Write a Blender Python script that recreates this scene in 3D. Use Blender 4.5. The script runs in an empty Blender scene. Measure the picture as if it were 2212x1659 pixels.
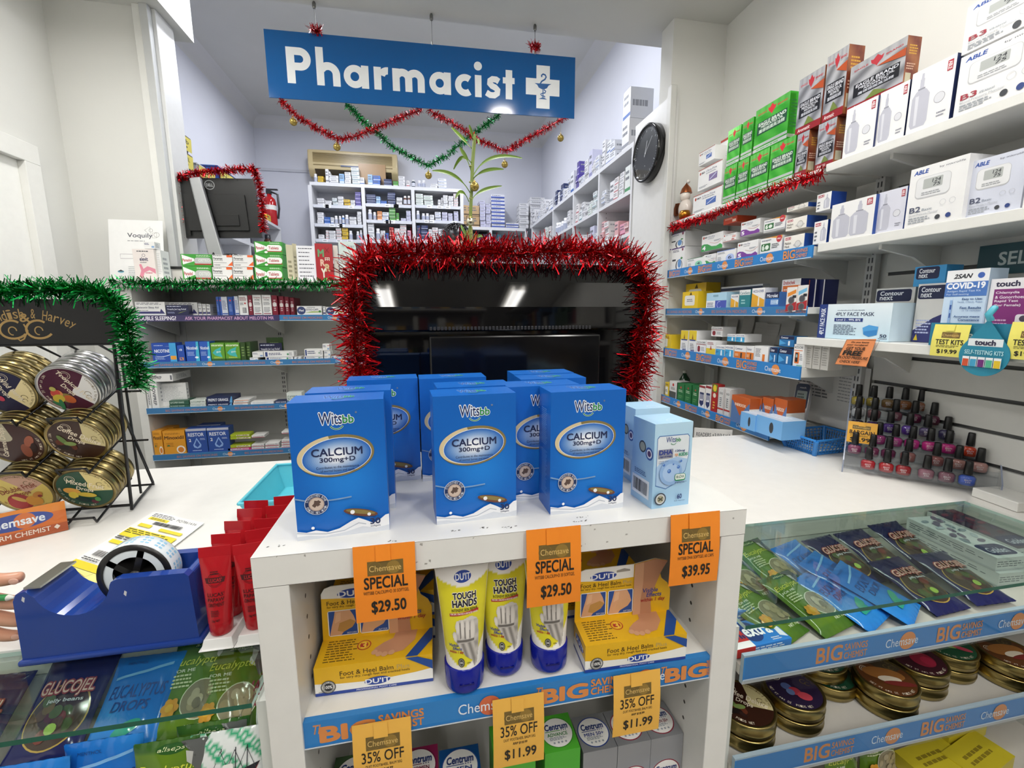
import bpy, math, random
from math import sin, cos, pi, radians
from mathutils import Matrix, Vector
S = bpy.context.scene
COL = S.collection
rnd = random.Random(7)
# ------------------------------------------------------------------ camera
FPX, CX, CY = 950.0, 1106.0, 829.5
CAM = Vector((0, 0, 1.39))
def _rot(y, p, r):
    y, p, r = radians(y), radians(p), radians(r)
    f = Vector((sin(y)*cos(p), cos(y)*cos(p), sin(p))); rt = Vector((cos(y), -sin(y), 0)); u = rt.cross(f)
    return (cos(r)*rt+sin(r)*u, -sin(r)*rt+cos(r)*u, f)
RT, UP, FW = _rot(11.04, -9.13, -0.2)
cd = bpy.data.cameras.new('camera'); cam = bpy.data.objects.new('camera', cd); COL.objects.link(cam)
m = Matrix.Identity(4)
for i in range(3): m[i][0], m[i][1], m[i][2], m[i][3] = RT[i], UP[i], -FW[i], CAM[i]
cam.matrix_world = m
cd.sensor_width = 36; cd.lens = FPX/2212*36; cd.clip_start = .02; cd.clip_end = 60
S.camera = cam
# ------------------------------------------------------------------ world, exposure, room light
S.view_settings.view_transform = 'Standard'; S.view_settings.look = 'None'
S.view_settings.exposure = 0.0; S.view_settings.gamma = 1
S.cycles.max_bounces = 8; S.cycles.transparent_max_bounces = 16; S.cycles.caustics_reflective = False; S.cycles.caustics_refractive = False
S.cycles.use_denoising = True
W = bpy.data.worlds.new('world'); S.world = W; W.use_nodes = True
W.node_tree.nodes['Background'].inputs[0].default_value = (.93, .97, 1, 1); W.node_tree.nodes['Background'].inputs[1].default_value = .3
def area(name, loc, size, energy, col=(1, .97, .93), shape='DISK', sy=None, rx=0, ry=0):
    l = bpy.data.lights.new(name, 'AREA'); l.shape = shape; l.size = size; l.energy = energy; l.color = col
    if sy: l.size_y = sy
    o = bpy.data.objects.new(name, l); o.location = loc; o.rotation_euler = (radians(rx), radians(ry), 0); COL.objects.link(o); return o
FC = 2.647      # front ceiling height
DC = 3.24       # dispensary ceiling height
DOWN = [(.46, 1.27), (-.75, -.35), (.5, -.35), (-.1, -1.7), (1.0, -1.7)]
for i, (x, y) in enumerate(DOWN):
    area('downlight_lamp', (x, y, FC-.03), .13, 4)
UNSEEN_TUBES = [(-.95, 1.2, 13), (.70, .74, 8), (-.35, -1.0, 10), (.85, -.9, 10), (-.35, -2.6, 9), (.85, -2.6, 9)]  # first two, above the counter, added to brighten pillar and walls; rest behind viewer
for x, y, e_ in UNSEEN_TUBES:
    area('unseen_tube_lamp', (x, y, FC-.09), .12, e_, (1, .985, .96), 'RECTANGLE', 1.2)
for x, y in ((-.7, 2.5), (.5, 2.5), (-.7, 3.84), (.42, 3.84)):
    area('dispensary_lamp', (x, y, DC-.08), .16, 10, (.93, .95, 1), 'RECTANGLE', .6)
# ------------------------------------------------------------------ pixels of the photo -> points on known planes
def ray(x, y): return RT*((x-CX)/FPX) + UP*(-(y-CY)/FPX) + FW
def onZ(x, y, z): d = ray(x, y); return CAM+d*((z-CAM.z)/d.z)
def onY(x, y, v): d = ray(x, y); return CAM+d*((v-CAM.y)/d.y)
def onX(x, y, v): d = ray(x, y); return CAM+d*((v-CAM.x)/d.x)
def xat(px, Y, z):      # world x of the point on the line (Y, z) that the photo shows at column px
    k = (px-CX)/FPX; b = Vector((0, Y, z))-CAM
    return (k*b.dot(FW)-b.dot(RT))/(RT.x-k*FW.x)
def yat(px, X, z):
    k = (px-CX)/FPX; b = Vector((X, 0, z))-CAM
    return (k*b.dot(FW)-b.dot(RT))/(RT.y-k*FW.y)
def zat(py, X, Y):
    k = -(py-CY)/FPX; b = Vector((X, Y, 0))-CAM
    return (k*b.dot(FW)-b.dot(UP))/(UP.z-k*FW.z)
# ------------------------------------------------------------------ materials
def lin(h):
    h = h.lstrip('#'); v = [int(h[i:i+2], 16)/255 for i in (0, 2, 4)]
    return [(c/12.92 if c <= .04045 else ((c+.055)/1.055)**2.4) for c in v]
def mix(c):
    if isinstance(c, str): return lin(c)
    a, b, t = c; a, b = lin(a), lin(b); t = max(0, min(1, t)); return [p+(q-p)*t for p, q in zip(a, b)]
_M = {}
FIN = {'': (.5, 0), 's': (.32, 0), 'g': (.12, 0), 'k': (.04, 0), 'w': (.85, 0), 'm': (.28, 1), 'n': (.5, 1), 'f': (.22, .55)}
def mat(spec):
    """'#rrggbb' + finish letter after '|': '' card, s satin, g gloss, k mirror gloss, w wall, m metal, n brushed, f foil, x clear sheet, e lamp"""
    if spec in _M: return _M[spec]
    h, _, fin = spec.partition('|')
    M = bpy.data.materials.new('mat_'+h.lstrip('#')+fin); M.use_nodes = True; nt = M.node_tree; c = lin(h) if h[0] == '#' else None
    b = nt.nodes['Principled BSDF']
    if h == 'print':                 # printed picture or mottled skin: colour carried by the mesh itself
        a = nt.nodes.new('ShaderNodeAttribute'); a.attribute_name = 'c'; nt.links.new(a.outputs['Color'], b.inputs['Base Color']); b.inputs['Roughness'].default_value = FIN[fin[:1]][0]; b.inputs['Metallic'].default_value = FIN[fin[:1]][1]
        _M[spec] = M; return M
    if fin and fin[0] in 'xz':       # thin clear sheet: fresnel gloss over tinted transparency
        nt.nodes.remove(b); out = nt.nodes['Material Output']
        t = nt.nodes.new('ShaderNodeBsdfTransparent'); t.inputs[0].default_value = (*c, 1)
        g = nt.nodes.new('ShaderNodeBsdfGlossy'); g.inputs['Roughness'].default_value = .03 if fin[0] == 'x' else .2
        fr = nt.nodes.new('ShaderNodeFresnel')
        ge = nt.nodes.new('ShaderNodeNewGeometry'); mr = nt.nodes.new('ShaderNodeMapRange'); mr.inputs[3].default_value = 1.5; mr.inputs[4].default_value = 1/1.5
        nt.links.new(ge.outputs['Backfacing'], mr.inputs[0]); nt.links.new(mr.outputs[0], fr.inputs[0])
        mx = nt.nodes.new('ShaderNodeMixShader')
        nt.links.new(fr.outputs[0], mx.inputs[0]); nt.links.new(t.outputs[0], mx.inputs[1]); nt.links.new(g.outputs[0], mx.inputs[2]); nt.links.new(mx.outputs[0], out.inputs[0])
    elif fin == 'e':
        b.inputs['Emission Color'].default_value = (*c, 1); b.inputs['Emission Strength'].default_value = 9; b.inputs['Base Color'].default_value = (*c, 1)
    else:
        r, me = FIN[fin[:1]]
        b.inputs['Base Color'].default_value = (*c, 1); b.inputs['Roughness'].default_value = r; b.inputs['Metallic'].default_value = me
        if fin in ('', 's', 'w'):    # paper and paint: a faint mottling
            n = nt.nodes.new('ShaderNodeTexNoise'); n.inputs['Scale'].default_value = 35 if fin != 'w' else 4; n.inputs['Detail'].default_value = 4
            tc = nt.nodes.new('ShaderNodeTexCoord'); nt.links.new(tc.outputs['Object'], n.inputs['Vector'])
            mr = nt.nodes.new('ShaderNodeMapRange'); mr.inputs[3].default_value = .96; mr.inputs[4].default_value = 1.04
            hs = nt.nodes.new('ShaderNodeHueSaturation'); hs.inputs['Color'].default_value = (*c, 1)
            nt.links.new(n.outputs['Fac'], mr.inputs[0]); nt.links.new(mr.outputs[0], hs.inputs['Value']); nt.links.new(hs.outputs[0], b.inputs['Base Color'])
    _M[spec] = M; return M
# ------------------------------------------------------------------ lettering (built-in font turned to polygons, kept by string)
_T = {}
def text_polys(s, bold=0.0, shear=0.0):
    k = (s, bold, shear)
    if k in _T: return _T[k]
    c = bpy.data.curves.new('lettering', 'FONT'); c.body = s; c.offset = bold; c.shear = shear; c.resolution_u = 3; c.fill_mode = 'FRONT'
    o = bpy.data.objects.new('lettering', c); me = o.to_mesh()
    vs = [(v.co.x, v.co.y) for v in me.vertices]; fs = [tuple(p.vertices) for p in me.polygons]
    o.to_mesh_clear(); bpy.data.objects.remove(o); bpy.data.curves.remove(c)
    if not vs: vs, fs = [(0, 0), (1, 0), (1, 1)], []
    x0 = min(v[0] for v in vs); x1 = max(v[0] for v in vs); y0 = min(v[1] for v in vs); y1 = max(v[1] for v in vs)
    r = ([((x-x0)/max(x1-x0, 1e-6), (y-y0)/max(y1-y0, 1e-6)) for x, y in vs], fs, (x1-x0)/max(y1-y0, 1e-6))
    _T[k] = r; return r
# ------------------------------------------------------------------ mesh builder
class MB:
    def __init__(s): s.v = []; s.f = []; s.fm = []; s.ms = []; s.M = None; s.sm = set(); s.vc = {}
    def mi(s, spec):
        if spec not in s.ms: s.ms.append(spec)
        return s.ms.index(spec)
    def add(s, vs, fs, spec, smooth=False):
        n = len(s.v); i = s.mi(spec)
        s.v += [tuple(s.M @ Vector(v)) if s.M is not None else tuple(v) for v in vs]
        for f in fs:
            if smooth: s.sm.add(len(s.f))
            s.f.append(tuple(n+k for k in f)); s.fm.append(i)
        return s
    def poly(s, pts, spec): return s.add(pts, [tuple(range(len(pts)))], spec)
    def box(s, a, b, spec, faces={}, c=0):
        x0, y0, z0 = a; x1, y1, z1 = b
        vs = [(x0, y0, z0), (x1, y0, z0), (x1, y1, z0), (x0, y1, z0), (x0, y0, z1), (x1, y0, z1), (x1, y1, z1), (x0, y1, z1)]
        F = {'bottom': (0, 3, 2, 1), 'top': (4, 5, 6, 7), 'front': (0, 1, 5, 4), 'right': (1, 2, 6, 5), 'back': (2, 3, 7, 6), 'left': (3, 0, 4, 7)}
        n = len(s.v); s.add(vs, [], spec)
        for k, f in F.items(): s.f.append(tuple(n+i for i in f)); s.fm.append(s.mi(faces.get(k, spec)))
        return s
    def lathe(s, prof, spec, n=24, o=(0, 0, 0), smooth=True, cap=True, sx=1, sy=1):
        vs = []; fs = []
        for r, z in prof:
            for k in range(n):
                a = 2*pi*k/n; vs.append((o[0]+r*cos(a)*sx, o[1]+r*sin(a)*sy, o[2]+z))
        for j in range(len(prof)-1):
            for k in range(n): fs.append((j*n+k, j*n+(k+1) % n, (j+1)*n+(k+1) % n, (j+1)*n+k))
        s.add(vs, fs, spec, smooth)
        if cap:
            if prof[0][0] > 1e-5: s.poly([vs[k] for k in range(n-1, -1, -1)], spec)
            if prof[-1][0] > 1e-5: s.poly([vs[(len(prof)-1)*n+k] for k in range(n)], spec)
        return s
    def tube(s, pts, r, spec, n=8, closed=False):
        P = [Vector(p) for p in pts]; vs = []; fs = []; N = len(P); prev = None
        for i, p in enumerate(P):
            a = P[i-1] if (i or closed) else P[0]; b = P[(i+1) % N] if (i < N-1 or closed) else P[-1]
            d = (b-a).normalized() if (b-a).length > 1e-9 else Vector((0, 0, 1))
            if prev is None: prev = d.orthogonal().normalized()
            u = (prev-d*prev.dot(d)); u = u.normalized() if u.length > 1e-6 else d.orthogonal().normalized(); prev = u; w = d.cross(u)
            rr = r[i] if isinstance(r, (list, tuple)) else r
            for k in range(n): vs.append(p+(u*cos(2*pi*k/n)+w*sin(2*pi*k/n))*rr)
        for i in range(N if closed else N-1):
            j = (i+1) % N
            for k in range(n): fs.append((i*n+k, i*n+(k+1) % n, j*n+(k+1) % n, j*n+k))
        s.add(vs, fs, spec, True)
        if not closed: s.poly([vs[k] for k in range(n-1, -1, -1)], spec); s.poly([vs[(N-1)*n+k] for k in range(n)], spec)
        return s
    def ball(s, c, r, spec, n=16, m=10):
        rx, ry, rz = r if isinstance(r, (tuple, list)) else (r, r, r)
        return s.lathe([(max(1e-6, sin(pi*j/m)), -cos(pi*j/m)*rz) for j in range(m+1)], spec, n, c, True, False, rx, ry)
    def mesh(s, name):
        me = bpy.data.meshes.new(name); me.from_pydata(s.v, [], s.f); 
        for k in s.ms: me.materials.append(mat(k))
        me.polygons.foreach_set('material_index', s.fm)
        if s.sm: me.polygons.foreach_set('use_smooth', [i in s.sm for i in range(len(s.f))])
        if s.vc:
            ca = me.color_attributes.new('c', 'FLOAT_COLOR', 'POINT'); d = [1.0]*(4*len(s.v))
            for i, c in s.vc.items(): d[4*i:4*i+3] = c
            ca.data.foreach_set('color', d)
        me.update(); return me
    def obj(s, name, parent=None, loc=(0, 0, 0), rz=0, label=None, cat=None, group=None, kind=None, bevel=0):
        o = put(s.mesh(name), name, loc, rz, label, cat, group, kind, parent)
        if bevel:
            b = o.modifiers.new('edge', 'BEVEL'); b.width = bevel; b.segments = 2; b.limit_method = 'ANGLE'
        return o
def put(me, name, loc=(0, 0, 0), rz=0, label=None, cat=None, group=None, kind=None, parent=None):
    o = bpy.data.objects.new(name, me); COL.objects.link(o); o.location = loc
    o.rotation_euler = rz if isinstance(rz, (tuple, Vector)) else (0, 0, rz)
    if parent: o.parent = parent
    return tag(o, label, cat, group, kind)
def tag(o, label=None, cat=None, group=None, kind=None):
    if label: o['label'] = label
    if cat: o['category'] = cat
    if group: o['group'] = group
    if kind: o['kind'] = kind
    return o
def empty(name, loc, rz=0, label=None, cat=None, group=None):
    o = put(None, name, loc, rz, label, cat, group); o.empty_display_size = .02; return o
def copy_tree(o, loc=None, rz=None, label=None, parent=None):
    c = o.copy(); COL.objects.link(c)
    if parent: c.parent = parent
    if loc is not None: c.location = loc
    if rz is not None: c.rotation_euler = rz if isinstance(rz, (tuple, Vector)) else (0, 0, rz)
    if label: c['label'] = label
    for ch in list(o.children): copy_tree(ch, parent=c)
    return c
# ------------------------------------------------------------------ printing on a flat face: u, v run 0..1 across the face
class Face:
    def __init__(s, mb, O, U, V, e=6e-5):
        s.mb = mb; s.O = Vector(O); s.U = Vector(U); s.V = Vector(V); s.N = s.U.cross(s.V).normalized(); s.e = e; s.k = 1
    def P(s, u, v): return s.O+s.U*u+s.V*v+s.N*(s.e*s.k)
    def poly(s, pts, c): s.mb.poly([s.P(u, v) for u, v in pts], c); s.k += 1; return s
    def r(s, u0, v0, u1, v1, c): return s.poly([(u0, v0), (u1, v0), (u1, v1), (u0, v1)], c)
    def el(s, u, v, ru, rv, c, n=28, rot=0, a0=0, a1=360):
        asp = s.V.length/s.U.length; pts = []
        full = a1-a0 >= 360
        for i in range(n if full else n+1):
            a = radians(a0)+radians(a1-a0)*i/n; x = ru*cos(a); y = rv*sin(a)*asp; q = radians(rot)
            pts.append((u+x*cos(q)-y*sin(q), v+(x*sin(q)+y*cos(q))/asp))
        return s.poly(pts, c)
    def circ(s, u, v, ru, c, n=28, **k): return s.el(u, v, ru, ru*s.U.length/s.V.length, c, n, **k)
    def rr(s, u0, v0, u1, v1, c, rad=.2):
        asp = s.V.length/s.U.length; ru = rad*min(u1-u0, (v1-v0)*asp); rv = ru/asp; pts = []
        for cx, cy, a in ((u1-ru, v1-rv, 0), (u0+ru, v1-rv, 90), (u0+ru, v0+rv, 180), (u1-ru, v0+rv, 270)):
            for i in range(5):
                q = radians(a+i*22.5); pts.append((cx+ru*cos(q), cy+rv*sin(q)))
        return s.poly(pts, c)
    def t(s, u0, v0, u1, v1, txt, c, b=.0, sh=0, rot=0):   # lettering stretched into the box; b thickens the strokes
        vs, fs, ar = text_polys(txt, 0, sh)
        D = [(0, 0)] if not b else [(b*1.2*cos(a), b*1.2*sin(a)) for a in ((.785, 2.356, 3.927, 5.498) if b < .05 else [k*pi/4 for k in range(8)])]
        for dx, dy in D:
            w = [(x+dx/max(ar, .1), y+dy) for x, y in vs]
            if rot == 90: q = [(u0+(1-y)*(u1-u0), v0+x*(v1-v0)) for x, y in w]
            elif rot == -90: q = [(u0+y*(u1-u0), v0+(1-x)*(v1-v0)) for x, y in w]
            elif rot == 180: q = [(u1-x*(u1-u0), v1-y*(v1-v0)) for x, y in w]
            else: q = [(u0+x*(u1-u0), v0+y*(v1-v0)) for x, y in w]
            s.mb.add([s.P(u, v) for u, v in q], fs, c); s.k += .2
        s.k += 1; return s
    def bars(s, u0, v0, u1, v1, n, c, seed=0, fill=.5):     # small print too fine to read: rows of broken dashes
        q = random.Random(seed*31+n); h = (v1-v0)/n
        for i in range(n):
            u = u0; end = u0+(u1-u0)*q.uniform(.7, 1)
            while u < end:
                w = (u1-u0)*q.uniform(.08, .2); s.mb.poly([s.P(*p) for p in ((u, v1-(i+.5+fill/2)*h), (min(u+w, end), v1-(i+.5+fill/2)*h), (min(u+w, end), v1-(i+.5-fill/2)*h), (u, v1-(i+.5-fill/2)*h))], c); u += w+(u1-u0)*.03
        s.k += 1; return s
    def line(s, pts, w, c, closed=False):                   # w in metres
        Lu, Lv = s.U.length, s.V.length; q = [Vector((u*Lu, v*Lv)) for u, v in pts]; n = len(q); A = []; B = []
        for i in range(n):
            a = q[i-1] if (i or closed) else q[0]; b = q[(i+1) % n] if (i < n-1 or closed) else q[-1]
            d = (b-a).normalized(); nn = Vector((-d.y, d.x))*w/2; A.append(q[i]+nn); B.append(q[i]-nn)
        f = lambda p: s.P(p.x/Lu, p.y/Lv)
        for i in range(n if closed else n-1):
            j = (i+1) % n; s.mb.poly([f(B[i]), f(B[j]), f(A[j]), f(A[i])], c)
        s.k += 1; return s
    def img(s, u0, v0, u1, v1, n, m, fn, fin='s', z=None):   # picture sampled on a grid; fn(x, y) -> '#rrggbb' (or (a, b, t) blend) or None
        C_ = {}; vs = []; cs = []
        for j in range(m+1):
            for i in range(n+1):
                x, y = i/n, j/m; vs.append(s.P(u0+x*(u1-u0), v0+y*(v1-v0))); cs.append(fn(x, y))
        b0 = len(s.mb.v); fs = []
        for j in range(m):
            for i in range(n):
                f = (j*(n+1)+i, j*(n+1)+i+1, (j+1)*(n+1)+i+1, (j+1)*(n+1)+i)
                if all(cs[k] is not None for k in f): fs.append(f)
        s.mb.add(vs, fs, 'print|'+fin, z is not None)
        for k, c in enumerate(cs):
            if c is not None: s.mb.vc[b0+k] = mix(c)
        s.k += 1; return s
    def ring(s, u, v, ru, w, c, n=28, a0=0, a1=360, rv=None):
        asp = s.U.length/s.V.length; rv = ru*asp if rv is None else rv
        N = n if a1-a0 >= 360 else n+1
        return s.line([(u+ru*cos(radians(a0+(a1-a0)*i/n)), v+rv*sin(radians(a0+(a1-a0)*i/n))) for i in range(N)], w, c, a1-a0 >= 360)
    def arc_text(s, u, v, ru, txt, c, h, a0, a1, b=0, inside=False):   # letters along an arc; h in metres
        Lu, Lv = s.U.length, s.V.length; n = len(txt)
        for i, ch in enumerate(txt):
            if ch == ' ': continue
            vs, fs, ar = text_polys(ch); a = radians(a0+(a1-a0)*(i+.5)/n); R = ru*Lu
            hh = h*(1 if (ch.isupper() or ch in 'dhklbtfi&') else .72); w = abs(radians(a1-a0))*R/n*.82
            q = []
            for x, y in vs:
                t_ = (x-.5)*w; rad = R+(y*hh)*(1 if not inside else -1)
                aa = a-(t_/R)*(1 if not inside else -1)
                q.append(s.P(u+rad*cos(aa)/Lu, v+rad*sin(aa)/Lv))
            s.mb.add(q, fs, c)
        s.k += 1; return s
def faces_of(mb, w, d, h, x0=None):
    """printing faces of a carton standing at the origin: front centre on the ground, front looks to -y"""
    a = -w/2
    return dict(front=Face(mb, (a, 0, 0), (w, 0, 0), (0, 0, h)), right=Face(mb, (a+w, 0, 0), (0, d, 0), (0, 0, h)), left=Face(mb, (a, d, 0), (0, -d, 0), (0, 0, h)),
                top=Face(mb, (a, 0, h), (w, 0, 0), (0, d, 0)), back=Face(mb, (a+w, d, 0), (-w, 0, 0), (0, 0, h)))
class CurvedFace(Face):
    """printing on a bulging surface: filled shapes are laid down in rings so that they follow it"""
    def poly(s, pts, c):
        n = len(pts); cu = sum(p[0] for p in pts)/n; cv = sum(p[1] for p in pts)/n; vs = []; R = (1, .8, .6, .4, .2)
        Q = []
        for i in range(n):          # long edges are cut so that they bend with the surface
            a, b = pts[i], pts[(i+1) % n]; m_ = max(1, int(math.hypot(b[0]-a[0], b[1]-a[1])/.06))
            Q += [(a[0]+(b[0]-a[0])*k/m_, a[1]+(b[1]-a[1])*k/m_) for k in range(m_)]
        n = len(Q)
        for r in R: vs += [s.P(cu+(u-cu)*r, cv+(v-cv)*r) for u, v in Q]
        vs.append(s.P(cu, cv)); fs = [(j*n+i, j*n+(i+1) % n, (j+1)*n+(i+1) % n, (j+1)*n+i) for j in range(4) for i in range(n)]+[(4*n+i, 4*n+(i+1) % n, 5*n) for i in range(n)]
        s.mb.add(vs, fs, c, True); s.k += 1; return s
_C = {}
def carton(key, w, d, h, base, art=None, faces={}):
    """mesh of one printed carton, shared by its copies"""
    k = (key, round(w, 4), round(d, 4), round(h, 4))
    if k in _C: return _C[k]
    mb = MB(); mb.box((-w/2, 0, 0), (w/2, d, h), base, faces)
    if art: art(faces_of(mb, w, d, h))
    _C[k] = mb.mesh('carton'); return _C[k]
ORD = ['first', 'second', 'third', 'fourth', 'fifth', 'sixth', 'seventh', 'eighth', 'ninth', 'tenth', 'eleventh', 'twelfth', 'thirteenth', 'fourteenth', 'fifteenth', 'sixteenth', 'seventeenth', 'eighteenth', 'nineteenth', 'twentieth'] 
ORD += ['twenty-'+o for o in ORD[:9]]+['thirtieth']+['thirty-'+o for o in ORD[:9]]
# ================================================================== the setting
WHITE = '#dcdcd8|w'; COOL = '#d3d5de|w'; CEIL = '#cfcfcb|w'
def wallbox(name, a, b, spec, faces={}):
    mb = MB(); mb.box(a, b, spec, faces); return mb.obj(name, kind='structure')
wallbox('floor', (-2.2, -4.2, -.1), (2.2, 5.0, 0), '#8f8b84|s')
wallbox('wall_left', (-1.56, -4.2, 0), (-1.46, 2.30, FC), WHITE)
wallbox('wall_right', (1.36, -4.2, 0), (1.46, 2.05, FC), WHITE)
wallbox('wall_pillar_left', (-1.65, 2.30, 0), (-1.10, 2.46, DC), WHITE)
wallbox('wall_nib_right', (1.10, 1.95, 0), (1.36, 2.05, FC), WHITE)
wallbox('ceiling', (-1.56, -4.2, FC), (1.46, 2.16, FC+.1), CEIL)
wallbox('ceiling_bulkhead', (-1.65, 2.16, FC), (-1.02, 2.535, DC), CEIL, {'right': '#e2e2df|w'})
wallbox('ceiling_drop_face', (-1.02, 2.10, FC+.1), (1.46, 2.16, DC), CEIL)
wallbox('ceiling_dispensary', (-1.65, 2.16, DC), (1.46, 5.03, DC+.1), CEIL)
wallbox('wall_dispensary_left', (-1.65, 2.46, 0), (-1.55, 5.03, DC), COOL)
wallbox('wall_dispensary_right', (1.30, 2.05, 0), (1.46, 5.03, DC), COOL)
wallbox('wall_dispensary_back', (-1.55, 4.93, 0), (1.30, 5.03, DC), COOL)
wallbox('wall_shopfront', (-1.56, -4.3, 0), (1.46, -4.2, FC), '#8d8a84|w')
def cornice(name, pts, n1, n2, spec='#d6d6d6|w'):
    mb = MB(); a, b = [Vector(p) for p in pts]; n1 = Vector(n1)*.09; n2 = Vector(n2)*.09; P = []
    for q in (a, b):
        P.append([q+n1*(1-cos(t))+n2*(1-sin(t)) for t in [radians(x) for x in (0, 18, 36, 54, 72, 90)]])
    n = 6; mb.add([p for r in P for p in r], [(i, i+1, n+i+1, n+i) for i in range(n-1)], spec, True); return mb.obj(name, kind='structure')
cornice('trim_1', ((-1.55, 2.5, DC), (-1.55, 4.93, DC)), (1, 0, 0), (0, 0, -1))
cornice('trim_2', ((-1.55, 4.93, DC), (1.3, 4.93, DC)), (0, -1, 0), (0, 0, -1))
cornice('trim_3', ((1.3, 4.93, DC), (1.3, 2.1, DC)), (-1, 0, 0), (0, 0, -1))
mb = MB(); mb.box((-1.135, 2.278, 0), (-1.105, 2.30, FC), '#e6e6e2|s'); mb.box((-1.105, 2.27, 0), (-1.075, 2.47, FC), '#c9cbcb|s'); mb.box((-1.075, 2.30, 0), (-1.06, 2.44, FC), '#dededc|s')
mb.obj('trim_4', kind='structure', bevel=.002)
mb = MB(); zz = zat(369, -1.2, 4.92); mb.box((-1.55, 4.918, zz-.012), (-.9, 4.93, zz+.012), '#c3c5cd|s'); mb.obj('trim_5', kind='structure')
# doorway in the left wall with its architrave
mb = MB(); yd = onX(33, 345, -1.46).y; zd = onX(33, 345, -1.46).z
mb.box((-1.46, yd-.9, zd-.0), (-1.43, yd+.07, zd+.07), '#e4e4e0|s'); mb.box((-1.46, yd, 0), (-1.43, yd+.07, zd), '#e4e4e0|s')
mb.box((-1.459, yd-.9, 0), (-1.455, yd, zd), '#eeeeea|s')
mb.obj('door_1', kind='structure', bevel=.003)
# end panel of the dispensary shelving that carries the clock
mb = MB(); mb.box((1.09, 1.93, 0), (1.13, 2.26, 2.33), '#d8d8d6|s'); mb.obj('trim_6', kind='structure')
mb = MB(); mb.box((1.085, 1.918, 0), (1.112, 1.95, 2.37), '#cfcfcb|s'); mb.obj('trim_7', kind='structure', bevel=.002)
# slatted panelling on the right wall behind the near shelves
mb = MB(); z = .62
while z < 1.98:
    mb.box((1.343, -1.2, z+.005), (1.36, 1.10, z+.075), '#c9c9c5|s'); mb.box((1.352, -1.2, z-.005), (1.36, 1.10, z+.005), '#4a4b4b|s'); z += .08
mb.obj('trim_8', kind='structure')
# lamps in the ceilings
for i, (x, y) in enumerate(DOWN):
    mb = MB(); mb.lathe([(.062, -.018), (.082, -.012), (.085, 0)], '#e8e8e4|s', 28, cap=False); mb.lathe([(.06, -.016), (.0001, -.016)], '#fff6e6|e', 28, cap=False)
    mb.obj('downlight', loc=(x, y, FC), label='round recessed downlight in the front ceiling', cat='ceiling light', group='downlights over the shop floor')
for x, y, _e in UNSEEN_TUBES:  # housings out of view; the counter pair is added with its lamps
    mb = MB(); mb.box((-.09, -.62, -.05), (.09, .62, 0), '#e8e8e4|s'); 
    for s in (-.045, .045): mb.tube([(s, -.59, -.065), (s, .59, -.065)], .013, '#fffaf0|e', 10)
    mb.obj('unseen_tube_fitting', loc=(x, y, FC), label='twin fluorescent fitting on the shop ceiling', cat='ceiling light', group='fluorescent fittings over the shop floor')
for x, y in ((-.7, 2.5), (.5, 2.5), (-.7, 3.84), (.42, 3.84)):
    mb = MB(); mb.box((-.12, -.34, -.06), (.12, .34, 0), '#e6e6e4|s'); mb.box((-.1, -.32, -.066), (.1, .32, -.06), '#f4f6ff|e')
    mb.obj('dispensary_light', loc=(x, y, DC), label='rectangular light on the high dispensary ceiling', cat='ceiling light', group='dispensary ceiling lights')
# ================================================================== price strips
BLUE = '#2f7fc4|s'; ORG = '#d98a4a'; ORD_ = '#c9764c'
def strip_big(F, L, ph=0.0, h=None):
    """blue strip: BIG SAVINGS CHEMIST and Chemsave over an orange disc, in turn"""
    F.r(0, 0, 1, 1, BLUE); H = F.V.length; x = ph; st = H*6.2
    while x < L-H*2:
        if x >= 0:
            a = lambda d: (x+d)/L
            F.t(a(0), .15, a(H*1.25), .85, 'BIG', ORG, .03); F.t(a(H*1.35), .55, a(H*2.5), .85, 'SAVINGS', ORG, .02); F.t(a(H*1.35), .15, a(H*2.5), .45, 'CHEMIST', ORG, .02)
            if x+H*5.5 < L:
                F.circ(a(H*4.6), .5, H*.42/L, ORG, 20); F.t(a(H*3.45), .3, a(H*5.15), .7, 'Chemsave', '#dfe9f4')
        x += st
    F.r(0, 0, 1, .06, '#cfe0ee|s'); return F
def strip_med(F, L, ph=0.0):
    """narrow blue strip with small orange wording and the shop name"""
    F.r(0, 0, 1, 1, '#3a78ad|s'); H = F.V.length; x = ph; st = H*11
    while x < L-H*3:
        a = lambda d: (x+d)/L
        F.t(a(0), .3, min(1, a(H*6.5)), .68, 'BIG SAVINGS ON MEDICINES', '#b9785f', .01)
        if x+H*10 < L: F.circ(a(H*8.6), .5, H*.42/L, ORG, 16); F.t(a(H*7.4), .32, a(H*9.4), .7, 'Chemsave', '#dfe9f4')
        x += st
    F.r(0, 0, 1, .07, '#cfe0ee|s'); return F
SHELF = '#dededa|s'
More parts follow.
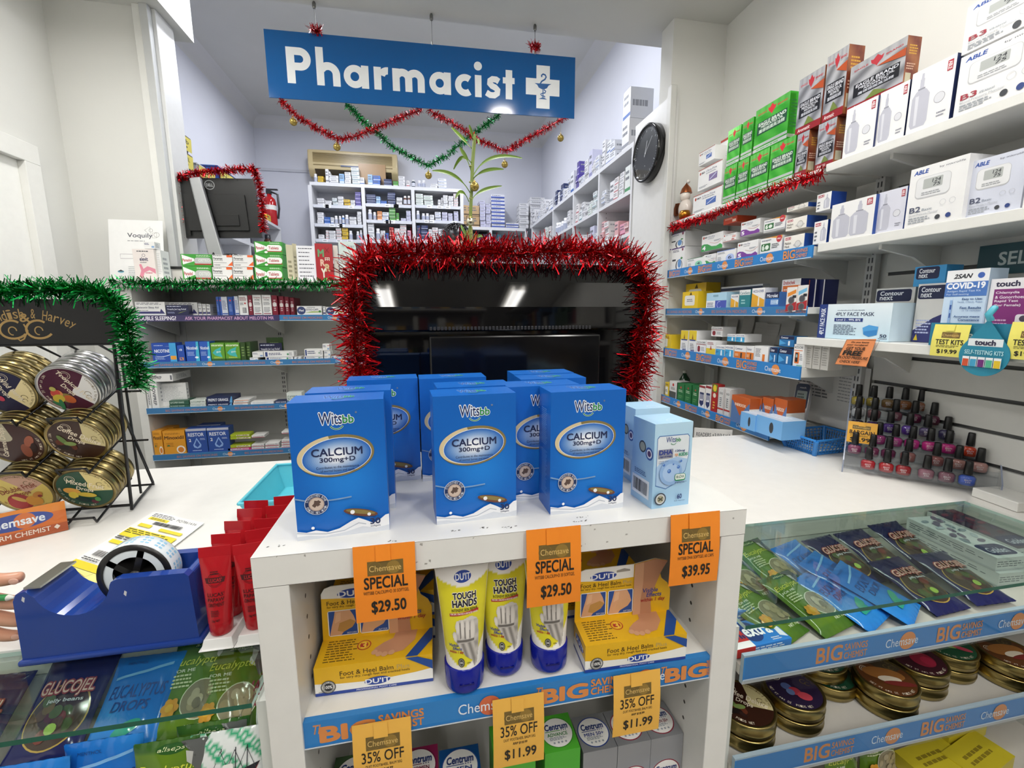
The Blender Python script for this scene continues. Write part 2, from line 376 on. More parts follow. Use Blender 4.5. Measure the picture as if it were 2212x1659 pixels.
# ---------------------------------------------------------------- low shelving behind the left counter
YL, XL0, XL1 = 2.0, -1.12, .05
LZ = [1.385, 1.20, 1.012, .815, .60]
lsh = empty('shop_shelving', (XL0, YL, 0), 0, 'white melamine shelving of medicines behind the counter, green tinsel along its top', 'shelving unit')
lx = XL1-XL0
mb = MB(); mb.box((-.04, -.02, 1.495), (lx, .29, 1.525), SHELF); mb.obj('top_panel', lsh, bevel=.002)
for x in (-.03, lx-.03): mb = MB(); mb.box((x, 0, 0), (x+.03, .29, 1.495), SHELF); mb.obj('side_panel', lsh, bevel=.0015)
mb = MB(); mb.box((0, .275, 0), (lx-.03, .29, 1.495), '#d2d2ce|s'); mb.obj('back_panel', lsh)
for i, z in enumerate(LZ):
    mb = MB(); mb.box((.0, 0, z-.02), (lx-.03, .272, z), SHELF); b = mb.obj('shelf', lsh)
    mb = MB(); mb.box((.0, -.006, z-.022), (lx-.03, 0, z+.002), '#3a78ad|s'); F = Face(mb, (.0, -.006, z-.022), (lx-.03, 0, 0), (0, 0, .024)); strip_med(F, lx, .03+.02*i)
    if i == 0:
        e = (xat(612, YL, z)-XL0)/lx; F.r(0, 0, e, 1, '#3b3560|s'); F.t(.0, .2, e*.28, .82, 'TROUBLE SLEEPING?', '#f2eff8', .025); F.t(e*.34, .22, e*.96, .75, 'ASK YOUR PHARMACIST ABOUT MELOTIN MR', '#cda3c6', .02)
    mb.obj('price_strip', b)
for px in (372, 605, 830):
    x = xat(px, YL+.27, 1.3)-XL0; mb = MB(); mb.box((x-.012, .262, .1), (x+.012, .276, 1.49), '#cfcfcb|s')
    for k in range(60): mb.box((x-.006, .2615, .2+k*.021), (x-.002, .2622, .212+k*.021), '#55565a'); mb.box((x+.002, .2615, .2+k*.021), (x+.006, .2622, .212+k*.021), '#55565a')
    mb.obj('slotted_upright', lsh)
for px in (605, 372):
    x = xat(px, YL+.2, 1.3)-XL0
    for z in LZ[:4]:
        if px == 372 and z == LZ[1]: continue
        mb = MB(); mb.add([(x-.003, .26, z-.02), (x-.003, .03, z-.02), (x-.003, .03, z-.03), (x-.003, .26, z-.09), (x+.003, .26, z-.02), (x+.003, .03, z-.02), (x+.003, .03, z-.03), (x+.003, .26, z-.09)], [(0, 1, 2, 3), (7, 6, 5, 4), (0, 4, 5, 1), (1, 5, 6, 2), (2, 6, 7, 3)], '#cfcfcb|s'); mb.obj('bracket', lsh)
# ---------------------------------------------------------------- shelves on the right wall
XS = 1.12
def wall_shelf(y0, y1, z, label, strip=None, t=.018, ph=.02, x0=XS):
    """board from y0 (near) to y1 (far), front edge at x0"""
    r = empty('wall_shelf', (x0, y1, z), -pi/2, label, 'shelf'); L = y1-y0; d = 1.345-x0
    mb = MB(); mb.box((0, 0, -t), (L, d, 0), SHELF); mb.obj('board', r, bevel=.0015)
    for k in (.12, .88) if L > .5 else (.5,):
        mb = MB(); x = L*k; P = [(d, -t), (.03, -t), (.03, -t-.012), (d*.6, -t-.03), (d, -t-.075)]
        mb.add([(x-.004, a, b) for a, b in P]+[(x+.004, a, b) for a, b in P], [(0, 1, 2, 3, 4), (9, 8, 7, 6, 5)]+[(i, 5+i, 5+(i+1) % 5, (i+1) % 5) for i in range(5)], '#cfcfcb|s'); mb.obj('bracket', r)
    if strip:
        mb = MB(); mb.box((0, -.005, -t-.006), (L, 0, .004), BLUE); strip(Face(mb, (0, -.005, -t-.006), (L, 0, 0), (0, 0, t+.01)), L, ph); mb.obj('price_strip', r)
    return r
YF, YM = 1.93, 1.135         # far end and the joint between far and near bay
RZ = {'r1': 1.795, 'r2': 1.58, 'r3': 1.405, 'r4': 1.222, 'r5': .995}
wall_shelf(YM, YF, RZ['r1'], 'uppermost shelf of the far wall bay, red tinsel draped along its front edge', None)
wall_shelf(YM, YF, RZ['r2'], 'blue-stripped shelf of pen needle cartons, just below the red tinsel', strip_big, .026)
wall_shelf(YM, YF, RZ['r3'], 'narrow-stripped wall shelf carrying the yellow sharps containers and battery cards', strip_med, .02)
wall_shelf(YM, YF, RZ['r4'], 'blue-stripped wall shelf of glucose test strips, third below the red tinsel', strip_big, .03)
wall_shelf(1.235, YF+.02, RZ['r5'], 'lowest blue-stripped wall shelf, medicated oils and brown-topped cartons on it', strip_big, .024)
wall_shelf(-.2, YM-.012, 1.80, 'topmost plain white shelf near the blood pressure monitor cartons', None, .022)
wall_shelf(-.2, YM-.012, 1.585, 'plain white shelf below the spacer cartons, second from the top', None, .024)
ZM = 1.315
wall_shelf(-.2, YM+.03, ZM, 'plain white shelf that holds the face mask box and test kits', None, .022)
for y in (YM, .52):
    mb = MB(); mb.box((1.325, y-.014, .7), (1.345, y+.014, 1.95), '#c6c7c6|s')
    for k in range(50):
        for s in (-.007, .003): mb.box((1.3243, y+s, .72+k*.024), (1.3252, y+s+.004, .735+k*.024), '#55565a')
    mb.obj('slotted_upright', label='slotted steel upright on the wall '+('between the two shelf bays' if y == YM else 'nearer the test kits, half hidden by cartons'), cat='upright')
mb = MB(); mb.box((1.325, 1.83, .7), (1.345, 1.858, 1.95), '#c6c7c6|s'); mb.obj('slotted_upright', label='slotted steel upright at the far end of the wall bay beside the pillar', cat='upright')
# shelving of the shop behind the viewer (mirrored in the black screen)
def gondola(x0, x1, y0, y1, label, seed):
    r = empty('shop_shelving', (x0, y0, 0), 0, label, 'shelving unit'); q = random.Random(seed); along = (y1-y0) > (x1-x0)
    w, d = x1-x0, y1-y0; mb = MB(); mb.box((w-.02 if along and x0 > 0 else 0, 0, 0), (w if along and x0 > 0 else (.02 if along else w), d if along else .02, 1.9), '#a8a6a0|s'); mb.obj('back_panel', r)
    pk = MB()
    for k in range(6):
        z = .2+.32*k; mb = MB(); mb.box((.021 if along and x0 < 0 else 0, .021 if not along else 0, z), (w-.021 if along and x0 > 0 else w, d, z+.02), '#c9c7c2|s'); mb.obj('shelf', r); t = .02
        while t < (d if along else w)-.1:
            s_ = q.uniform(.05, .11); h = q.uniform(.1, .24); c = q.choice(('#2a3a5a|s', '#7a2a30|s', '#d0cdc6|s', '#3a5a44|s', '#c09a4a|s', '#1d1f26|s', '#5a7fa8|s'))
            a, b = ((.06, t, z+.021), (w-.06, t+s_, z+.02+h)) if along else ((t, .06, z+.021), (t+s_, d-.03, z+.02+h))
            pk.box(a, b, c); t += s_+.006
    pk.obj('packaged_goods', r, kind='stuff')
gondola(1.02, 1.34, -3.9, -1.2, 'shop shelving of packaged goods along the right wall behind the viewer', 1)
gondola(-1.44, -1.12, -3.9, -1.2, 'shop shelving of packaged goods along the left wall behind the viewer', 2)
gondola(-.6, .7, -3.6, -3.3, 'low shop shelving of packaged goods across the aisle behind the viewer', 3)
# ================================================================== white display unit at the front of the counter
UX0, UX1, UY, UZ = -.194, .415, .485, 1.13
UT = .036; UD = .34; SZ1 = .913; SZ2 = .62
MEL = '#e2e1dd|s'; SPK = '#9a9894'
unit = empty('display_unit', (UX0, UY, 0), 0, 'tall white melamine display unit in front of the counter, orange price tickets on it', 'display unit')
uw = UX1-UX0
mb = MB(); mb.box((0, 0, UZ-UT), (uw, UD, UZ), MEL)
F = Face(mb, (0, 0, UZ-UT), (uw, 0, 0), (0, 0, UT))
q = random.Random(3)
for _ in range(26):                                   # scuffs along the front edge and the top
    u = q.random(); v = q.random()**.5; w = q.uniform(.001, .006); F.mb.poly([F.P(u, v), F.P(u+w, v+q.uniform(-.05, .05)), F.P(u+w*1.1, v+.05), F.P(u+w*.2, v+.06)], '#a5a29d')
F = Face(mb, (0, 0, UZ), (uw, 0, 0), (0, UD, 0))
for u0, v0 in ((.03, .06), (.24, .02), (.36, .05), (.47, .035), (.62, .03), (.63, .06), (.42, .05)):
    for _ in range(9):
        u = u0+q.uniform(-.015, .015); v = v0+q.uniform(-.006, .006); w = q.uniform(.001, .005); mb.poly([F.P(u, v), F.P(u+w, v+.002), F.P(u+w, v+.006), F.P(u, v+.004)], '#77756f')
mb.box((0, -.0002, UZ-UT-.0003), (uw, .001, UZ-UT+.0003), '#5d5952'); mb.box((0, -.0002, UZ-.0007), (uw, .0006, UZ-.0002), '#77736b'); mb.obj('top_panel', unit, bevel=.0012)
mb = MB(); H = UZ-UT
mb.box((0, 0, 0), (UT, UD, H), MEL); F = Face(mb, (UT, 0, 0), (0, UD, 0), (0, 0, H))
def pegs(F, flip=False):
    for k in range(30):
        for v in (.16, .8): F.k = 3; F.el((1-v) if flip else v, .2+k*.026, .008, .0028, '#3d3a36', 8)
pegs(F); mb.obj('side_panel', unit, bevel=.0012)
mb = MB(); mb.box((uw-UT, 0, 0), (uw, UD, H), MEL); F = Face(mb, (uw-UT, UD, 0), (0, -UD, 0), (0, 0, H)); pegs(F, True); mb.obj('side_panel', unit, bevel=.0012)
mb = MB(); mb.box((UT, UD-.012, 0), (uw-UT, UD, H), '#d3d0ca|s'); mb.obj('back_panel', unit)
for z in (SZ1, SZ2, .34, .08):
    mb = MB(); mb.box((UT, .012, z-.018), (uw-UT, UD-.012, z-.0008), '#e4e3df|s'); b = mb.obj('shelf', unit)
    mb = MB(); L = uw-UT*2; mb.box((UT, .004, z-.036), (uw-UT, .012, z-.001), '#2f7fc4|s')
    F = Face(mb, (UT, .004, z-.036), (L, 0, 0), (0, 0, .035)); F.r(0, 0, 1, 1, BLUE)
    if z == SZ1:
        for u in (.02, .53, .86):
            F.t(u, .5, u+.03, .85, 'The', '#d58a52', .02, .3); F.t(u+.015, .14, u+.13, .72, 'BIG', '#d98a4a', .05)
            F.t(u+.14, .52, u+.24 if u < .8 else .99, .82, 'SAVINGS', '#d98a4a', .04); F.t(u+.14, .16, u+.24 if u < .8 else .99, .46, 'CHEMIST', '#d98a4a', .04)
        for u in (.34, .74): F.circ(u+.075, .5, .026, '#cf6a45', 24); F.t(u, .3, u+.13, .72, 'Chemsave', '#e6eef6')
    else: strip_big(F, L, .02)
    F.r(0, 0, 1, .05, '#d5dde4|s'); mb.obj('price_strip', b)
# ---------------------------------------------------------------- the counter and its two glass-topped cases
CZ = .953; GL = '#eef5f1|x'; GEDGE = '#1f5a48|g'; GE2 = '#b9d6cc|g'
def counter(name, label, pts, spec='#e9e7e2|s'):
    mb = MB(); n = len(pts); mb.poly([(x, y, CZ) for x, y in pts], spec); mb.poly([(x, y, CZ-.04) for x, y in pts[::-1]], spec)
    for i in range(n): a, b = pts[i], pts[(i+1) % n]; mb.poly([(*a, CZ-.04), (*b, CZ-.04), (*b, CZ), (*a, CZ)], spec)
    return mb.obj(name, label=label, cat='counter', bevel=.001)
counter('countertop', 'white counter to the viewer\'s side of the tin rack, papers and name plate on it', [(-1.30, .635), (UX0-.002, .635), (UX0-.002, .84), (.1, .84), (.1, 1.385), (-1.30, 1.385)])
counter('countertop', 'white counter carrying the nail polish stand and the blue basket', [(.1, .84), (UX1+.002, .84), (UX1+.002, .752), (1.236, .752), (1.236, .3), (1.34, .3), (1.34, 1.345), (.1, 1.385)])
def case(name, label, x0, x1, yb, shelves, strips, rise=None):
    r = empty(name, (x0, UY, 0), 0, label, 'display case'); L = x1-x0; D = yb-UY
    mb = MB(); mb.box((0, 0, CZ-.0055), (L, D, CZ+.0005), GL, {'front': GEDGE, 'back': GE2, 'left': GE2, 'right': GE2}); mb.obj('glass_top', r)
    mb = MB(); mb.box((0, D+.002, 0), (L, D+.014, CZ-.043), '#cfd2cd|s'); mb.obj('back_panel', r)
    for xa in (L, -.012): mb = MB(); mb.box((xa, .01, 0), (xa+.011, D, CZ-.008), '#cfd2cd|s'); mb.obj('side_panel', r)
    for z in shelves:
        mb = MB(); mb.box((0, .004, z-.016), (L, D, z-.0008), '#cbc7bf|s'); b = mb.obj('shelf', r)
        mb = MB(); mb.box((0, -.003, z-.026), (L, .003, z+.020), '#9fb3c0|s'); F = Face(mb, (0, -.003, z-.026), (L, 0, 0), (0, 0, .046)); F.r(0, 0, 1, .1, '#b7b9b9|s')
        G = Face(mb, (0, -.0032, z-.019), (L, 0, 0), (0, 0, .036)); strip_big(G, L, strips); mb.poly([(0, -.006, z-.026), (L, -.006, z-.026), (L, -.006, z+.022), (0, -.006, z+.022)], '#f0f4f6|x'); mb.obj('price_strip', b)
    return r
case('glass_display_case', 'glass-topped counter case of sweets beside the nail polish stand', UX1+.014, 1.222, .75, (.888, .716, .52), -.1)
lc = case('glass_display_case', 'glass-topped counter case of lolly bags under the blue tape dispenser', -1.28, UX0-.014, .63, (.62,), .05)
for y0, y1, z in ((.036, .144, .853), (.0, .034, .768)): mb = MB(); mb.box((.001, y0, z-.01), (UX0-.014+1.28-.001, y1, z), '#cbc7bf|s'); mb.obj('shelf', lc)
# ---------------------------------------------------------------- blue calcium cartons on top of the unit
BOXB = '#1666c0|s'
def wits(F, u0, v0, u1, v1, navy='#1c2f63', back='#eef3fb'):
    w = u1-u0; 
    for c, b in ((back, .09), (navy, .012)): F.t(u0, v0+(v1-v0)*.3, u0+w*.66, v1, 'Wits', c, b)
    for c, b in ((back, .09), ('#1c8a4a', .03)): F.t(u0+w*.68, v0+(v1-v0)*.34, u1, v1-(v1-v0)*.18, 'bb', c, b)
    hw = F.U.length*w*.02
    F.ring(u0+w*.5, v0+(v1-v0)*.34, w*.2, hw*2.6, back, 10, 205, 335, rv=(v1-v0)*.34); F.ring(u0+w*.5, v0+(v1-v0)*.34, w*.2, hw*1.6, '#1c8a4a', 10, 205, 335, rv=(v1-v0)*.34)
def art_calcium(f):
    F = f['front']; navy = '#1d2a55'
    F.img(0, 0, 1, 1, 14, 22, lambda x, y: ('#1463bd', '#2383dd', math.exp(-((x-.55)**2+((y-.42)*1.5)**2)*7)))
    wits(F, .31, .80, .67, .92)
    F.circ(.70, .915, .012, '#6d7f9c', 10)
    F.el(.47, .605, .405, .153, '#8a7a4c|s', 48, 7); F.el(.455, .612, .40, .146, '#d9c9a0|s', 48, 7, 95, 275); F.el(.475, .602, .372, .136, '#e8eefa', 48, 7)
    def ov(x, y):
        q = ((x-.5)*2)**2+((y-.5)*2)**2
        return None if q > 1.12 else ('#f1f4fb', '#2667bd', q**1.3*.95)
    a = .366
    F.img(.475-a, .602-.134, .475+a, .602+.134, 26, 22, lambda x, y: ov(x, y)) if False else None
    for k in range(16):                                     # rings of ink from the rim to the pale middle
        t_ = k/15; c = [int(p+(q_-p)*t_**.8) for p, q_ in zip((42, 104, 190), (243, 246, 252))]; F.el(.475, .602+.004*t_, .366*(1-t_*.8), .132*(1-t_*.72), '#%02x%02x%02x' % tuple(c), 40, 7)
    F.t(.21, .61, .745, .665, 'CALCIUM', navy, .03); F.t(.29, .555, .665, .598, '300mg+D', navy, .02)
    F.t(.25, .517, .70, .535, 'Contributes to the maintenance', navy); F.t(.29, .493, .65, .51, 'of normal bones and teeth', navy)
    F.line([(0, .315), (.12, .292), (.3, .28), (.45, .283), (.6, .292)], .0016, '#7fa0c4')
    F.circ(.225, .262, .125, '#e8ecf4', 32); F.circ(.225, .262, .120, '#16305f', 32); F.circ(.225, .262, .082, '#b9a396', 28); F.circ(.225, .262, .070, '#cdbbae', 28)
    F.line([(.19, .245), (.215, .262), (.225, .288)], .0042, '#5d4a43'); F.line([(.25, .25), (.235, .265), (.26, .285)], .0042, '#5d4a43')
    F.arc_text(.225, .262, .09, 'STRENGTHEN BONE', '#dfe6f2', .0026, 165, 15); F.arc_text(.225, .262, .113, 'ENRICHED WITH VITAMIN', '#dfe6f2', .0026, 195, 345, inside=True)
    # brown board and milk splash along the foot
    F.poly([(.0, .0), (1, 0), (1, .13), (.96, .125), (.9, .095), (.82, .07), (.74, .1), (.66, .125), (.58, .105), (.45, .06), (.32, .042), (.2, .065), (.1, .055), (0, .07)], '#e9ebf0')
    F.poly([(0, 0), (1, 0), (1, .045), (.85, .03), (.7, .055), (.5, .025), (.3, .012), (.12, .03), (0, .03)], '#cfd4de')
    F.line([(.0, .058), (.12, .045), (.3, .03), (.5, .04), (.66, .085), (.74, .07)], .0012, '#b6bdca'); F.circ(.17, .085, .018, '#f2f4f8', 12)
    F.el(.69, .165, .19, .028, '#6e4433|s', 28, -13); F.el(.69, .17, .165, .016, '#8a7a45', 24, -13); F.circ(.78, .145, .02, '#f0f1f4', 12); F.circ(.6, .175, .025, '#f0f1f4', 12)
    F.t(.79, .065, .90, .11, '30', navy, .03); F.t(.79, .04, .9, .058, 'softgels', navy)
    T = f['top']; wits(T, .33, .2, .67, .75, '#2b4d94', '#5d93d6')
    for k in ('left', 'right'):
        G = f[k]; G.bars(.25, .12, .75, .5, 26, '#7fb0e6', 3, .35); G.bars(.25, .54, .75, .85, 20, '#7fb0e6', 4, .35)
        G.line([(.15, .1), (.85, .1), (.85, .87), (.15, .87)], .0005, '#5f9be0', True)
me_cal = carton('calcium', .103, .05, .162, BOXB, art_calcium, {'bottom': '#e9ebf0'})
CALS = [(628, 842, 872, 852, 0, 'front carton of the column nearest the red ointment tubes', 4), (657, 845, 853, 842, .0, 'second carton of the column nearest the red ointment tubes, mostly hidden', 3), (747, 905, 835, 817, 0, 'rear carton beside the tinselled screen edge, oval half covered', 4),
        (937, 1113, 848, 838, 0, 'front carton of the middle column', 3.5), (942, 1110, 845, 830, 0, 'second carton of the middle column, only its top edge showing', 4), (905, 1052, 823, 810, 0, 'rear carton of the middle column against the black screen', 2),
        (1172, 1348, 845, 836, 0, 'front carton beside the pale blue DHA carton', 3), (1104, 1250, 845, 828, 0, 'second carton behind the one beside the DHA carton, badge half covered', 3), (1122, 1272, 824, 815, 0, 'third carton in the column by the DHA carton', 1), (1104, 1248, 812, 806, 0, 'hindmost carton in the column by the DHA carton', 2)]
FRONTY = [.516, .578, .678, .5235, .585, .672, .520, .571, .632, .690]
for i, (xa, xb, ya, yb, _, lab, ang) in enumerate(CALS):
    Y_ = FRONTY[i]; X_ = (xat(xa, Y_, UZ+.15)+xat(xb, Y_, UZ+.15))/2
    if i == 0: X_ = -.1025
    if i == 3: X_ = .057
    if i == 6: X_ = .203
    put(me_cal, 'calcium_carton', (X_, Y_+.004, UZ), radians(ang if i not in (6,) else 2), 'blue calcium carton, '+lab, 'carton', 'blue calcium cartons')
def art_dha(f):
    F = f['front']; navy = '#233a78'
    F.img(0, 0, 1, 1, 8, 14, lambda x, y: ('#9cc6e6', '#b9dbf0', y))
    F.poly([(.07, .27), (.35, .22), (.62, .28), (.86, .42), (.93, .6), (.93, .83), (.88, .86), (.12, .86), (.07, .83)], '#4b78b4'); F.poly([(.085, .28), (.35, .232), (.61, .29), (.845, .425), (.915, .6), (.915, .825), (.87, .85), (.13, .85), (.085, .825)], '#dfe6ec')
    F.poly([(.085, .28), (.35, .232), (.61, .29), (.845, .425), (.905, .56), (.6, .6), (.2, .55), (.085, .5)], '#a9c8e8')
    wits(F, .30, .75, .68, .84, '#243f86', '#dfe6ec'); F.r(.11, .595, .49, .70, '#8d8f9c|s'); F.t(.13, .64, .47, .69, 'DHA', '#2b3c8e', .05); F.t(.14, .605, .46, .625, 'Algal oil Softgel', '#2b3c8e', .02)
    F.t(.55, .655, .80, .685, '120mg', navy, .02); F.t(.54, .61, .62, .64, 'FOR', '#d98a2b', .04); F.t(.65, .61, .88, .645, 'KIDS', '#3a9a7a', .05)
    F.t(.11, .555, .45, .57, '+DHA, Vitamins', navy); F.t(.11, .535, .48, .55, 'Vitamin D3, lutein', navy)
    F.circ(.45, .42, .3, '#8fb3e0', 28); F.circ(.45, .42, .22, '#a7c5ea', 24)
    for u, v, r_ in ((.4, .44, .05), (.64, .48, .04), (.25, .52, .03), (.7, .55, .03), (.5, .52, .02)): F.circ(u, v, r_, '#3f6fbf', 16); F.circ(u-.01, v+.006, r_*.5, '#7fa8e0', 10)
    F.rr(.55, .315, .84, .40, '#2f8f62', .3); F.rr(.565, .33, .825, .395, '#eef2ee', .3); F.t(.59, .345, .80, .385, "life'sDHA", '#2a6b50', .02); F.bars(.56, .285, .93, .305, 2, navy, 5)
    F.circ(.19, .12, .15, '#39414f', 24); F.circ(.19, .12, .12, '#c9cdd0', 24); F.circ(.19, .12, .09, '#a9a68e', 20); F.line([(.13, .14), (.25, .1)], .002, '#4a4a3c'); F.line([(.14, .1), (.25, .14)], .002, '#4a4a3c')
    F.t(.64, .1, .76, .155, '60', navy, .04); F.t(.56, .065, .85, .085, 'Soft Capsules', navy)
    L = f['left']; L.circ(.48, .68, .16, '#3d4348', 20); L.circ(.48, .68, .12, '#a7aa98', 18); L.circ(.8, .63, .17, '#3b5fa3', 20); L.circ(.8, .63, .12, '#e8ecf2', 18); L.circ(.8, .63, .08, '#5c3f6b', 16)
    L.r(.06, .08, .86, .3, '#e9edf0'); 
    q = random.Random(5); u = .12
    while u < .8: w = q.choice((.01, .016, .025)); L.r(u, .12, u+w, .27, '#22262c'); u += w+q.choice((.012, .02))
    L.bars(.2, .34, .8, .4, 3, '#3d5f92', 2)
    T = f['top']; T.ring(.62, .22, .17, .0006, '#d5e8f5'); T.ring(.62, .22, .14, .0004, '#d5e8f5'); T.ring(.62, .22, .09, .0004, '#d5e8f5'); T.line([(.05, .96), (.95, .96)], .0005, '#7fa3bf')
me_dha = carton('dha', .058, .052, .117, '#a6cde8|s', art_dha)
put(me_dha, 'softgel_carton', (.318, .512, UZ), radians(5), 'pale blue DHA softgel carton at the outer corner of the display unit, barcode side showing', 'carton', 'pale blue DHA cartons')
put(me_dha, 'softgel_carton', (.335, .60, UZ), radians(2), 'pale blue DHA softgel carton standing behind another, only its edge and lid showing', 'carton', 'pale blue DHA cartons')
# ---------------------------------------------------------------- tickets
def logo_block(F, u0, v0, u1, v1, back, tone):
    F.r(u0, v0, u1, v1, back); w = u1-u0; c = (v0+v1)/2
    F.ring(u0+w*.2, c, (v1-v0)*.46*F.V.length/F.U.length, .0003, tone, 18); F.circ(u0+w*.72, c, (v1-v0)*.46*F.V.length/F.U.length, tone, 20); F.t(u0+.05*w, c-(v1-v0)*.22, u0+.94*w, c+(v1-v0)*.2, 'Chemsave', '#d8b66e')
INK = '#23201b'
def ticket(px, X_, Y_, z1, w, h, lines, col, lab, name='price_ticket', rz=0, lean=0, group=None, small=None):
    """hanging paper ticket: top centre at (X_, Y_, z1)"""
    mb = MB(); n = 6; pts = []
    curl = lambda t: -.006*sin(t*pi)*.6-.004*t*t
    for i in range(n): a, b = i/n, (i+1)/n; mb.poly([(-w/2, curl(b), -h*b), (w/2, curl(b), -h*b), (w/2, curl(a), -h*a), (-w/2, curl(a), -h*a)], col); mb.poly([(-w/2, curl(a)+.0003, -h*a), (w/2, curl(a)+.0003, -h*a), (w/2, curl(b)+.0003, -h*b), (-w/2, curl(b)+.0003, -h*b)], col)
    F = Face(mb, (-w/2, 0, -h), (w, 0, 0), (0, 0, h)); P0 = F.P
    F.P = lambda u, v: F.O+F.U*u+F.V*v+Vector((0, curl(1-v)-.0002-F.k*4e-5, 0))
    for it in lines:
        if it[0] == 'L': logo_block(F, *it[1:5], '#6f5a2c', '#8f7233')
        elif it[0] == 'B': F.bars(*it[1:])
        else: F.t(*it)
    F.k = 30; F.r(.36, .8, .6, 1, small or col)
    o = mb.obj(name, None, (X_, Y_, z1), (radians(lean), 0, rz), lab, 'price ticket', group); return o
SPEC = lambda s, p: [('L', .22, .62, .8, .80), (.16, .45, .86, .60, 'SPECIAL', INK, .03), (.14, .375, .88, .42, s, INK), (.26, .1, .82, .28, p, INK, .03)]
OFF = lambda p: [('L', .22, .64, .8, .82), (.14, .47, .86, .62, '35% OFF', INK, .01), (.2, .40, .82, .44, 'DUIT FOOT&HEEL BALM 50G', INK), (.38, .33, .66, .37, 'RRP $18.99', INK, .02, .2), (.22, .1, .84, .27, p, INK, .02)]
def tick_at(pts, Y_, lines, col, lab, **k):
    a, b, c, d = [onY(*p, Y_) for p in pts]   # top-left, top-right, bottom-right, bottom-left
    w = ((b-a).length+(c-d).length)/2; h = ((a-d).length+(b-c).length)/2; m_ = (a+b)/2
    rx = math.atan2((b-a).z, (b-a).x)
    return ticket(None, m_.x, Y_, m_.z, w, h, lines, col, lab, **k)
OR1 = '#f08a24'; OR2 = '#e8b24e'
tick_at(((762, 1186), (895, 1166), (910, 1318), (780, 1346)), UY-.004, SPEC('WITSBB CALCIUM+D 30 SOFTGEL', '$29.50'), OR1, 'bright orange SPECIAL $29.50 ticket hanging over the foot balm carton by the tubes', group=None)
tick_at(((1138, 1146), (1253, 1134), (1263, 1294), (1146, 1306)), UY-.004, SPEC('WITSBB CALCIUM+D 30 SOFTGEL', '$29.50'), OR1, 'bright orange SPECIAL $29.50 ticket hanging above the third hand cream tube')
tick_at(((1450, 1112), (1554, 1104), (1556, 1250), (1451, 1259)), UY-.004, SPEC('WITSBB DHA SOFTGEL 60 CAPS', '$39.95'), OR1, 'bright orange SPECIAL $39.95 ticket below the DHA carton')
tick_at(((760, 1570), (887, 1546), (892, 1690), (768, 1712)), UY-.002, OFF('$11.99'), OR2, 'mustard 35% OFF ticket cut by the frame over the dark green vitamin carton')
tick_at(((1065, 1513), (1173, 1495), (1177, 1636), (1067, 1652)), UY-.002, OFF('$11.99'), OR2, 'mustard 35% OFF $11.99 ticket hanging over the bright green vitamin carton')
tick_at(((1326, 1461), (1425, 1444), (1421, 1572), (1321, 1583)), UY-.002, OFF('$11.99'), OR2, 'mustard 35% OFF $11.99 ticket hanging over the silver vitamin cartons')
# ================================================================== goods inside the display unit
YEL = '#e2b11e|s'; DBL = '#1f3f96|s'
def duit(F, u0, v0, u1, v1, blue='#22429a', rot=0):
    F.el((u0+u1)/2, (v0+v1)/2, (u1-u0)/2, (v1-v0)/2, blue, 26, rot); w = u1-u0; h = v1-v0
    F.t(u0+w*.04, v0+h*.2, u1-w*.02, v1-h*.2, "DU'IT", '#eef0f2', .03)
def foot_skin(F, pts, seed=0, tone=('#c98f6c', '#e0b08d')):
    F.poly(pts, tone[0]+'|s')
def heel_pic(F, u0, v0, u1, v1, rough):
    F.rr(u0, v0, u1, v1, '#eceae4', .08); a, b = u1-u0, v1-v0; g = lambda x, y: (u0+a*x, v0+b*y)
    F.poly([g(.03, .03), g(.97, .03), g(.97, .97), g(.03, .97)], '#1e4a94'); F.poly([g(.25, .97), g(.75, .97), g(.86, .75), g(.93, .5), g(.8, .3), g(.5, .14), g(.42, .03), g(.04, .03), g(.12, .4), g(.2, .7)], '#d2a17c')
    F.poly([g(.38, .5), g(.75, .62), g(.93, .5), g(.8, .3), g(.5, .14), g(.3, .2)], '#b78a4e' if rough else '#cfa078'); F.poly([g(.3, .9), g(.45, .92), g(.42, .6), g(.22, .5)], '#dcb08c')
    F.t(u0+a*.62, v0+b*.06, u0+a*.94, v0+b*.12, 'BEFORE' if rough else 'AFTER', '#cfd6e4')
def seal(F, u, v, r):
    F.circ(u, v, r, '#3a3d42', 26); F.circ(u, v, r*.88, '#c9c8c2', 26); F.circ(u, v, r*.62, '#23262c', 24); F.t(u-r*.5, v-r*.22*F.U.length/F.V.length, u+r*.5, v+r*.25*F.U.length/F.V.length, '100%', '#e9e9e6', .03)
    F.arc_text(u, v, r*.66, 'MONEY BACK', '#2b2d31', r*F.U.length*.2, 160, 20, .02); F.arc_text(u, v, r*.84, 'GUARANTEE', '#2b2d31', r*F.U.length*.2, 200, 340, .02, True)
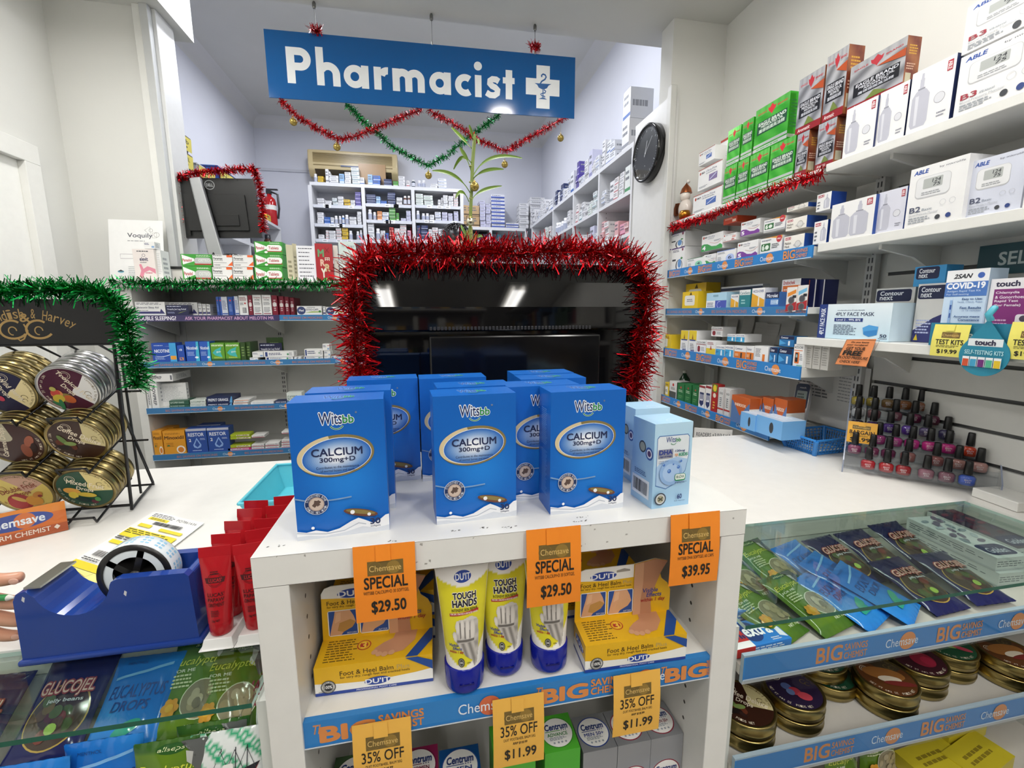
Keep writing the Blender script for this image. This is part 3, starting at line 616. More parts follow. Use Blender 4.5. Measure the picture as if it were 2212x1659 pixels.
def balm_mesh():
    w, d, h, H = .146, .05, .040, .121; mb = MB()
    mb.box((-w/2, 0, 0), (w/2, d, h), YEL, {'bottom': DBL, 'back': '#eceae4|s'})
    F = Face(mb, (-w/2, 0, 0), (w, 0, 0), (0, 0, h)); W_ = '#ecebe6'
    F.poly([(0, 0), (1, 0), (1, .5), (.85, .42), (.65, .36), (.4, .33), (.2, .36), (0, .44)], W_); F.r(0, 0, 1, .11, DBL); F.t(.34, .03, .68, .085, 'PROFESSIONAL FOOT CARE', '#e9ecf2')
    F.t(.21, .63, .66, .79, 'Foot & Heel Balm', '#3a2c12', .005); F.t(.69, .63, .8, .78, 'Plus', '#b9a36a', .0); F.t(.21, .5, .80, .61, 'for very dry, rough feet and cracked heels', '#3a2c12'); duit(F, .41, .17, .63, .45, rot=3); seal(F, .11, .3, .062); F.t(.03, .13, .07, .18, '60g', '#3a3226')
    F.poly([(.765, .995), (1, .48), (1, .80), (.87, .995)], '#1e4a94')
    L = Face(mb, (-w/2, d, 0), (0, -d, 0), (0, 0, h)); L.r(0, 0, 1, .42, W_); L.r(0, 0, 1, .11, DBL); duit(L, .15, .45, .85, .8); R_ = Face(mb, (w/2, 0, 0), (0, d, 0), (0, 0, h)); R_.r(0, 0, 1, .3, W_); R_.r(0, 0, 1, .11, DBL); R_.bars(.15, .4, .85, .9, 9, '#5a4310', 1)
    T = Face(mb, (-w/2, 0, h), (w, 0, 0), (0, d, 0))
    T.bars(.06, .12, .36, .92, 9, '#5a4310', 2, .35); T.circ(.385, .62, .062, '#b3362b', 24); T.circ(.385, .62, .053, YEL, 24); T.circ(.385, .62, .036, '#b3362b', 20); T.t(.365, .5, .405, .72, '3', '#f0c64a', .04)
    T.poly([(.765, 0), (.87, 0), (1, .55), (1, 1), (.98, 1)], '#1e4a94'); T.t(.80, .12, .95, .5, 'NON-GREASY', '#e8c24a', 0, 0) if False else None
    T.poly([(.47, .28), (.52, .18), (.6, .16), (.66, .2), (.74, .25), (.84, .6), (.86, 1), (.66, 1), (.64, .75), (.56, .62), (.49, .45)], '#c58f6d|s')
    for u, v in ((.49, .3), (.53, .22), (.58, .19), (.64, .22)): T.el(u, v, .026, .09, '#d3a27e', 12, -30)
    # standing card at the back with the die-cut outline
    out = [(0, 0), (1, 0), (1, .42), (.965, .56), (.90, .66), (.88, .78), (.95, 1.0), (.82, 1.06), (.70, 1.02), (.60, .985), (.1, .97), (.04, .93), (.01, .84)]
    zc = H-h; P = lambda u, v, y: (-w/2+w*u, y, h+zc*v)
    mb.poly([P(u, v, d-.0012) for u, v in out], YEL); mb.poly([P(u, v, d) for u, v in out[::-1]], '#e9e6de|s')
    for i in range(len(out)): a, b = out[i], out[(i+1) % len(out)]; mb.poly([P(*a, d), P(*b, d), P(*b, d-.0012), P(*a, d-.0012)], '#e9e6de|s')
    C_ = Face(mb, (-w/2, d-.0012, h), (w, 0, 0), (0, 0, zc))
    C_.poly([(.01, .76), (.3, .72), (.6, .74), (.6, .985), (.1, .97), (.04, .93), (.01, .84)], W_); C_.poly([(.42, .9), (.5, .93), (.56, .9), (.56, .87), (.42, .86)], '#9c968c'); duit(C_, .15, .735, .42, .9, rot=2)
    C_.t(.055, .625, .47, .70, 'Foot & Heel Balm', '#3a2c12', .005); C_.t(.49, .63, .58, .7, 'Plus', '#b9a36a'); C_.t(.055, .565, .58, .615, 'for very dry, rough feet and cracked heels', '#3a2c12')
    heel_pic(C_, .055, .06, .32, .53, True); heel_pic(C_, .335, .06, .60, .53, False)
    C_.poly([(.60, 0), (.605, .985), (.70, 1.02), (.82, 1.06), (.95, 1.0), (.88, .78), (.80, .4), (.79, .2), (.80, 0)], '#b98463|s'); C_.poly([(.60, 0), (.605, .985), (.7, 1.02), (.70, .6), (.68, .3), (.68, 0)], '#cf9e7b')
    C_.t(.70, .42, .86, .5, 'Visible', '#27408c', .02, .15); C_.t(.74, .33, .90, .41, 'Effects', '#27408c', .02, .15); C_.t(.68, .22, .94, .31, 'within 1 day', '#a32a2a', .015, .15)
    return mb.mesh('balm_carton')
bm_ = balm_mesh()
for x, y, z, a, lab in ((-.0785, .522, SZ1, -1.5, 'beside the hand cream tubes, behind an orange ticket'), (-.074, .597, SZ1+.028, -1, 'at the back, only its dark top edge showing'),
                     (.2675, .491, SZ1, -1.6, 'at the outer end, bare foot fully visible'), (.245, .597, SZ1+.0405, 0, 'raised behind the outer one, heel pictures under the top'), (.245, .60, SZ1, 0, 'lying beneath the raised one at the back of the shelf')):
    if z == SZ1+.028: z = SZ1+.0405
    put(bm_, 'balm_carton', (x, y, z), radians(a), 'yellow foot balm carton '+lab, 'carton', 'yellow foot balm cartons')
put(bm_, 'balm_carton', (-.074, .60, SZ1), radians(-1), 'yellow foot balm carton lying under the one by the unit side', 'carton', 'yellow foot balm cartons')
# ---------------------------------------------------------------- hand cream tubes
def tube_parts():
    body = MB(); n = 36; rows = []; zs = [.034+.126*k/16 for k in range(17)]
    A = lambda t: .0235+(.0345-.0235)*t**1.15; B = lambda t: .0235*(1-t)**.8+.0008
    for z in zs:
        t = (z-.034)/.126; rows.append([(A(t)*cos(2*pi*k/n), B(t)*sin(2*pi*k/n), z) for k in range(n)])
    body.add([p for r in rows for p in r], [(j*n+k, j*n+(k+1) % n, (j+1)*n+(k+1) % n, (j+1)*n+k) for j in range(16) for k in range(n)], '#e9e6e0|s', True)
    body.box((-.0345, -.0008, .159), (.0345, .0008, .171), '#e9e6e0|s')
    class TF(CurvedFace):
        def P(s, u, v):
            z = .034+.137*v; t = min(1, max(0, (z-.034)/.126)); a, b = A(t), B(t); x = (u-.5)*2*.97; return Vector((a*x, -b*math.sqrt(max(0, 1-x*x))-.00025-s.e*s.k*.6, z))
    F = TF(body, (0, 0, 0), (.065, 0, 0), (0, 0, .137))
    def base(x, y):
        top = .74+.45*(x-.5)**2; lo = .03+.75*(x-.42)**2
        return '#eeebe6' if y > top else ('#eeebe6' if y < lo else '#d9cf2e')
    F.img(0, 0, 1, 1, 40, 56, base, 's', 1)
    F.el(.5, .83, .17, .055, '#22429a', 24, 4); F.t(.36, .80, .65, .86, "DU'IT", '#eef0f2', .03)
    for c, b in (('#eeebe6', .12), ('#1b1b1d', .05)): F.t(.28, .635, .76, .69, 'TOUGH', c, b); F.t(.26, .565, .78, .625, 'HANDS', c, b)
    F.t(.23, .525, .80, .55, 'INTENSIVE SKIN REPAIR', '#2a2415', .02)
    for k in range(8): F.poly([(.18+k*.08, .488+.0016*k*k*.2), (.18+(k+1)*.08, .488+.0016*(k+1)**2*.2), (.18+(k+1)*.08, .514+.0016*(k+1)**2*.2), (.18+k*.08, .514+.0016*k*k*.2)], '#a82a2c')
    F.t(.2, .497, .8, .514, 'FOR DRY, CRACKED & IRRITATED HANDS', '#ecdfd8', .03)
    hand = [(.3, .235), (.22, .27), (.19, .33), (.24, .36), (.28, .35), (.27, .41), (.31, .45), (.38, .455), (.48, .46), (.58, .475), (.68, .48), (.78, .455), (.82, .43), (.84, .3), (.84, .16), (.8, .04), (.72, .015), (.66, .08), (.5, .12), (.4, .17)]
    def inside(x, y, p):
        c = False; j = len(p)-1
        for i in range(len(p)):
            if (p[i][1] > y) != (p[j][1] > y) and x < (p[j][0]-p[i][0])*(y-p[i][1])/(p[j][1]-p[i][1])+p[i][0]: c = not c
            j = i
        return c
    kn = [(.33, .39, .055, .075, 8), (.44, .38, .055, .1, 5), (.56, .36, .062, .11, 0), (.68, .35, .07, .11, -10), (.25, .3, .055, .05, 20)]
    def fist(x, y):
        if not inside(x, y, hand): return None
        s = .62+.12*sin(x*23+y*17)
        for cx, cy, rx, ry, _ in kn:
            q = ((x-cx)/rx)**2+((y-cy)/ry)**2
            s = max(s, 1-.42*q**2)
        for lx in (.385, .5, .62):
            if .285 < y < .43 and abs(x-lx-.02*(y-.36)) < .012: s = .12
        if abs(y-.262) < .01 and .3 < x < .72: s = .08
        if y < .25: s = .45+.25*sin(x*38+y*30)
        if x > .74: s = max(s, .55+.2*sin(y*50))
        if y > .44: s = max(s, .85)
        return ('#55504c', '#d9d3cc', s)
    F.img(.17, 0.01, .86, .49, 52, 66, lambda x, y: fist(.17+.69*x, .01+.48*y), 's', 1)
    F.t(.1, .215, .32, .24, 'Visible', '#27408c', .03, .15); F.t(.18, .185, .40, .21, 'Effects', '#27408c', .03, .15); F.t(.1, .15, .44, .18, 'within 1 day', '#a32a2a', .03, .15)
    F.circ(.37, .075, .085, '#2b2c2e', 24); F.circ(.37, .075, .07, '#8b8980', 24); F.circ(.37, .075, .05, '#232426', 20); F.t(.33, .065, .41, .085, '100%', '#d7d5cf', .03); F.t(.52, .06, .62, .075, '150g', '#4a4422', .02)
    cap = MB(); cap.lathe([(.0001, 0), (.0225, 0), (.0245, .002), (.0252, .006), (.0258, .033), (.025, .0345), (.0235, .035)], '#16208c|g', 36)
    cap.box((-.009, -.0262, .0135), (.009, -.0225, .0155), '#0c1366|g')
    return body.mesh('tube_body'), cap.mesh('cap')
tb, tc = tube_parts()
for i, (x, y, lean, rz, lab) in enumerate(((.0355, .512, -2, 2, 'nearest the shelf edge, leaning back'), (.091, .529, -2, -1, 'in the middle of the three, logo at the top'), (.152, .521, -3, -3, 'with its top behind an orange ticket'))):
    r = empty('hand_cream_tube', (x, y, SZ1+.0006+.0255*sin(radians(abs(lean)))), (radians(lean), 0, radians(rz)), 'yellow hand cream tube '+lab, 'tube', 'yellow hand cream tubes')
    put(tb, 'tube_body', parent=r); put(tc, 'cap', parent=r)
# ---------------------------------------------------------------- vitamin cartons on the lower shelf
def art_vit(kind, rim, ink):
    def art(f):
        for k in ('top', 'front'):
            F = f[k]; asp = F.U.length/F.V.length; v0 = .5 if k == 'top' else .42
            F.circ(.5, v0, .46, rim, 36); F.circ(.5, v0, .43, '#eceae6', 36)
            g = lambda d: v0+d*asp
            F.t(.18, g(.08), .84, g(.26), 'Centrum', '#20356f', .05, .15); F.r(.16, g(.03), .6, g(.05), rim); 
            for q_ in (.64, .70, .76): F.circ(q_, g(.04), .016, '#20356f', 8)
            F.t(.3 if len(kind) < 6 else .2, g(-.12), .78, g(-.02), kind, ink, .03); F.bars(.24, g(-.24), .76, g(-.14), 3, '#77808c', 3); 
            for q_ in (.34, .46, .56, .67): F.circ(q_, g(-.31), .03, '#9aa0a8', 10)
    return art
VIT = [(718, 800, .105, '#3f5a38|s', 'ADVANCE', '#2d4a28', '#2f5b34', 'dark green ADVANCE vitamin carton by the unit side, half behind a mustard ticket'), (888, 940, .097, '#8c1d4f|s', 'WOMEN', '#6b1038', '#7a1440', 'dark magenta vitamin carton between a mustard ticket and the blue MEN one'),
       (943, 1042, .10, '#2166b4|f', 'MEN', '#153f86', '#1d3f86', 'blue MEN vitamin carton on the lower shelf'), (1043, 1158, .127, '#4fae32|s', 'ADVANCE', '#3d8f2a', '#2f7a34', 'bright green ADVANCE vitamin carton mostly hidden by the middle mustard ticket'),
       (1162, 1260, .127, '#4fae32|s', 'ADVANCE', '#3d8f2a', '#2f7a34', 'bright green ADVANCE vitamin carton beside the silver MEN 50+ one'), (1262, 1344, .115, '#a9abb0|f', 'MEN 50+', '#1c3a86', '#1c3a86', 'silver MEN 50+ vitamin carton beside the green ones'),
       (1346, 1424, .115, '#a9abb0|f', 'WOMEN 50+', '#8b2038', '#7a1a34', 'silver vitamin carton under the outer mustard ticket'), (1426, 1503, .115, '#a9abb0|f', 'WOMEN 50+', '#8b2038', '#7a1a34', 'silver WOMEN 50+ vitamin carton at the end of the lower shelf')]
for xa, xb, h, col, kind, rim, ink, lab in VIT:
    X_ = {718: -.125, 888: -.0335, 943: .029, 1043: .1075, 1162: .1795, 1262: .2395, 1346: .2952, 1426: .3505}[xa]; w = .0548 if 'silver' in lab else .0605
    put(carton('vit'+kind+col, w, .06, h, col, art_vit(kind, rim, ink)), 'vitamin_carton', (X_, .55 if xa in (888, 718) else .535, SZ2), 0, lab, 'carton', 'vitamin cartons on the lower shelf')
# ================================================================== left side of the counter
# ---------------------------------------------------------------- blue tape dispenser
td = empty('tape_dispenser', (-.511, .60, CZ+.0008), 0, 'heavy blue desk tape dispenser with clear tape, on the glass case', 'tape dispenser')
def prism(mb, pts, y0, y1, spec):
    n = len(pts); mb.poly([(x, y0, z) for x, z in pts], spec); mb.poly([(x, y1, z) for x, z in pts[::-1]], spec)
    for i in range(n): a, b = pts[i], pts[(i+1) % n]; mb.poly([(a[0], y0, a[1]), (a[0], y1, a[1]), (b[0], y1, b[1]), (b[0], y0, b[1])], spec)
TB = '#22408f|g'
arc = [(.0645+.042*cos(radians(a)), .103+.042*sin(radians(a))) for a in range(-8, -173, -11)]
full = [(0, 0), (.2, 0), (.199, .012), (.196, .098), (.191, .103), (.115, .104), (.108, .101)]+arc+[(.016, .1), (.006, .097), (.002, .088)]
mb = MB(); prism(mb, full, 0, .012, TB); prism(mb, full, .054, .066, TB)
low = [(0, 0), (.2, 0), (.199, .012), (.196, .06), (.19, .06), (.186, .03), (.085, .03), (.08, .06)]+[a for a in arc if a[0] < .078]+[(.016, .1), (.006, .097), (.002, .088)]
prism(mb, low, .0119, .0541, TB); mb.box((-.004, -.004, 0), (.204, .07, .008), TB)
mb.box((.184, .0119, 0), (.196, .0541, .098), TB)
F = Face(mb, (0, 0, 0), (.2, 0, 0), (0, 0, .103))
for u, v in ((.055, .86), (.60, .80)): F.poly([(u, v), (u+.012, v-.03), (u+.02, v+.03), (u+.008, v+.05)], '#cfd0d2')
mb.obj('body', td, bevel=.003)
mb = MB(); mb.box((.012, .004, .1005), (.03, .062, .103), '#b9b9b2|m'); mb.obj('cutter', td)
mb = MB(); 
for k in range(2): mb.lathe([(.026, 0), (.044, 0), (.0445, .0005), (.0445, .0235), (.044, .024), (.026, .024)], '#dfe7ea|g', 48, cap=False) if k == 0 else None
for i in range(48):                                    # blue wording round the tape
    a = 2*pi*i/48; b = a+.09
    if i % 3 != 2:
        for z in (.004, .010, .016): mb.poly([(.0448*cos(a), .0448*sin(a), z), (.0448*cos(b), .0448*sin(b), z), (.0448*cos(b), .0448*sin(b), z+.003), (.0448*cos(a), .0448*sin(a), z+.003)], '#8fc0dd')
o = mb.obj('tape_roll', td, (.122, .046, .0945), (pi/2, 0, 0))
mb = MB(); mb.lathe([(.036, -.001), (.0437, -.001), (.0437, .025), (.036, .025)], '#1b1a1a|s', 40, cap=False); mb.lathe([(.004, .003), (.036, .006)], '#1b1a1a|s', 40, cap=False)
mb.lathe([(.0001, -.006), (.007, -.006), (.007, .028), (.0001, .028)], '#2b2a2a|s', 16, cap=False)
for k in range(5): a = 2*pi*k/5; mb.M = Matrix.Rotation(a, 4, 'Z'); mb.box((.005, -.004, 0), (.037, .004, .024), '#1b1a1a|s')
mb.M = None; mb.obj('tape_core', td, (.122, .046, .0945), (pi/2, 0, 0))
# ---------------------------------------------------------------- red ointment tubes in white trays
RED = '#b51f27|g'
mb = MB(); n = 24
for j in range(13):
    t = j/12
rows = []; A = lambda t: .0145+.0045*t; B = lambda t: .0145*(1-t)**.75+.0006
for j in range(13):
    t = j/12; rows.append([(A(t)*cos(2*pi*k/n), B(t)*sin(2*pi*k/n), .018+.088*t) for k in range(n)])
mb.add([p for r in rows for p in r], [(j*n+k, j*n+(k+1) % n, (j+1)*n+(k+1) % n, (j+1)*n+k) for j in range(12) for k in range(n)], RED, True)
mb.add([(-.019, -.0006, .106), (.019, -.0006, .106), (.019, .001, .119), (-.019, .001, .119), (-.019, .0006, .106), (.019, .0006, .106), (.019, .002, .119), (-.019, .002, .119)], [(0, 1, 2, 3), (5, 4, 7, 6), (3, 2, 6, 7), (0, 3, 7, 4), (1, 5, 6, 2)], RED)
class RF(CurvedFace):
    def P(s, u, v): t = min(1, max(0, v)); x = (u-.5)*1.9; return Vector((A(t)*x, -B(t)*math.sqrt(max(0, 1-x*x))-.0002-s.e*s.k, .018+.088*v))
F = RF(mb, (0, 0, 0), (.034, 0, 0), (0, 0, .088)); F.ring(.5, .66, .27, .0005, '#3d0c10', 24); F.ring(.5, .66, .22, .0004, '#3d0c10', 24); F.poly([(.18, .62), (.82, .62), (.86, .70), (.14, .70)], '#4a0d12'); F.t(.28, .635, .74, .685, "LUCAS'", '#b51f27', .03); F.bars(.34, .74, .66, .8, 2, '#3d0c10', 2)
for k, w in enumerate(("LUCAS'", 'PAPAW', 'OINTMENT')): F.t(.2, .42-.075*k, .82, .475-.075*k, w, '#3d0c10', .02)
F.bars(.3, .12, .7, .22, 4, '#5a1218', 3); F.t(.32, .04, .66, .08, '25g NET', '#3d0c10', .02)
me_body = mb.mesh('tube_body')
mb = MB(); mb.lathe([(.0001, 0), (.0125, 0), (.0135, .002), (.0142, .018), (.0135, .0195)], '#b01c25|g', 24); me_cap = mb.mesh('cap')
TRX = (-.2835, -.2415); n_ = 0
for c, x in enumerate(TRX):
    mb = MB()
    w, y0, y1, h = .0195, .582, .778, .013
    for (a, b, z0), (a2, b2, z1) in (((w, 0, 0), (w*.86, .004, h)),):
        V = [(x-a, y0-b, z0), (x+a, y0-b, z0), (x+a, y1+b, z0), (x-a, y1+b, z0), (x-a2, y0+b2, z1), (x+a2, y0+b2, z1), (x+a2, y1-b2, z1), (x-a2, y1-b2, z1)]
        mb.add(V, [(0, 1, 5, 4), (1, 2, 6, 5), (2, 3, 7, 6), (3, 0, 4, 7), (4, 5, 6, 7), (3, 2, 1, 0)], '#eeeeec|s')
    mb.box((x-w-.002, y0-.002, 0), (x+w+.0005, y1+.002, .0015), '#eeeeec|s')
    mb.obj('display_tray', loc=(0, 0, CZ+.0008), label='white tray holding the column of red tubes '+('nearer the tape dispenser' if c == 0 else 'against the display unit'), cat='tray', bevel=.0015)
    for k in range(5):
        y = .601+.0385*k+.004*c
        r = empty('ointment_tube', (x+rnd.uniform(-.001, .001), y, CZ+h+.0016), (radians(rnd.uniform(-3, 2)), 0, radians(rnd.uniform(-9, 9))), 'red ointment tube, %s from the front in the tray %s' % (ORD[k], 'nearer the tape dispenser' if c == 0 else 'against the display unit'), 'tube', 'red ointment tubes')
        put(me_body, 'tube_body', parent=r); put(me_cap, 'cap', parent=r)
# ---------------------------------------------------------------- turquoise basket
mb = MB(); TQ = '#35b3c9|z'; TQ2 = '#49bcd0|s'
def tray_mesh(mb, x0, x1, y0, y1, h, th, spec, slope=.012, rim=.006):
    lo = [(x0+slope, y0+slope), (x1-slope, y0+slope), (x1-slope, y1-slope), (x0+slope, y1-slope)]; hi = [(x0, y0), (x1, y0), (x1, y1), (x0, y1)]
    mb.add([(*p, .001) for p in lo], [(0, 1, 2, 3)], spec)
    for i in range(4): j = (i+1) % 4; mb.add([(*lo[i], .001), (*lo[j], .001), (*hi[j], h), (*hi[i], h)], [(0, 1, 2, 3)], spec)
    for i in range(4):
        j = (i+1) % 4; a, b = Vector((*hi[i], h)), Vector((*hi[j], h)); mb.tube([a, b], rim/2, spec, 8)
tray_mesh(mb, 0, .26, 0, .24, .055, .002, '#5cc3d4|s', .02, .007)
F = Face(mb, (.26, .239, .004), (-.26, 0, 0), (0, 0, .05)); F.bars(.1, .3, .4, .7, 3, '#1f93b0', 3)
mb.obj('plastic_basket', loc=(-.385, .935, CZ+.0008), label='turquoise plastic basket behind the red ointment tubes', cat='basket')
# ---------------------------------------------------------------- repeat forms with yellow highlighting
A0, B0, C0, D0 = onZ(335, 1107, CZ), onZ(440, 1131, CZ), onZ(300, 1262, CZ), onZ(140, 1228, CZ)
for k in range(3):
    mb = MB(); U_ = (B0-A0); V_ = (A0-D0)*1.25; O = D0-V_*.2+Vector((.004*k-.004, -.003*k, .0012+.0011*k)); N = Vector((0, 0, .0009))
    mb.add([O, O+U_, O+U_+V_, O+V_, O+N, O+U_+N, O+U_+V_+N, O+V_+N], [(3, 2, 1, 0), (4, 5, 6, 7), (0, 1, 5, 4), (1, 2, 6, 5), (2, 3, 7, 6), (3, 0, 4, 7)], '#f0f0ee')
    F = Face(mb, O+N, U_, V_)
    if k == 2:
        Y1 = '#ecd93a'
        F.bars(.05, .93, .5, .985, 3, '#4a4a48', 1); F.r(.06, .885, .45, .925, Y1); F.t(.55, .93, .93, .965, 'PQ7861636', '#5b5b59'); F.bars(.1, .89, .42, .92, 2, '#6e6a2c', 2)
        q = random.Random(8); u = .25
        while u < .8: w = q.choice((.006, .011, .016)); F.r(u, .83, u+w, .875, '#2c2c2c'); u += w+q.choice((.006, .012))
        F.r(.08, .77, .32, .81, Y1); F.r(.5, .765, .92, .80, Y1); F.r(.02, .62, .93, .73, Y1); F.bars(.03, .66, .9, .725, 3, '#5a5620', 3); F.bars(.03, .575, .9, .615, 2, '#444442', 4)
        F.r(.04, .52, .3, .56, Y1); F.bars(.36, .5, .75, .56, 3, '#555552', 6); u = .1
        while u < .36: w = q.choice((.006, .011)); F.r(u, .36, u+w, .42, '#3c3c3c'); u += w+q.choice((.006, .012))
        F.bars(.45, .36, .75, .5, 7, '#555552', 7); F.bars(.04, .3, .4, .335, 2, '#444442', 8); F.r(.0, .22, .95, .285, '#e3cf35'); F.r(.0, .13, .97, .215, '#efe28c'); F.line([(.2, .2), (.45, .17), (.5, .21)], .0008, '#6b6434')
    mb.obj('prescription_form', label=('topmost prescription form with yellow highlighted lines, behind the tape dispenser', 'middle sheet of the form pile behind the tape dispenser', 'bottom sheet of the form pile behind the tape dispenser')[2-k], cat='paper', group='prescription forms')
# ---------------------------------------------------------------- name plate
P1 = Vector((-.734, 1.005, CZ)); P0_ = Vector((-.862, .925, CZ)); L = (P1-P0_).length; rz = math.atan2((P1-P0_).y, (P1-P0_).x)
np_ = empty('sign_holder', P0_+Vector((0, 0, .0008)), rz, 'clear stand with an orange shop name card, before the tin rack', 'sign')
mb = MB(); mb.add([(0, 0, 0), (L, 0, 0), (L, .016, .058), (0, .016, .058), (0, .0015, 0), (L, .0015, 0), (L, .0175, .058), (0, .0175, .058)], [(0, 1, 2, 3), (5, 4, 7, 6), (2, 6, 7, 3), (0, 3, 7, 4), (1, 5, 6, 2)], '#d9702c|s')
F = Face(mb, (0, 0, 0), (L, 0, 0), (0, .016, .058)); F.r(0, .72, 1, 1, '#e88a33|s'); F.r(0, 0, 1, .3, '#b4562f|s'); F.el(.52, .62, .36, .26, '#44549a|s', 36); F.circ(.62, .62, .1, '#d9753f', 24); F.t(.26, .5, .80, .76, 'Chemsave', '#eef0f4', .03)
F.t(.04, .12, .84, .27, 'VINAPHARM CHEMIST', '#f0dccb', .02); F.poly([(.9, .12), (.93, .2), (.9, .28), (.87, .2)], '#f0dccb')
mb.obj('name_card', np_)
mb = MB(); mb.add([(-.002, -.001, 0), (L+.002, -.001, 0), (L+.002, .0155, .061), (-.002, .0155, .061)], [(0, 1, 2, 3)], '#f4f7f8|x'); mb.add([(-.002, -.001, 0), (L+.002, -.001, 0), (L+.002, .04, 0), (-.002, .04, 0), (L+.002, .0175, .061), (-.002, .0175, .061)], [(3, 2, 4, 5), (0, 1, 2, 3)], '#f4f7f8|x'); mb.obj('clear_holder', np_)
# ---------------------------------------------------------------- wire rack of sweet tins
RX, RY = -.650, 1.08
rk = empty('tin_rack', (RX, RY, CZ+.0008), 0, 'black wire counter rack of round sweet tins, green tinsel round its header', 'display rack')
BK = '#17171a|s'; r_ = .0033; RW = .335
mb = MB()
for x in (0, -RW):
    mb = MB(); mb.tube([(x, .0, .375), (x-.006, .0, .2), (x-.012, 0, .004), (x-.03, .06, .004), (x-.06, .17, .004), (x-.02, .03, .22), (x-.004, .006, .30)], r_, BK, 8)
    mb.obj('side_frame', rk)
mb = MB()
for z in (.375, .262, .145, .035): mb.tube([(-RW, .068 if z < .3 else 0, z), (0, .068 if z < .3 else 0, z)], r_*.8, BK, 6)
for k in range(6): x = -.03-k*.055; mb.tube([(x, .002, .375), (x, .068, .34), (x, .068, .015)], r_*.8, BK, 6)
mb.tube([(-RW-.012, .0, .014), (-.012, 0, .014)], r_, BK, 8)
mb.obj('wire_grid', rk)
COLX = (-.06, -.172)
ROWZ = (.285, .178, .070)
TILT = radians(22); DXR = {ROWZ[0]: -.013, ROWZ[1]: -.013, ROWZ[2]: -.013}
for cx in (-.059, -.1695, -.28):
    for rz_ in ROWZ:
        mb = MB(); mb.M = Matrix.Translation((DXR[rz_], 0, 0))
        for s in (-.026, .026): mb.tube([(cx+s, .068, rz_-.0165), (cx+s, -.055, rz_-.0662), (cx+s, -.061, rz_-.054)], r_*.8, BK, 6)
        mb.tube([(cx-.026, -.061, rz_-.054), (cx+.026, -.061, rz_-.054)], r_*.8, BK, 6); mb.obj('prong', rk)
mb = MB(); mb.box((-RW, -.004, .377), (.012, .0, .468), '#101013|s')
F = Face(mb, (-RW, -.004, .377), (RW+.012, 0, 0), (0, 0, .091)); GD = '#a98a52|s'
F.arc_text(.54, -1.06, .43, 'Cavendish & Harvey', GD, .019, 123, 57)
for u, fl in ((.47, 1), (.60, 1)):
    F.line([(u+.055*cos(radians(a))*(1+.25*(a-60)/240), .33+.2*sin(radians(a))) for a in range(50, 331, 14)], .0042, GD); F.line([(u+.02*cos(radians(a)), .30+.09*sin(radians(a))) for a in range(0, 300, 25)], .0022, GD)
F.line([(.53, .45), (.545, .3), (.52, .12), (.50, .08), (.49, .13)], .0028, GD); F.t(.515, .5, .565, .68, '&', GD, .02)
mb.obj('header_board', rk)
def tin_mesh(metal, art, R=.054, h=.019):
    mb = MB(); mb.lathe([(.0001, 0), (R-.002, 0), (R, .002), (R, .006), (R+.0012, .0075), (R+.0012, .0095), (R, .011), (R, h-.003), (R+.0008, h-.0015), (R, h), (R-.0025, h), (R-.004, h-.0008), (.0001, h-.0008)], metal, 48, cap=False)
    F = Face(mb, (-R, -R, h-.0007), (2*R, 0, 0), (0, 2*R, 0)); art(F); return mb.mesh('sweet_tin')
GOLD = '#94855a|m'; SIL = '#b4b4b4|m'
def lid(bg, lens, txt, fruit, ink='#e8ddc6', rot=0):
    def art(F):
        F0 = F; c, s = cos(radians(rot)), sin(radians(rot)); U, V = F.U.copy(), F.V.copy(); ctr = F.O+U/2+V/2
        F.U = U*c+V*s; F.V = V*c-U*s; F.O = ctr-F.U/2-F.V/2
        F.circ(.5, .5, .455, bg, 40); F.poly([(.5+.455*cos(radians(a)), .5+.455*sin(radians(a))) for a in range(14, 106, 6)]+[(.62+.1*cos(radians(a)), .62+.12*sin(radians(a))) for a in range(150, 301, 25)], lens)
        F.arc_text(.5, .5, .40, 'Cavendish & Harvey', '#6b5c33', .005, 96, 22); F.ring(.72, .70, .05, .0012, '#6b5c33', 12, 40, 320); F.ring(.78, .66, .04, .001, '#6b5c33', 12, 40, 320)
        for k, w in enumerate(txt): F.t(.5-len(w)*.027, .58-.14*k, .5+len(w)*.027, .69-.14*k, w, ink, .02)
        F.ring(.25, .7, .08, .0008, ink, 20); F.ring(.25, .7, .05, .0006, ink, 16); F.arc_text(.5, .5, .43, 'NET WT 6.2 OZ  POIDS NET', ink, .0042, 190, 300, inside=True)
        for it in fruit: F.el(*it[:4], it[4], 18, it[5] if len(it) > 5 else 0)
    return art
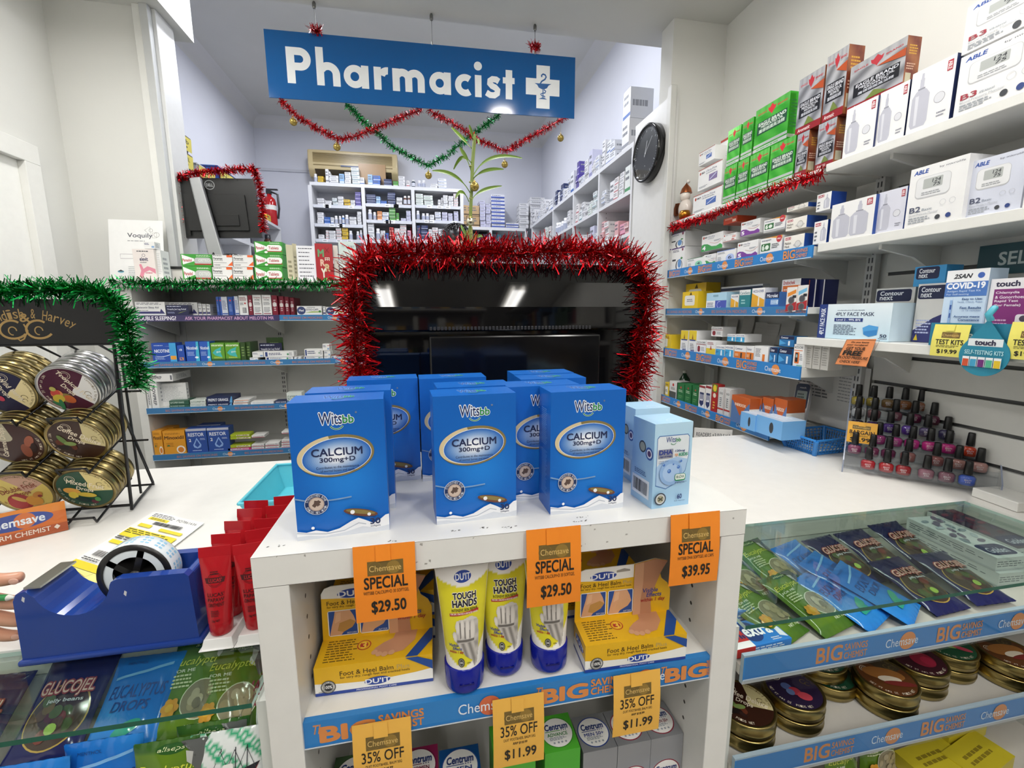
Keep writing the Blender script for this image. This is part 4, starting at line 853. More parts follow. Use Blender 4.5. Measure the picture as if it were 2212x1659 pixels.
TINS = {
 'tropical fruit': (SIL, lid('#4a1630|s', '#e4e4e2', ('Tropical Fruit', 'Drops'), [(.62, .34, .12, .10, '#8a7a3a', 20), (.66, .36, .1, .08, '#c4622f', 20), (.47, .27, .09, .10, '#d9894f'), (.44, .27, .07, .08, '#c4453a'), (.56, .22, .09, .10, '#cdb63a'), (.36, .3, .05, .05, '#b5b05a'), (.68, .16, .12, .04, '#2f7a4a', -30), (.64, .12, .1, .03, '#2f7a4a', 20)], rot=-62)),
 'wild berry': (GOLD, lid('#262342|s', '#e9d9a4', ('Wild Berry', 'Drops'), [(.4, .3, .09, .08, '#b0304a'), (.53, .25, .08, .07, '#8a2440'), (.33, .2, .07, .06, '#34406e'), (.6, .36, .06, .05, '#c23a52')], rot=-70)),
 'caramel': (GOLD, lid('#3a1b18|s', '#b9b39a', ('Caramel Drops',), [(.36, .32, .16, .08, '#8a4a34', 10), (.6, .26, .14, .07, '#a05a42', -15), (.45, .2, .12, .05, '#2a1210')], rot=75)),
 'coffee': (GOLD, lid('#33190f|s', '#c9bd8c', ('Coffee Deluxe', 'Drops'), [(.4, .3, .18, .1, '#5e2a14'), (.3, .38, .12, .05, '#5f7a40', -30), (.44, .36, .1, .05, '#7b934f', 30), (.42, .24, .09, .06, '#1a0d0a', 15), (.52, .22, .07, .04, '#2b1510', -20), (.35, .2, .07, .05, '#150a08')], rot=-38)),
 'apple': (GOLD, lid('#d9c463|s', '#c8a08a', ('Double Fruit', 'Drops'), [(.34, .34, .2, .2, '#a02a2c'), (.28, .32, .15, .15, '#b8383a'), (.36, .4, .05, .12, '#d9b45a', 40), (.56, .28, .14, .13, '#d99a3a'), (.7, .4, .1, .06, '#c98a3a', 20), (.72, .36, .04, .03, '#8a2a24')], '#8a3a24', rot=15)),
 'mixed fruit': (GOLD, lid('#1d4a38|s', '#d9c98a', ('Mixed Fruit', 'Drops'), [(.3, .4, .14, .08, '#d9a14a'), (.33, .3, .08, .09, '#dcc54a'), (.54, .37, .16, .06, '#c9b03f', 8), (.5, .22, .14, .06, '#14302e'), (.68, .22, .06, .05, '#5a2030'), (.72, .3, .05, .06, '#4a8a4a')], rot=-22)),
}
TM = {k: tin_mesh(*v) for k, v in TINS.items()}
for flav, cx, rz_, n in (('tropical fruit', -.059, ROWZ[0], 4), ('wild berry', -.1695, ROWZ[0], 4), ('coffee', -.059, ROWZ[1], 4), ('caramel', -.1695, ROWZ[1], 4), ('mixed fruit', -.059, ROWZ[2], 4), ('apple', -.1695, ROWZ[2], 4)):
    dx = DXR[rz_]; th = .0196
    d = Vector((0, cos(TILT), sin(TILT)))       # from the front lid to the back
    for k in range(n):
        base = Vector((RX+cx+dx, RY-.035, CZ+rz_))+d*(th*(k+1))
        put(TM[flav], 'sweet_tin', base, (pi/2-TILT*-1, 0, radians(rnd.uniform(-8, 8)) if False else 0), '%s tin, %s in the %s stack of the wire rack' % ('silver' if flav[0] == 't' else 'gold', ('frontmost' if k == 0 else ORD[k]+' from the front'), flav), 'tin', 'tins in the wire rack')
# ---------------------------------------------------------------- hand with a green pen
import bmesh
def skinned(name, chains, parent=None, spec='#c79277|s', sub=2, **kw):
    bm = bmesh.new(); ly = bm.verts.layers.skin.verify(); V = {}
    for ch in chains:
        prev = None
        for key, co, r in ch:
            if key not in V:
                v = bm.verts.new(co); v[ly].radius = (r, r) if not isinstance(r, tuple) else r; V[key] = v
            if prev is not None and not any(e.other_vert(V[key]) == prev for e in V[key].link_edges): bm.edges.new((prev, V[key]))
            prev = V[key]
    V[chains[0][0][0]][ly].use_root = True
    me = bpy.data.meshes.new(name); bm.to_mesh(me); bm.free(); me.materials.append(mat(spec))
    o = put(me, name, parent=parent, **kw); o.modifiers.new('skin', 'SKIN').use_smooth_shade = True; s = o.modifiers.new('smooth', 'SUBSURF'); s.levels = s.render_levels = sub
    return o
hx, hy, hz = -.514, .655, 1.0
pr_ = empty('person', (-.70, .67, CZ), 0, 'hand of a person steadying the blue tape dispenser, green pen between the fingers', 'person')
def W2(x, y, z): return (x+.70, y-.67, z-CZ)
arm = [('elbow', W2(-1.02, .84, 1.03), .042), ('fore', W2(-.86, .75, 1.025), .036), ('wrist', W2(-.70, .672, 1.012), (.022, .030)), ('palm', W2(-.655, .662, 1.01), (.018, .036))]
ch = [arm]
for nm, kz, tz, ty, dx, rr in (('index', 1.046, 1.054, .640, .0, .0088), ('middle', 1.022, 1.022, .630, .003, .0092), ('ring', 1.0, .998, .628, -.001, .0088), ('little', .982, .976, .632, -.010, .0078)):
    ch.append([('palm', W2(-.655, .662, 1.01), (.018, .036)), (nm+'k', W2(-.612+dx, .655, kz), rr*1.25), (nm+'1', W2(-.572+dx, .640, (kz+tz)/2+.004), rr*1.1), (nm+'2', W2(-.542+dx, .632, tz+.001), rr), (nm+'t', W2(hx+dx-.008, ty-.002, tz), rr*.82)])
ch.append([('palm', W2(-.655, .662, 1.01), (.018, .036)), ('th0', W2(-.635, .632, 1.035), .013), ('th1', W2(-.600, .612, 1.045), .0115), ('th2', W2(-.573, .608, 1.050), .009)])
skinned('body', ch, pr_)
for nm, tz, dx, rr in (('index', 1.054, 0, .0088), ('middle', 1.022, .003, .0092), ('ring', .998, -.001, .0088), ('little', .976, -.01, .0078)):
    mb = MB(); mb.ball((0, 0, 0), (.0058, .0012, .0042), '#d9aa96|g', 12, 8); mb.obj('fingernail', pr_, W2(hx+dx-.010, .631-rr*.86, tz+.002), 0)
mb = MB(); mb.tube([W2(-1.12, .90, 1.04), W2(-1.0, .83, 1.032), W2(-.90, .775, 1.027)], [.062, .056, .05], '#5d6a74|w', 20); mb.obj('sleeve', pr_)
mb = MB(); mb.tube([(-.70, .662, 1.028), (-.545, .624, 1.036), (-.53, .6205, 1.0365)], [.0042, .0042, .004], '#2c8a4a|g', 10); mb.tube([(-.53, .6205, 1.0365), (-.522, .6185, 1.037)], [.004, .0014], '#d9d9d2|g', 10); tag(mb.obj('pen'), 'green ballpoint pen held between the fingers at the tape dispenser', 'pen')
# ================================================================== lolly bags, gum, toffee boxes and tins in the two glass cases
def bag_mesh(kind, w, h, t, seed):
    q = random.Random(seed); mb = MB(); ph = [q.uniform(0, 6.28) for _ in range(6)]
    def bulge(u, v):
        e = max(0, 1-abs(2*u-1)**3)*max(0, 1-abs(2*v-1)**4)
        wr = .12*sin(9*u+ph[0]+5*v)+.10*sin(14*v+ph[1]-6*u)+.06*sin(23*u+17*v+ph[2])
        return t*max(0, e**.7*(1+wr*.8))+t*.10*sin(40*u+ph[3])*(1 if v < .07 or v > .93 else 0)
    class BF(CurvedFace):
        def P(s, u, v): return Vector(((u-.5)*w*(1-.06*sin(pi*v)), -bulge(u, v)-.0003-s.e*s.k*3, v*h))
    F = BF(mb, (0, 0, 0), (w, 0, 0), (0, 0, h)); F.k = 0
    B = {'green': ('#6f8f22', '#4e7a2a', '#2f5a2a'), 'blue': ('#1f6fc9', '#2f86d8', '#1557a8'), 'navy': ('#26275a', '#1c1d4a', '#303168'), 'white': ('#dfe3e2', '#cfd5d4', '#f0f2f1')}[kind]
    def ink(u, v):
        if kind == 'green': return (B[0], B[2], .25+.5*abs(u-.45)+.25*(v < .12)+(.5 if v > .9 else 0))
        if kind == 'white':
            k = (u*.8+v*1.3) % .42
            return '#2aa574' if (k < .09 or .14 < k < .2) and v > .45 else B[0]
        if kind == 'navy': return (B[0], B[1], v)
        return (B[0], B[1], .5+.5*sin(5*v+2*u))
    F.img(0, 0, 1, 1, 22, 28, ink, 'g', 1); F.k = 2
    if kind == 'green':
        F.el(.5, .93, .2, .045, '#2f5a2a|g', 16); F.t(.32, .905, .68, .95, 'allseps', '#d9dfae', 0, .2); F.t(.06, .70, .86, .80, 'Eucalyptus', '#d5d94a', .0, .25); F.t(.1, .655, .45, .685, 'FOR ME', '#e9ecd5', .02)
        F.poly([(.62, .98), (.8, .9), (.78, .76), (.9, .62), (.97, .7), (.97, .98)], '#5f6160|g'); F.poly([(.7, .9), (.8, .88), (.78, .76), (.72, .8)], '#b9bab5|g'); F.bars(.12, .5, .5, .64, 4, '#cfd6a8', seed)
        F.el(.66, .38, .3, .19, '#dfe3c4|g', 24); F.el(.66, .38, .285, .18, '#8f856a|g', 24)
        for _ in range(9): F.el(.66+q.uniform(-.2, .2), .38+q.uniform(-.11, .11), .07, .05, q.choice(('#a89a78|g', '#b5a98c|g', '#7d745c|g')), 10)
        for a in range(0, 360, 60): F.el(.24+.07*cos(radians(a)), .32+.05*sin(radians(a)), .07, .04, '#d99a2f|g', 10, a)
        F.el(.24, .32, .06, .04, '#e0ac3c|g', 10); F.t(.55, .1, .85, .15, 'NET 70g', '#e3e6cf')
    elif kind == 'blue':
        F.t(.1, .58, .92, .70, 'EUCALYPTUS', '#123f86', .02, .2); F.t(.2, .46, .75, .55, 'DROPS', '#123f86', .02, .2); F.poly([(.1, .76), (.5, .8), (.9, .86), (.9, .89), (.5, .83), (.1, .785)], '#7db4e6|g'); F.el(.55, .3, .2, .06, '#3fa48a|g', 16, 25); F.rr(.3, .16, .6, .24, '#2f9f8a|g', .3); F.t(.2, .9, .5, .93, 'MENTHOL', '#0f3a7a')
    elif kind == 'navy':
        F.el(.5, .42, .42, .30, '#b99a4e|g', 30); F.el(.5, .42, .40, .285, '#4a3a34|g', 30)
        for _ in range(12): F.el(.5+q.uniform(-.26, .26), .40+q.uniform(-.18, .16), .09, .06, q.choice(('#5c4436|g', '#7a3f38|g', '#52603a|g', '#5a2f3f|g', '#6f5a3a|g')), 10, q.uniform(0, 90))
        F.el(.52, .3, .08, .05, '#a9c85a|g', 12); F.t(.12, .58, .88, .73, 'GLUCOJEL', '#8f2f2c', .09, .1); F.t(.12, .58, .88, .73, 'GLUCOJEL', '#dbb9ac', .01, .1); F.t(.3, .52, .8, .565, 'jelly beans', '#cfd0d8', .02)
    else:
        F.poly([(.2, .62), (.3, .52), (.85, .52), (.95, .66), (.6, .6)], '#7a2a30|g'); F.poly([(.24, .62), (.32, .56), (.85, .56), (.95, .66), (.6, .62)], '#2a2b30|g')
        for x in (.42, .62, .78): F.line([(x, .6), (x+.01, .86)], .001, '#3a3b40|g'); F.line([(x, .84), (x-.14, .62)], .0006, '#3a3b40|g'); F.line([(x, .84), (x+.12, .62)], .0006, '#3a3b40|g')
        F.rr(.46, .62, .6, .72, '#e9e6e2|g', .2); F.t(.06, .36, .95, .47, "FISHERMAN'S", '#8c2338', .03); F.t(.2, .23, .8, .34, 'FRIEND', '#8c2338', .03); F.bars(.2, .1, .8, .18, 2, '#4a4b50', seed)
    # back of the bag
    G = BF(mb, (0, 0, 0), (w, 0, 0), (0, 0, h)); P0 = G.P
    vs = []; n, m_ = 10, 12
    for j in range(m_+1):
        for i in range(n+1): u, v = i/n, j/m_; vs.append(((u-.5)*w*(1-.06*sin(pi*v)), bulge(u, v)*.8+.0003, v*h))
    mb.add(vs, [(j*(n+1)+i+1, j*(n+1)+i, (j+1)*(n+1)+i, (j+1)*(n+1)+i+1) for j in range(m_) for i in range(n)], B[1]+'|g', True)
    return mb.mesh('lolly_bag')
BAGS = {(k, i): bag_mesh(k, .082, .12, .0075, 10*i+len(k)) for k in ('green', 'blue', 'navy', 'white') for i in range(2)}
KN = {'green': 'green eucalyptus lozenge bag', 'blue': 'blue eucalyptus drop bag', 'navy': 'navy jelly bean bag', 'white': 'white and green lozenge bag with a ship picture'}
def bag(kind, i, x, y, z, lean, yaw, where, roll=0):
    R_ = Matrix.Rotation(radians(yaw), 3, 'Z') @ Matrix.Rotation(radians(-lean), 3, 'X') @ Matrix.Rotation(radians(roll), 3, 'Z')
    put(BAGS[kind, i % 2], 'lolly_bag', (x, y, z), tuple(R_.to_euler()), KN[kind]+', '+where, 'lolly bag', 'lolly bags under the glass')
# left case, rear row (seen through the glass) and front row
LB = -.845
for k, (kind, x, w_) in enumerate((('navy', -.56, 'at the far end below the hand'), ('navy', -.468, 'below the middle of the tape dispenser'), ('blue', -.384, 'below the tape dispenser end, behind the glass edge'), ('green', -.318, 'rear row, below the white trays, bent over'), ('green', -.270, 'rear row, beneath the red tubes'), ('white', -.2515, 'rear, mostly hidden by the display unit'))):
    bag(kind, k, x, .527+(.012 if k % 2 else 0), .858+.004*(k % 2), 55, -1, w_)
for k, (kind, x, w_) in enumerate((('blue', -.455, 'front row, furthest from the display unit'), ('blue', -.39, 'front row, beside the green ones'), ('green', -.31, 'front row, next to the blue ones'), ('green', -.2735, 'front row, second from the display unit'), ('white', -.2505, 'front row, against the display unit'))):
    bag(kind, k+1, x, .497+(.016 if k % 2 else 0), .775, 10, 0, w_)
# right case
for k, (kind, x, y, z, ln, yw, w_) in enumerate((('green', .487, .575, .893, 75, 8, 'by the case end behind the gum packs'), ('green', .555, .585, .897, 71, 12, 'second in the back row of the lolly case'), ('green', .632, .60, .900, 69, 14, 'back row, leaning on the blue bags'),
        ('blue', .720, .59, .899, 73, 16, 'back row of the case, lying flattest'), ('blue', .745, .545, .905, 76, 26, 'on top of the blue ones, corner to the glass edge'), ('navy', .795, .60, .896, 73, 8, 'back row, half covered by a blue bag'), ('navy', .868, .60, .899, 71, 6, 'back row, middle of the navy ones'), ('navy', .955, .605, .902, 69, 4, 'back row, beside the toffee boxes'),
        ('green', .545, .512, .893, 78, 20, 'front row, next to the blue gum pack'), ('green', .628, .512, .896, 76, 14, 'front row, against the blue bags'), ('blue', .705, .512, .897, 77, 22, 'front row, corner sticking up'), ('blue', .775, .512, .9, 75, 30, 'front row, folded over a navy bag'), ('navy', .853, .512, .896, 76, 4, 'front row, by the price strip'), ('navy', .945, .512, .899, 77, -2, 'front row, furthest from the display unit'))):
    bag(kind, k, x, y, z-.003, ln, yw, w_)
def art_gum(base, word='extra'):
    def art(f):
        F = f['top']; F.el(.3, .55, .25, .42, '#173a7a', 24) if base[1] == '2' else F.el(.3, .55, .25, .42, '#0f6a3a', 24); F.t(.16, .36, .78, .72, word, '#f2f5f8', .05, .1); F.poly([(.84, .2), (.98, .1), (.98, .5), (.9, .8)], '#dfe8f2'); F.bars(.6, .06, .82, .2, 2, '#cfe0f2', 1)
        for k in ('front', 'left', 'right'): f[k].bars(.1, .2, .9, .8, 2, '#e3ecf5', 2)
    return art
def art_red(f):
    F = f['top']; F.t(.2, .3, .95, .75, 'icol.', '#1d2a5f', .05); F.r(.0, .0, 1, .2, '#eef0f0')
GLN = radians(9)
for nm, x, y, z, w, d, h, base, art, lab in (('gum_pack', .492, .503, .8905, .075, .05, .012, '#2f7fd0|s', art_gum('#2'), 'light blue gum pack at the front of the lolly case, beside a red pack'), ('gum_pack', .478, .562, .8905, .075, .05, .02, '#2f7fd0|s', art_gum('#2'), 'light blue gum pack behind another, seen through the glass edge'),
        ('gum_pack', .470, .665, .8905, .075, .05, .03, '#1f9a50|s', art_gum('#1'), 'green gum pack at the case end, behind the blue ones'), ('lozenge_pack', .44, .498, .8905, .045, .06, .014, '#c0302c|s', art_red, 'red lozenge pack in the corner of the case by the display unit'), ('lozenge_pack', .441, .562, .8905, .03, .05, .022, '#b02a28|s', art_red, 'dark red lozenge pack behind the one in the case corner')):
    put(carton(nm+base+str(h), w, d, h, base, art), nm, (x, y, z), radians(3), lab, 'confectionery pack')
def art_toffee(top, tint):
    def art(f):
        F = f['top']; q = random.Random(len(top)); F.rr(.06, .05, .94, .28, '#1d2758', .3); F.t(.2, .1, .8, .2, 'Golden', '#cfd3e2', .02, .2)
        for _ in range(16): F.el(q.uniform(.15, .85), q.uniform(.36, .95), .16, .035, q.choice(tint), 10, q.uniform(0, 90))
        for k in ('left', 'front', 'right'): f[k].bars(.04, .25, .96, .75, 3, '#5b5f6c', 3, .35); f[k].r(0, 0, 1, .12, '#c9cbd0')
    return art
TOF = {'a': ('#3a2f48|s', ('#7a3a52', '#94405f', '#4b3a5e', '#5a2c44')), 'b': ('#dcdfe2|s', ('#8f9aa6', '#a33b55', '#b9c3cd', '#7a6f86')), 'c': ('#d9dde6|s', ('#3d4278', '#565c94', '#8088b4', '#2f3468'))}
for k, x, y, lv, lab in (('b', 1.055, .555, 0, 'bottom of the inner pile'), ('b', 1.055, .562, 1, 'berry picture on top of the inner pile'), ('a', 1.135, .585, 0, 'lowest of the pile by the case end'), ('a', 1.135, .58, 1, 'dark plum lid on the pile by the case end'), ('c', 1.13, .492, 0, 'blue starburst lid at the front of the case end')):
    base, tint = TOF[k]; mk = carton('toffee'+k, .068, .165 if k != 'c' else .085, .026, '#dfe1e2|s', art_toffee(k, tint), {'top': base})
    put(mk, 'toffee_box', (x, y, .8882+.0266*lv), radians(-4), 'white long toffee box, '+lab, 'carton', 'toffee boxes in the glass case')
# ---------------------------------------------------------------- tins lying in pairs on the lower shelf
LT = [lambda c=c: c for c in range(1)]
FL = {k: tin_mesh('#a8965e|m', TINS[t_][1] if not isinstance(t_, tuple) else t_[0], .0455, .024) for k, t_ in {'coffee': 'coffee', 'berry': (lid('#261a38|s', '#332a44', ('',), [(.38, .5, .09, .08, '#4a5a8a'), (.5, .42, .1, .09, '#a02f40'), (.64, .34, .12, .09, '#b8404e'), (.42, .38, .07, .07, '#5b6f9a')]),),
      'lemon': (lid('#1d4a34|s', '#24422f', ('',), [(.4, .6, .14, .08, '#cdbf5a', -30), (.55, .52, .12, .07, '#d6c862', 40), (.62, .4, .14, .07, '#d9a25e', -30), (.35, .76, .08, .05, '#5a2f33')]),), 'cream': (lid('#5a3418|s', '#3c3222', ('',), [(.5, .55, .35, .16, '#94602c', -20), (.5, .42, .2, .08, '#d8ccb8', -15), (.6, .3, .28, .06, '#6f2420', -15)]),),
      'maroon': (lid('#3a1420|s', '#3c3236', ('',), [(.55, .42, .22, .2, '#8a1a34'), (.6, .36, .12, .12, '#a3213f'), (.4, .72, .12, .03, '#5d8a6a', -20)]),), 'lime': (lid('#1f5236|s', '#2c4a36', ('',), [(.36, .6, .15, .1, '#a8b95a'), (.5, .45, .14, .09, '#8fae4e', -30), (.68, .34, .16, .06, '#c0475a', -35)]),)}.items()}
TP = [('coffee', .487, .5385, 'coffee bean lid beside the display unit'), ('berry', .588, .548, 'purple berry lid, second from the display unit'), ('lemon', .690, .602, 'dark green lemon lid in the middle'), ('cream', .765, .5375, 'brown cream lid at the front'), ('maroon', .862, .561, 'maroon cherry lid'), ('lime', .955, .578, 'green lime slice lid'), ('cream', 1.045, .5385, 'brown lid furthest from the display unit'),
      ('coffee', .50, .66, 'dark lid at the back beside the display unit'), ('maroon', .605, .668, 'dark maroon lid in the back row'), ('coffee', .795, .655, 'dark lid behind the brown cream one'), ('berry', .91, .668, 'dark lid at the back, under the case shelf')]
for k, x, y, lab in TP:
    for lv in (0, 1):
        off = (.012, -.012) if (lv == 0 and k == 'lemon') else (0, 0)
        put(FL[k], 'sweet_tin', (x+off[0], y+off[1], .7162+.0256*lv), radians(rnd.uniform(-30, 30)), ('gold tin, ' if lv else 'gold tin beneath the one with ')+lab+(' on the case\'s lower shelf' if lv else ''), 'tin', 'tins on the lower case shelf')
put(FL['berry'], 'sweet_tin', (.467, .50-.01, .692), (radians(0), 0, 0), 'gold tin with red sweets on its lid, cut off by the display unit side', 'tin') if False else None
# ---------------------------------------------------------------- yellow packs on the lowest shelf
for k, (x, y, w, d, h, rz, lab) in enumerate(((1.02, .507, .12, .06, .03, 12, 'upper of the two in front'), (.93, .52, .12, .06, .028, 5, 'nearer the display unit'), (1.05, .575, .13, .07, .04, 8, 'behind the others, by the case end'))):
    put(carton('yel', w, d, h, '#c9b92c|s', lambda f: f['top'].bars(.2, .3, .8, .7, 2, '#8a7a1c', 1)), 'yellow_pack', (x, y, .521), radians(rz), 'plain yellow carton on the lowest case shelf, '+lab, 'carton')
for k, (x, y) in enumerate(((.80, .55), (.70, .53))):
    bag('green', k, x, y, .522, 8, 6*k, ('standing on the lowest shelf beside the yellow cartons', 'standing on the lowest shelf nearer the display unit')[k])
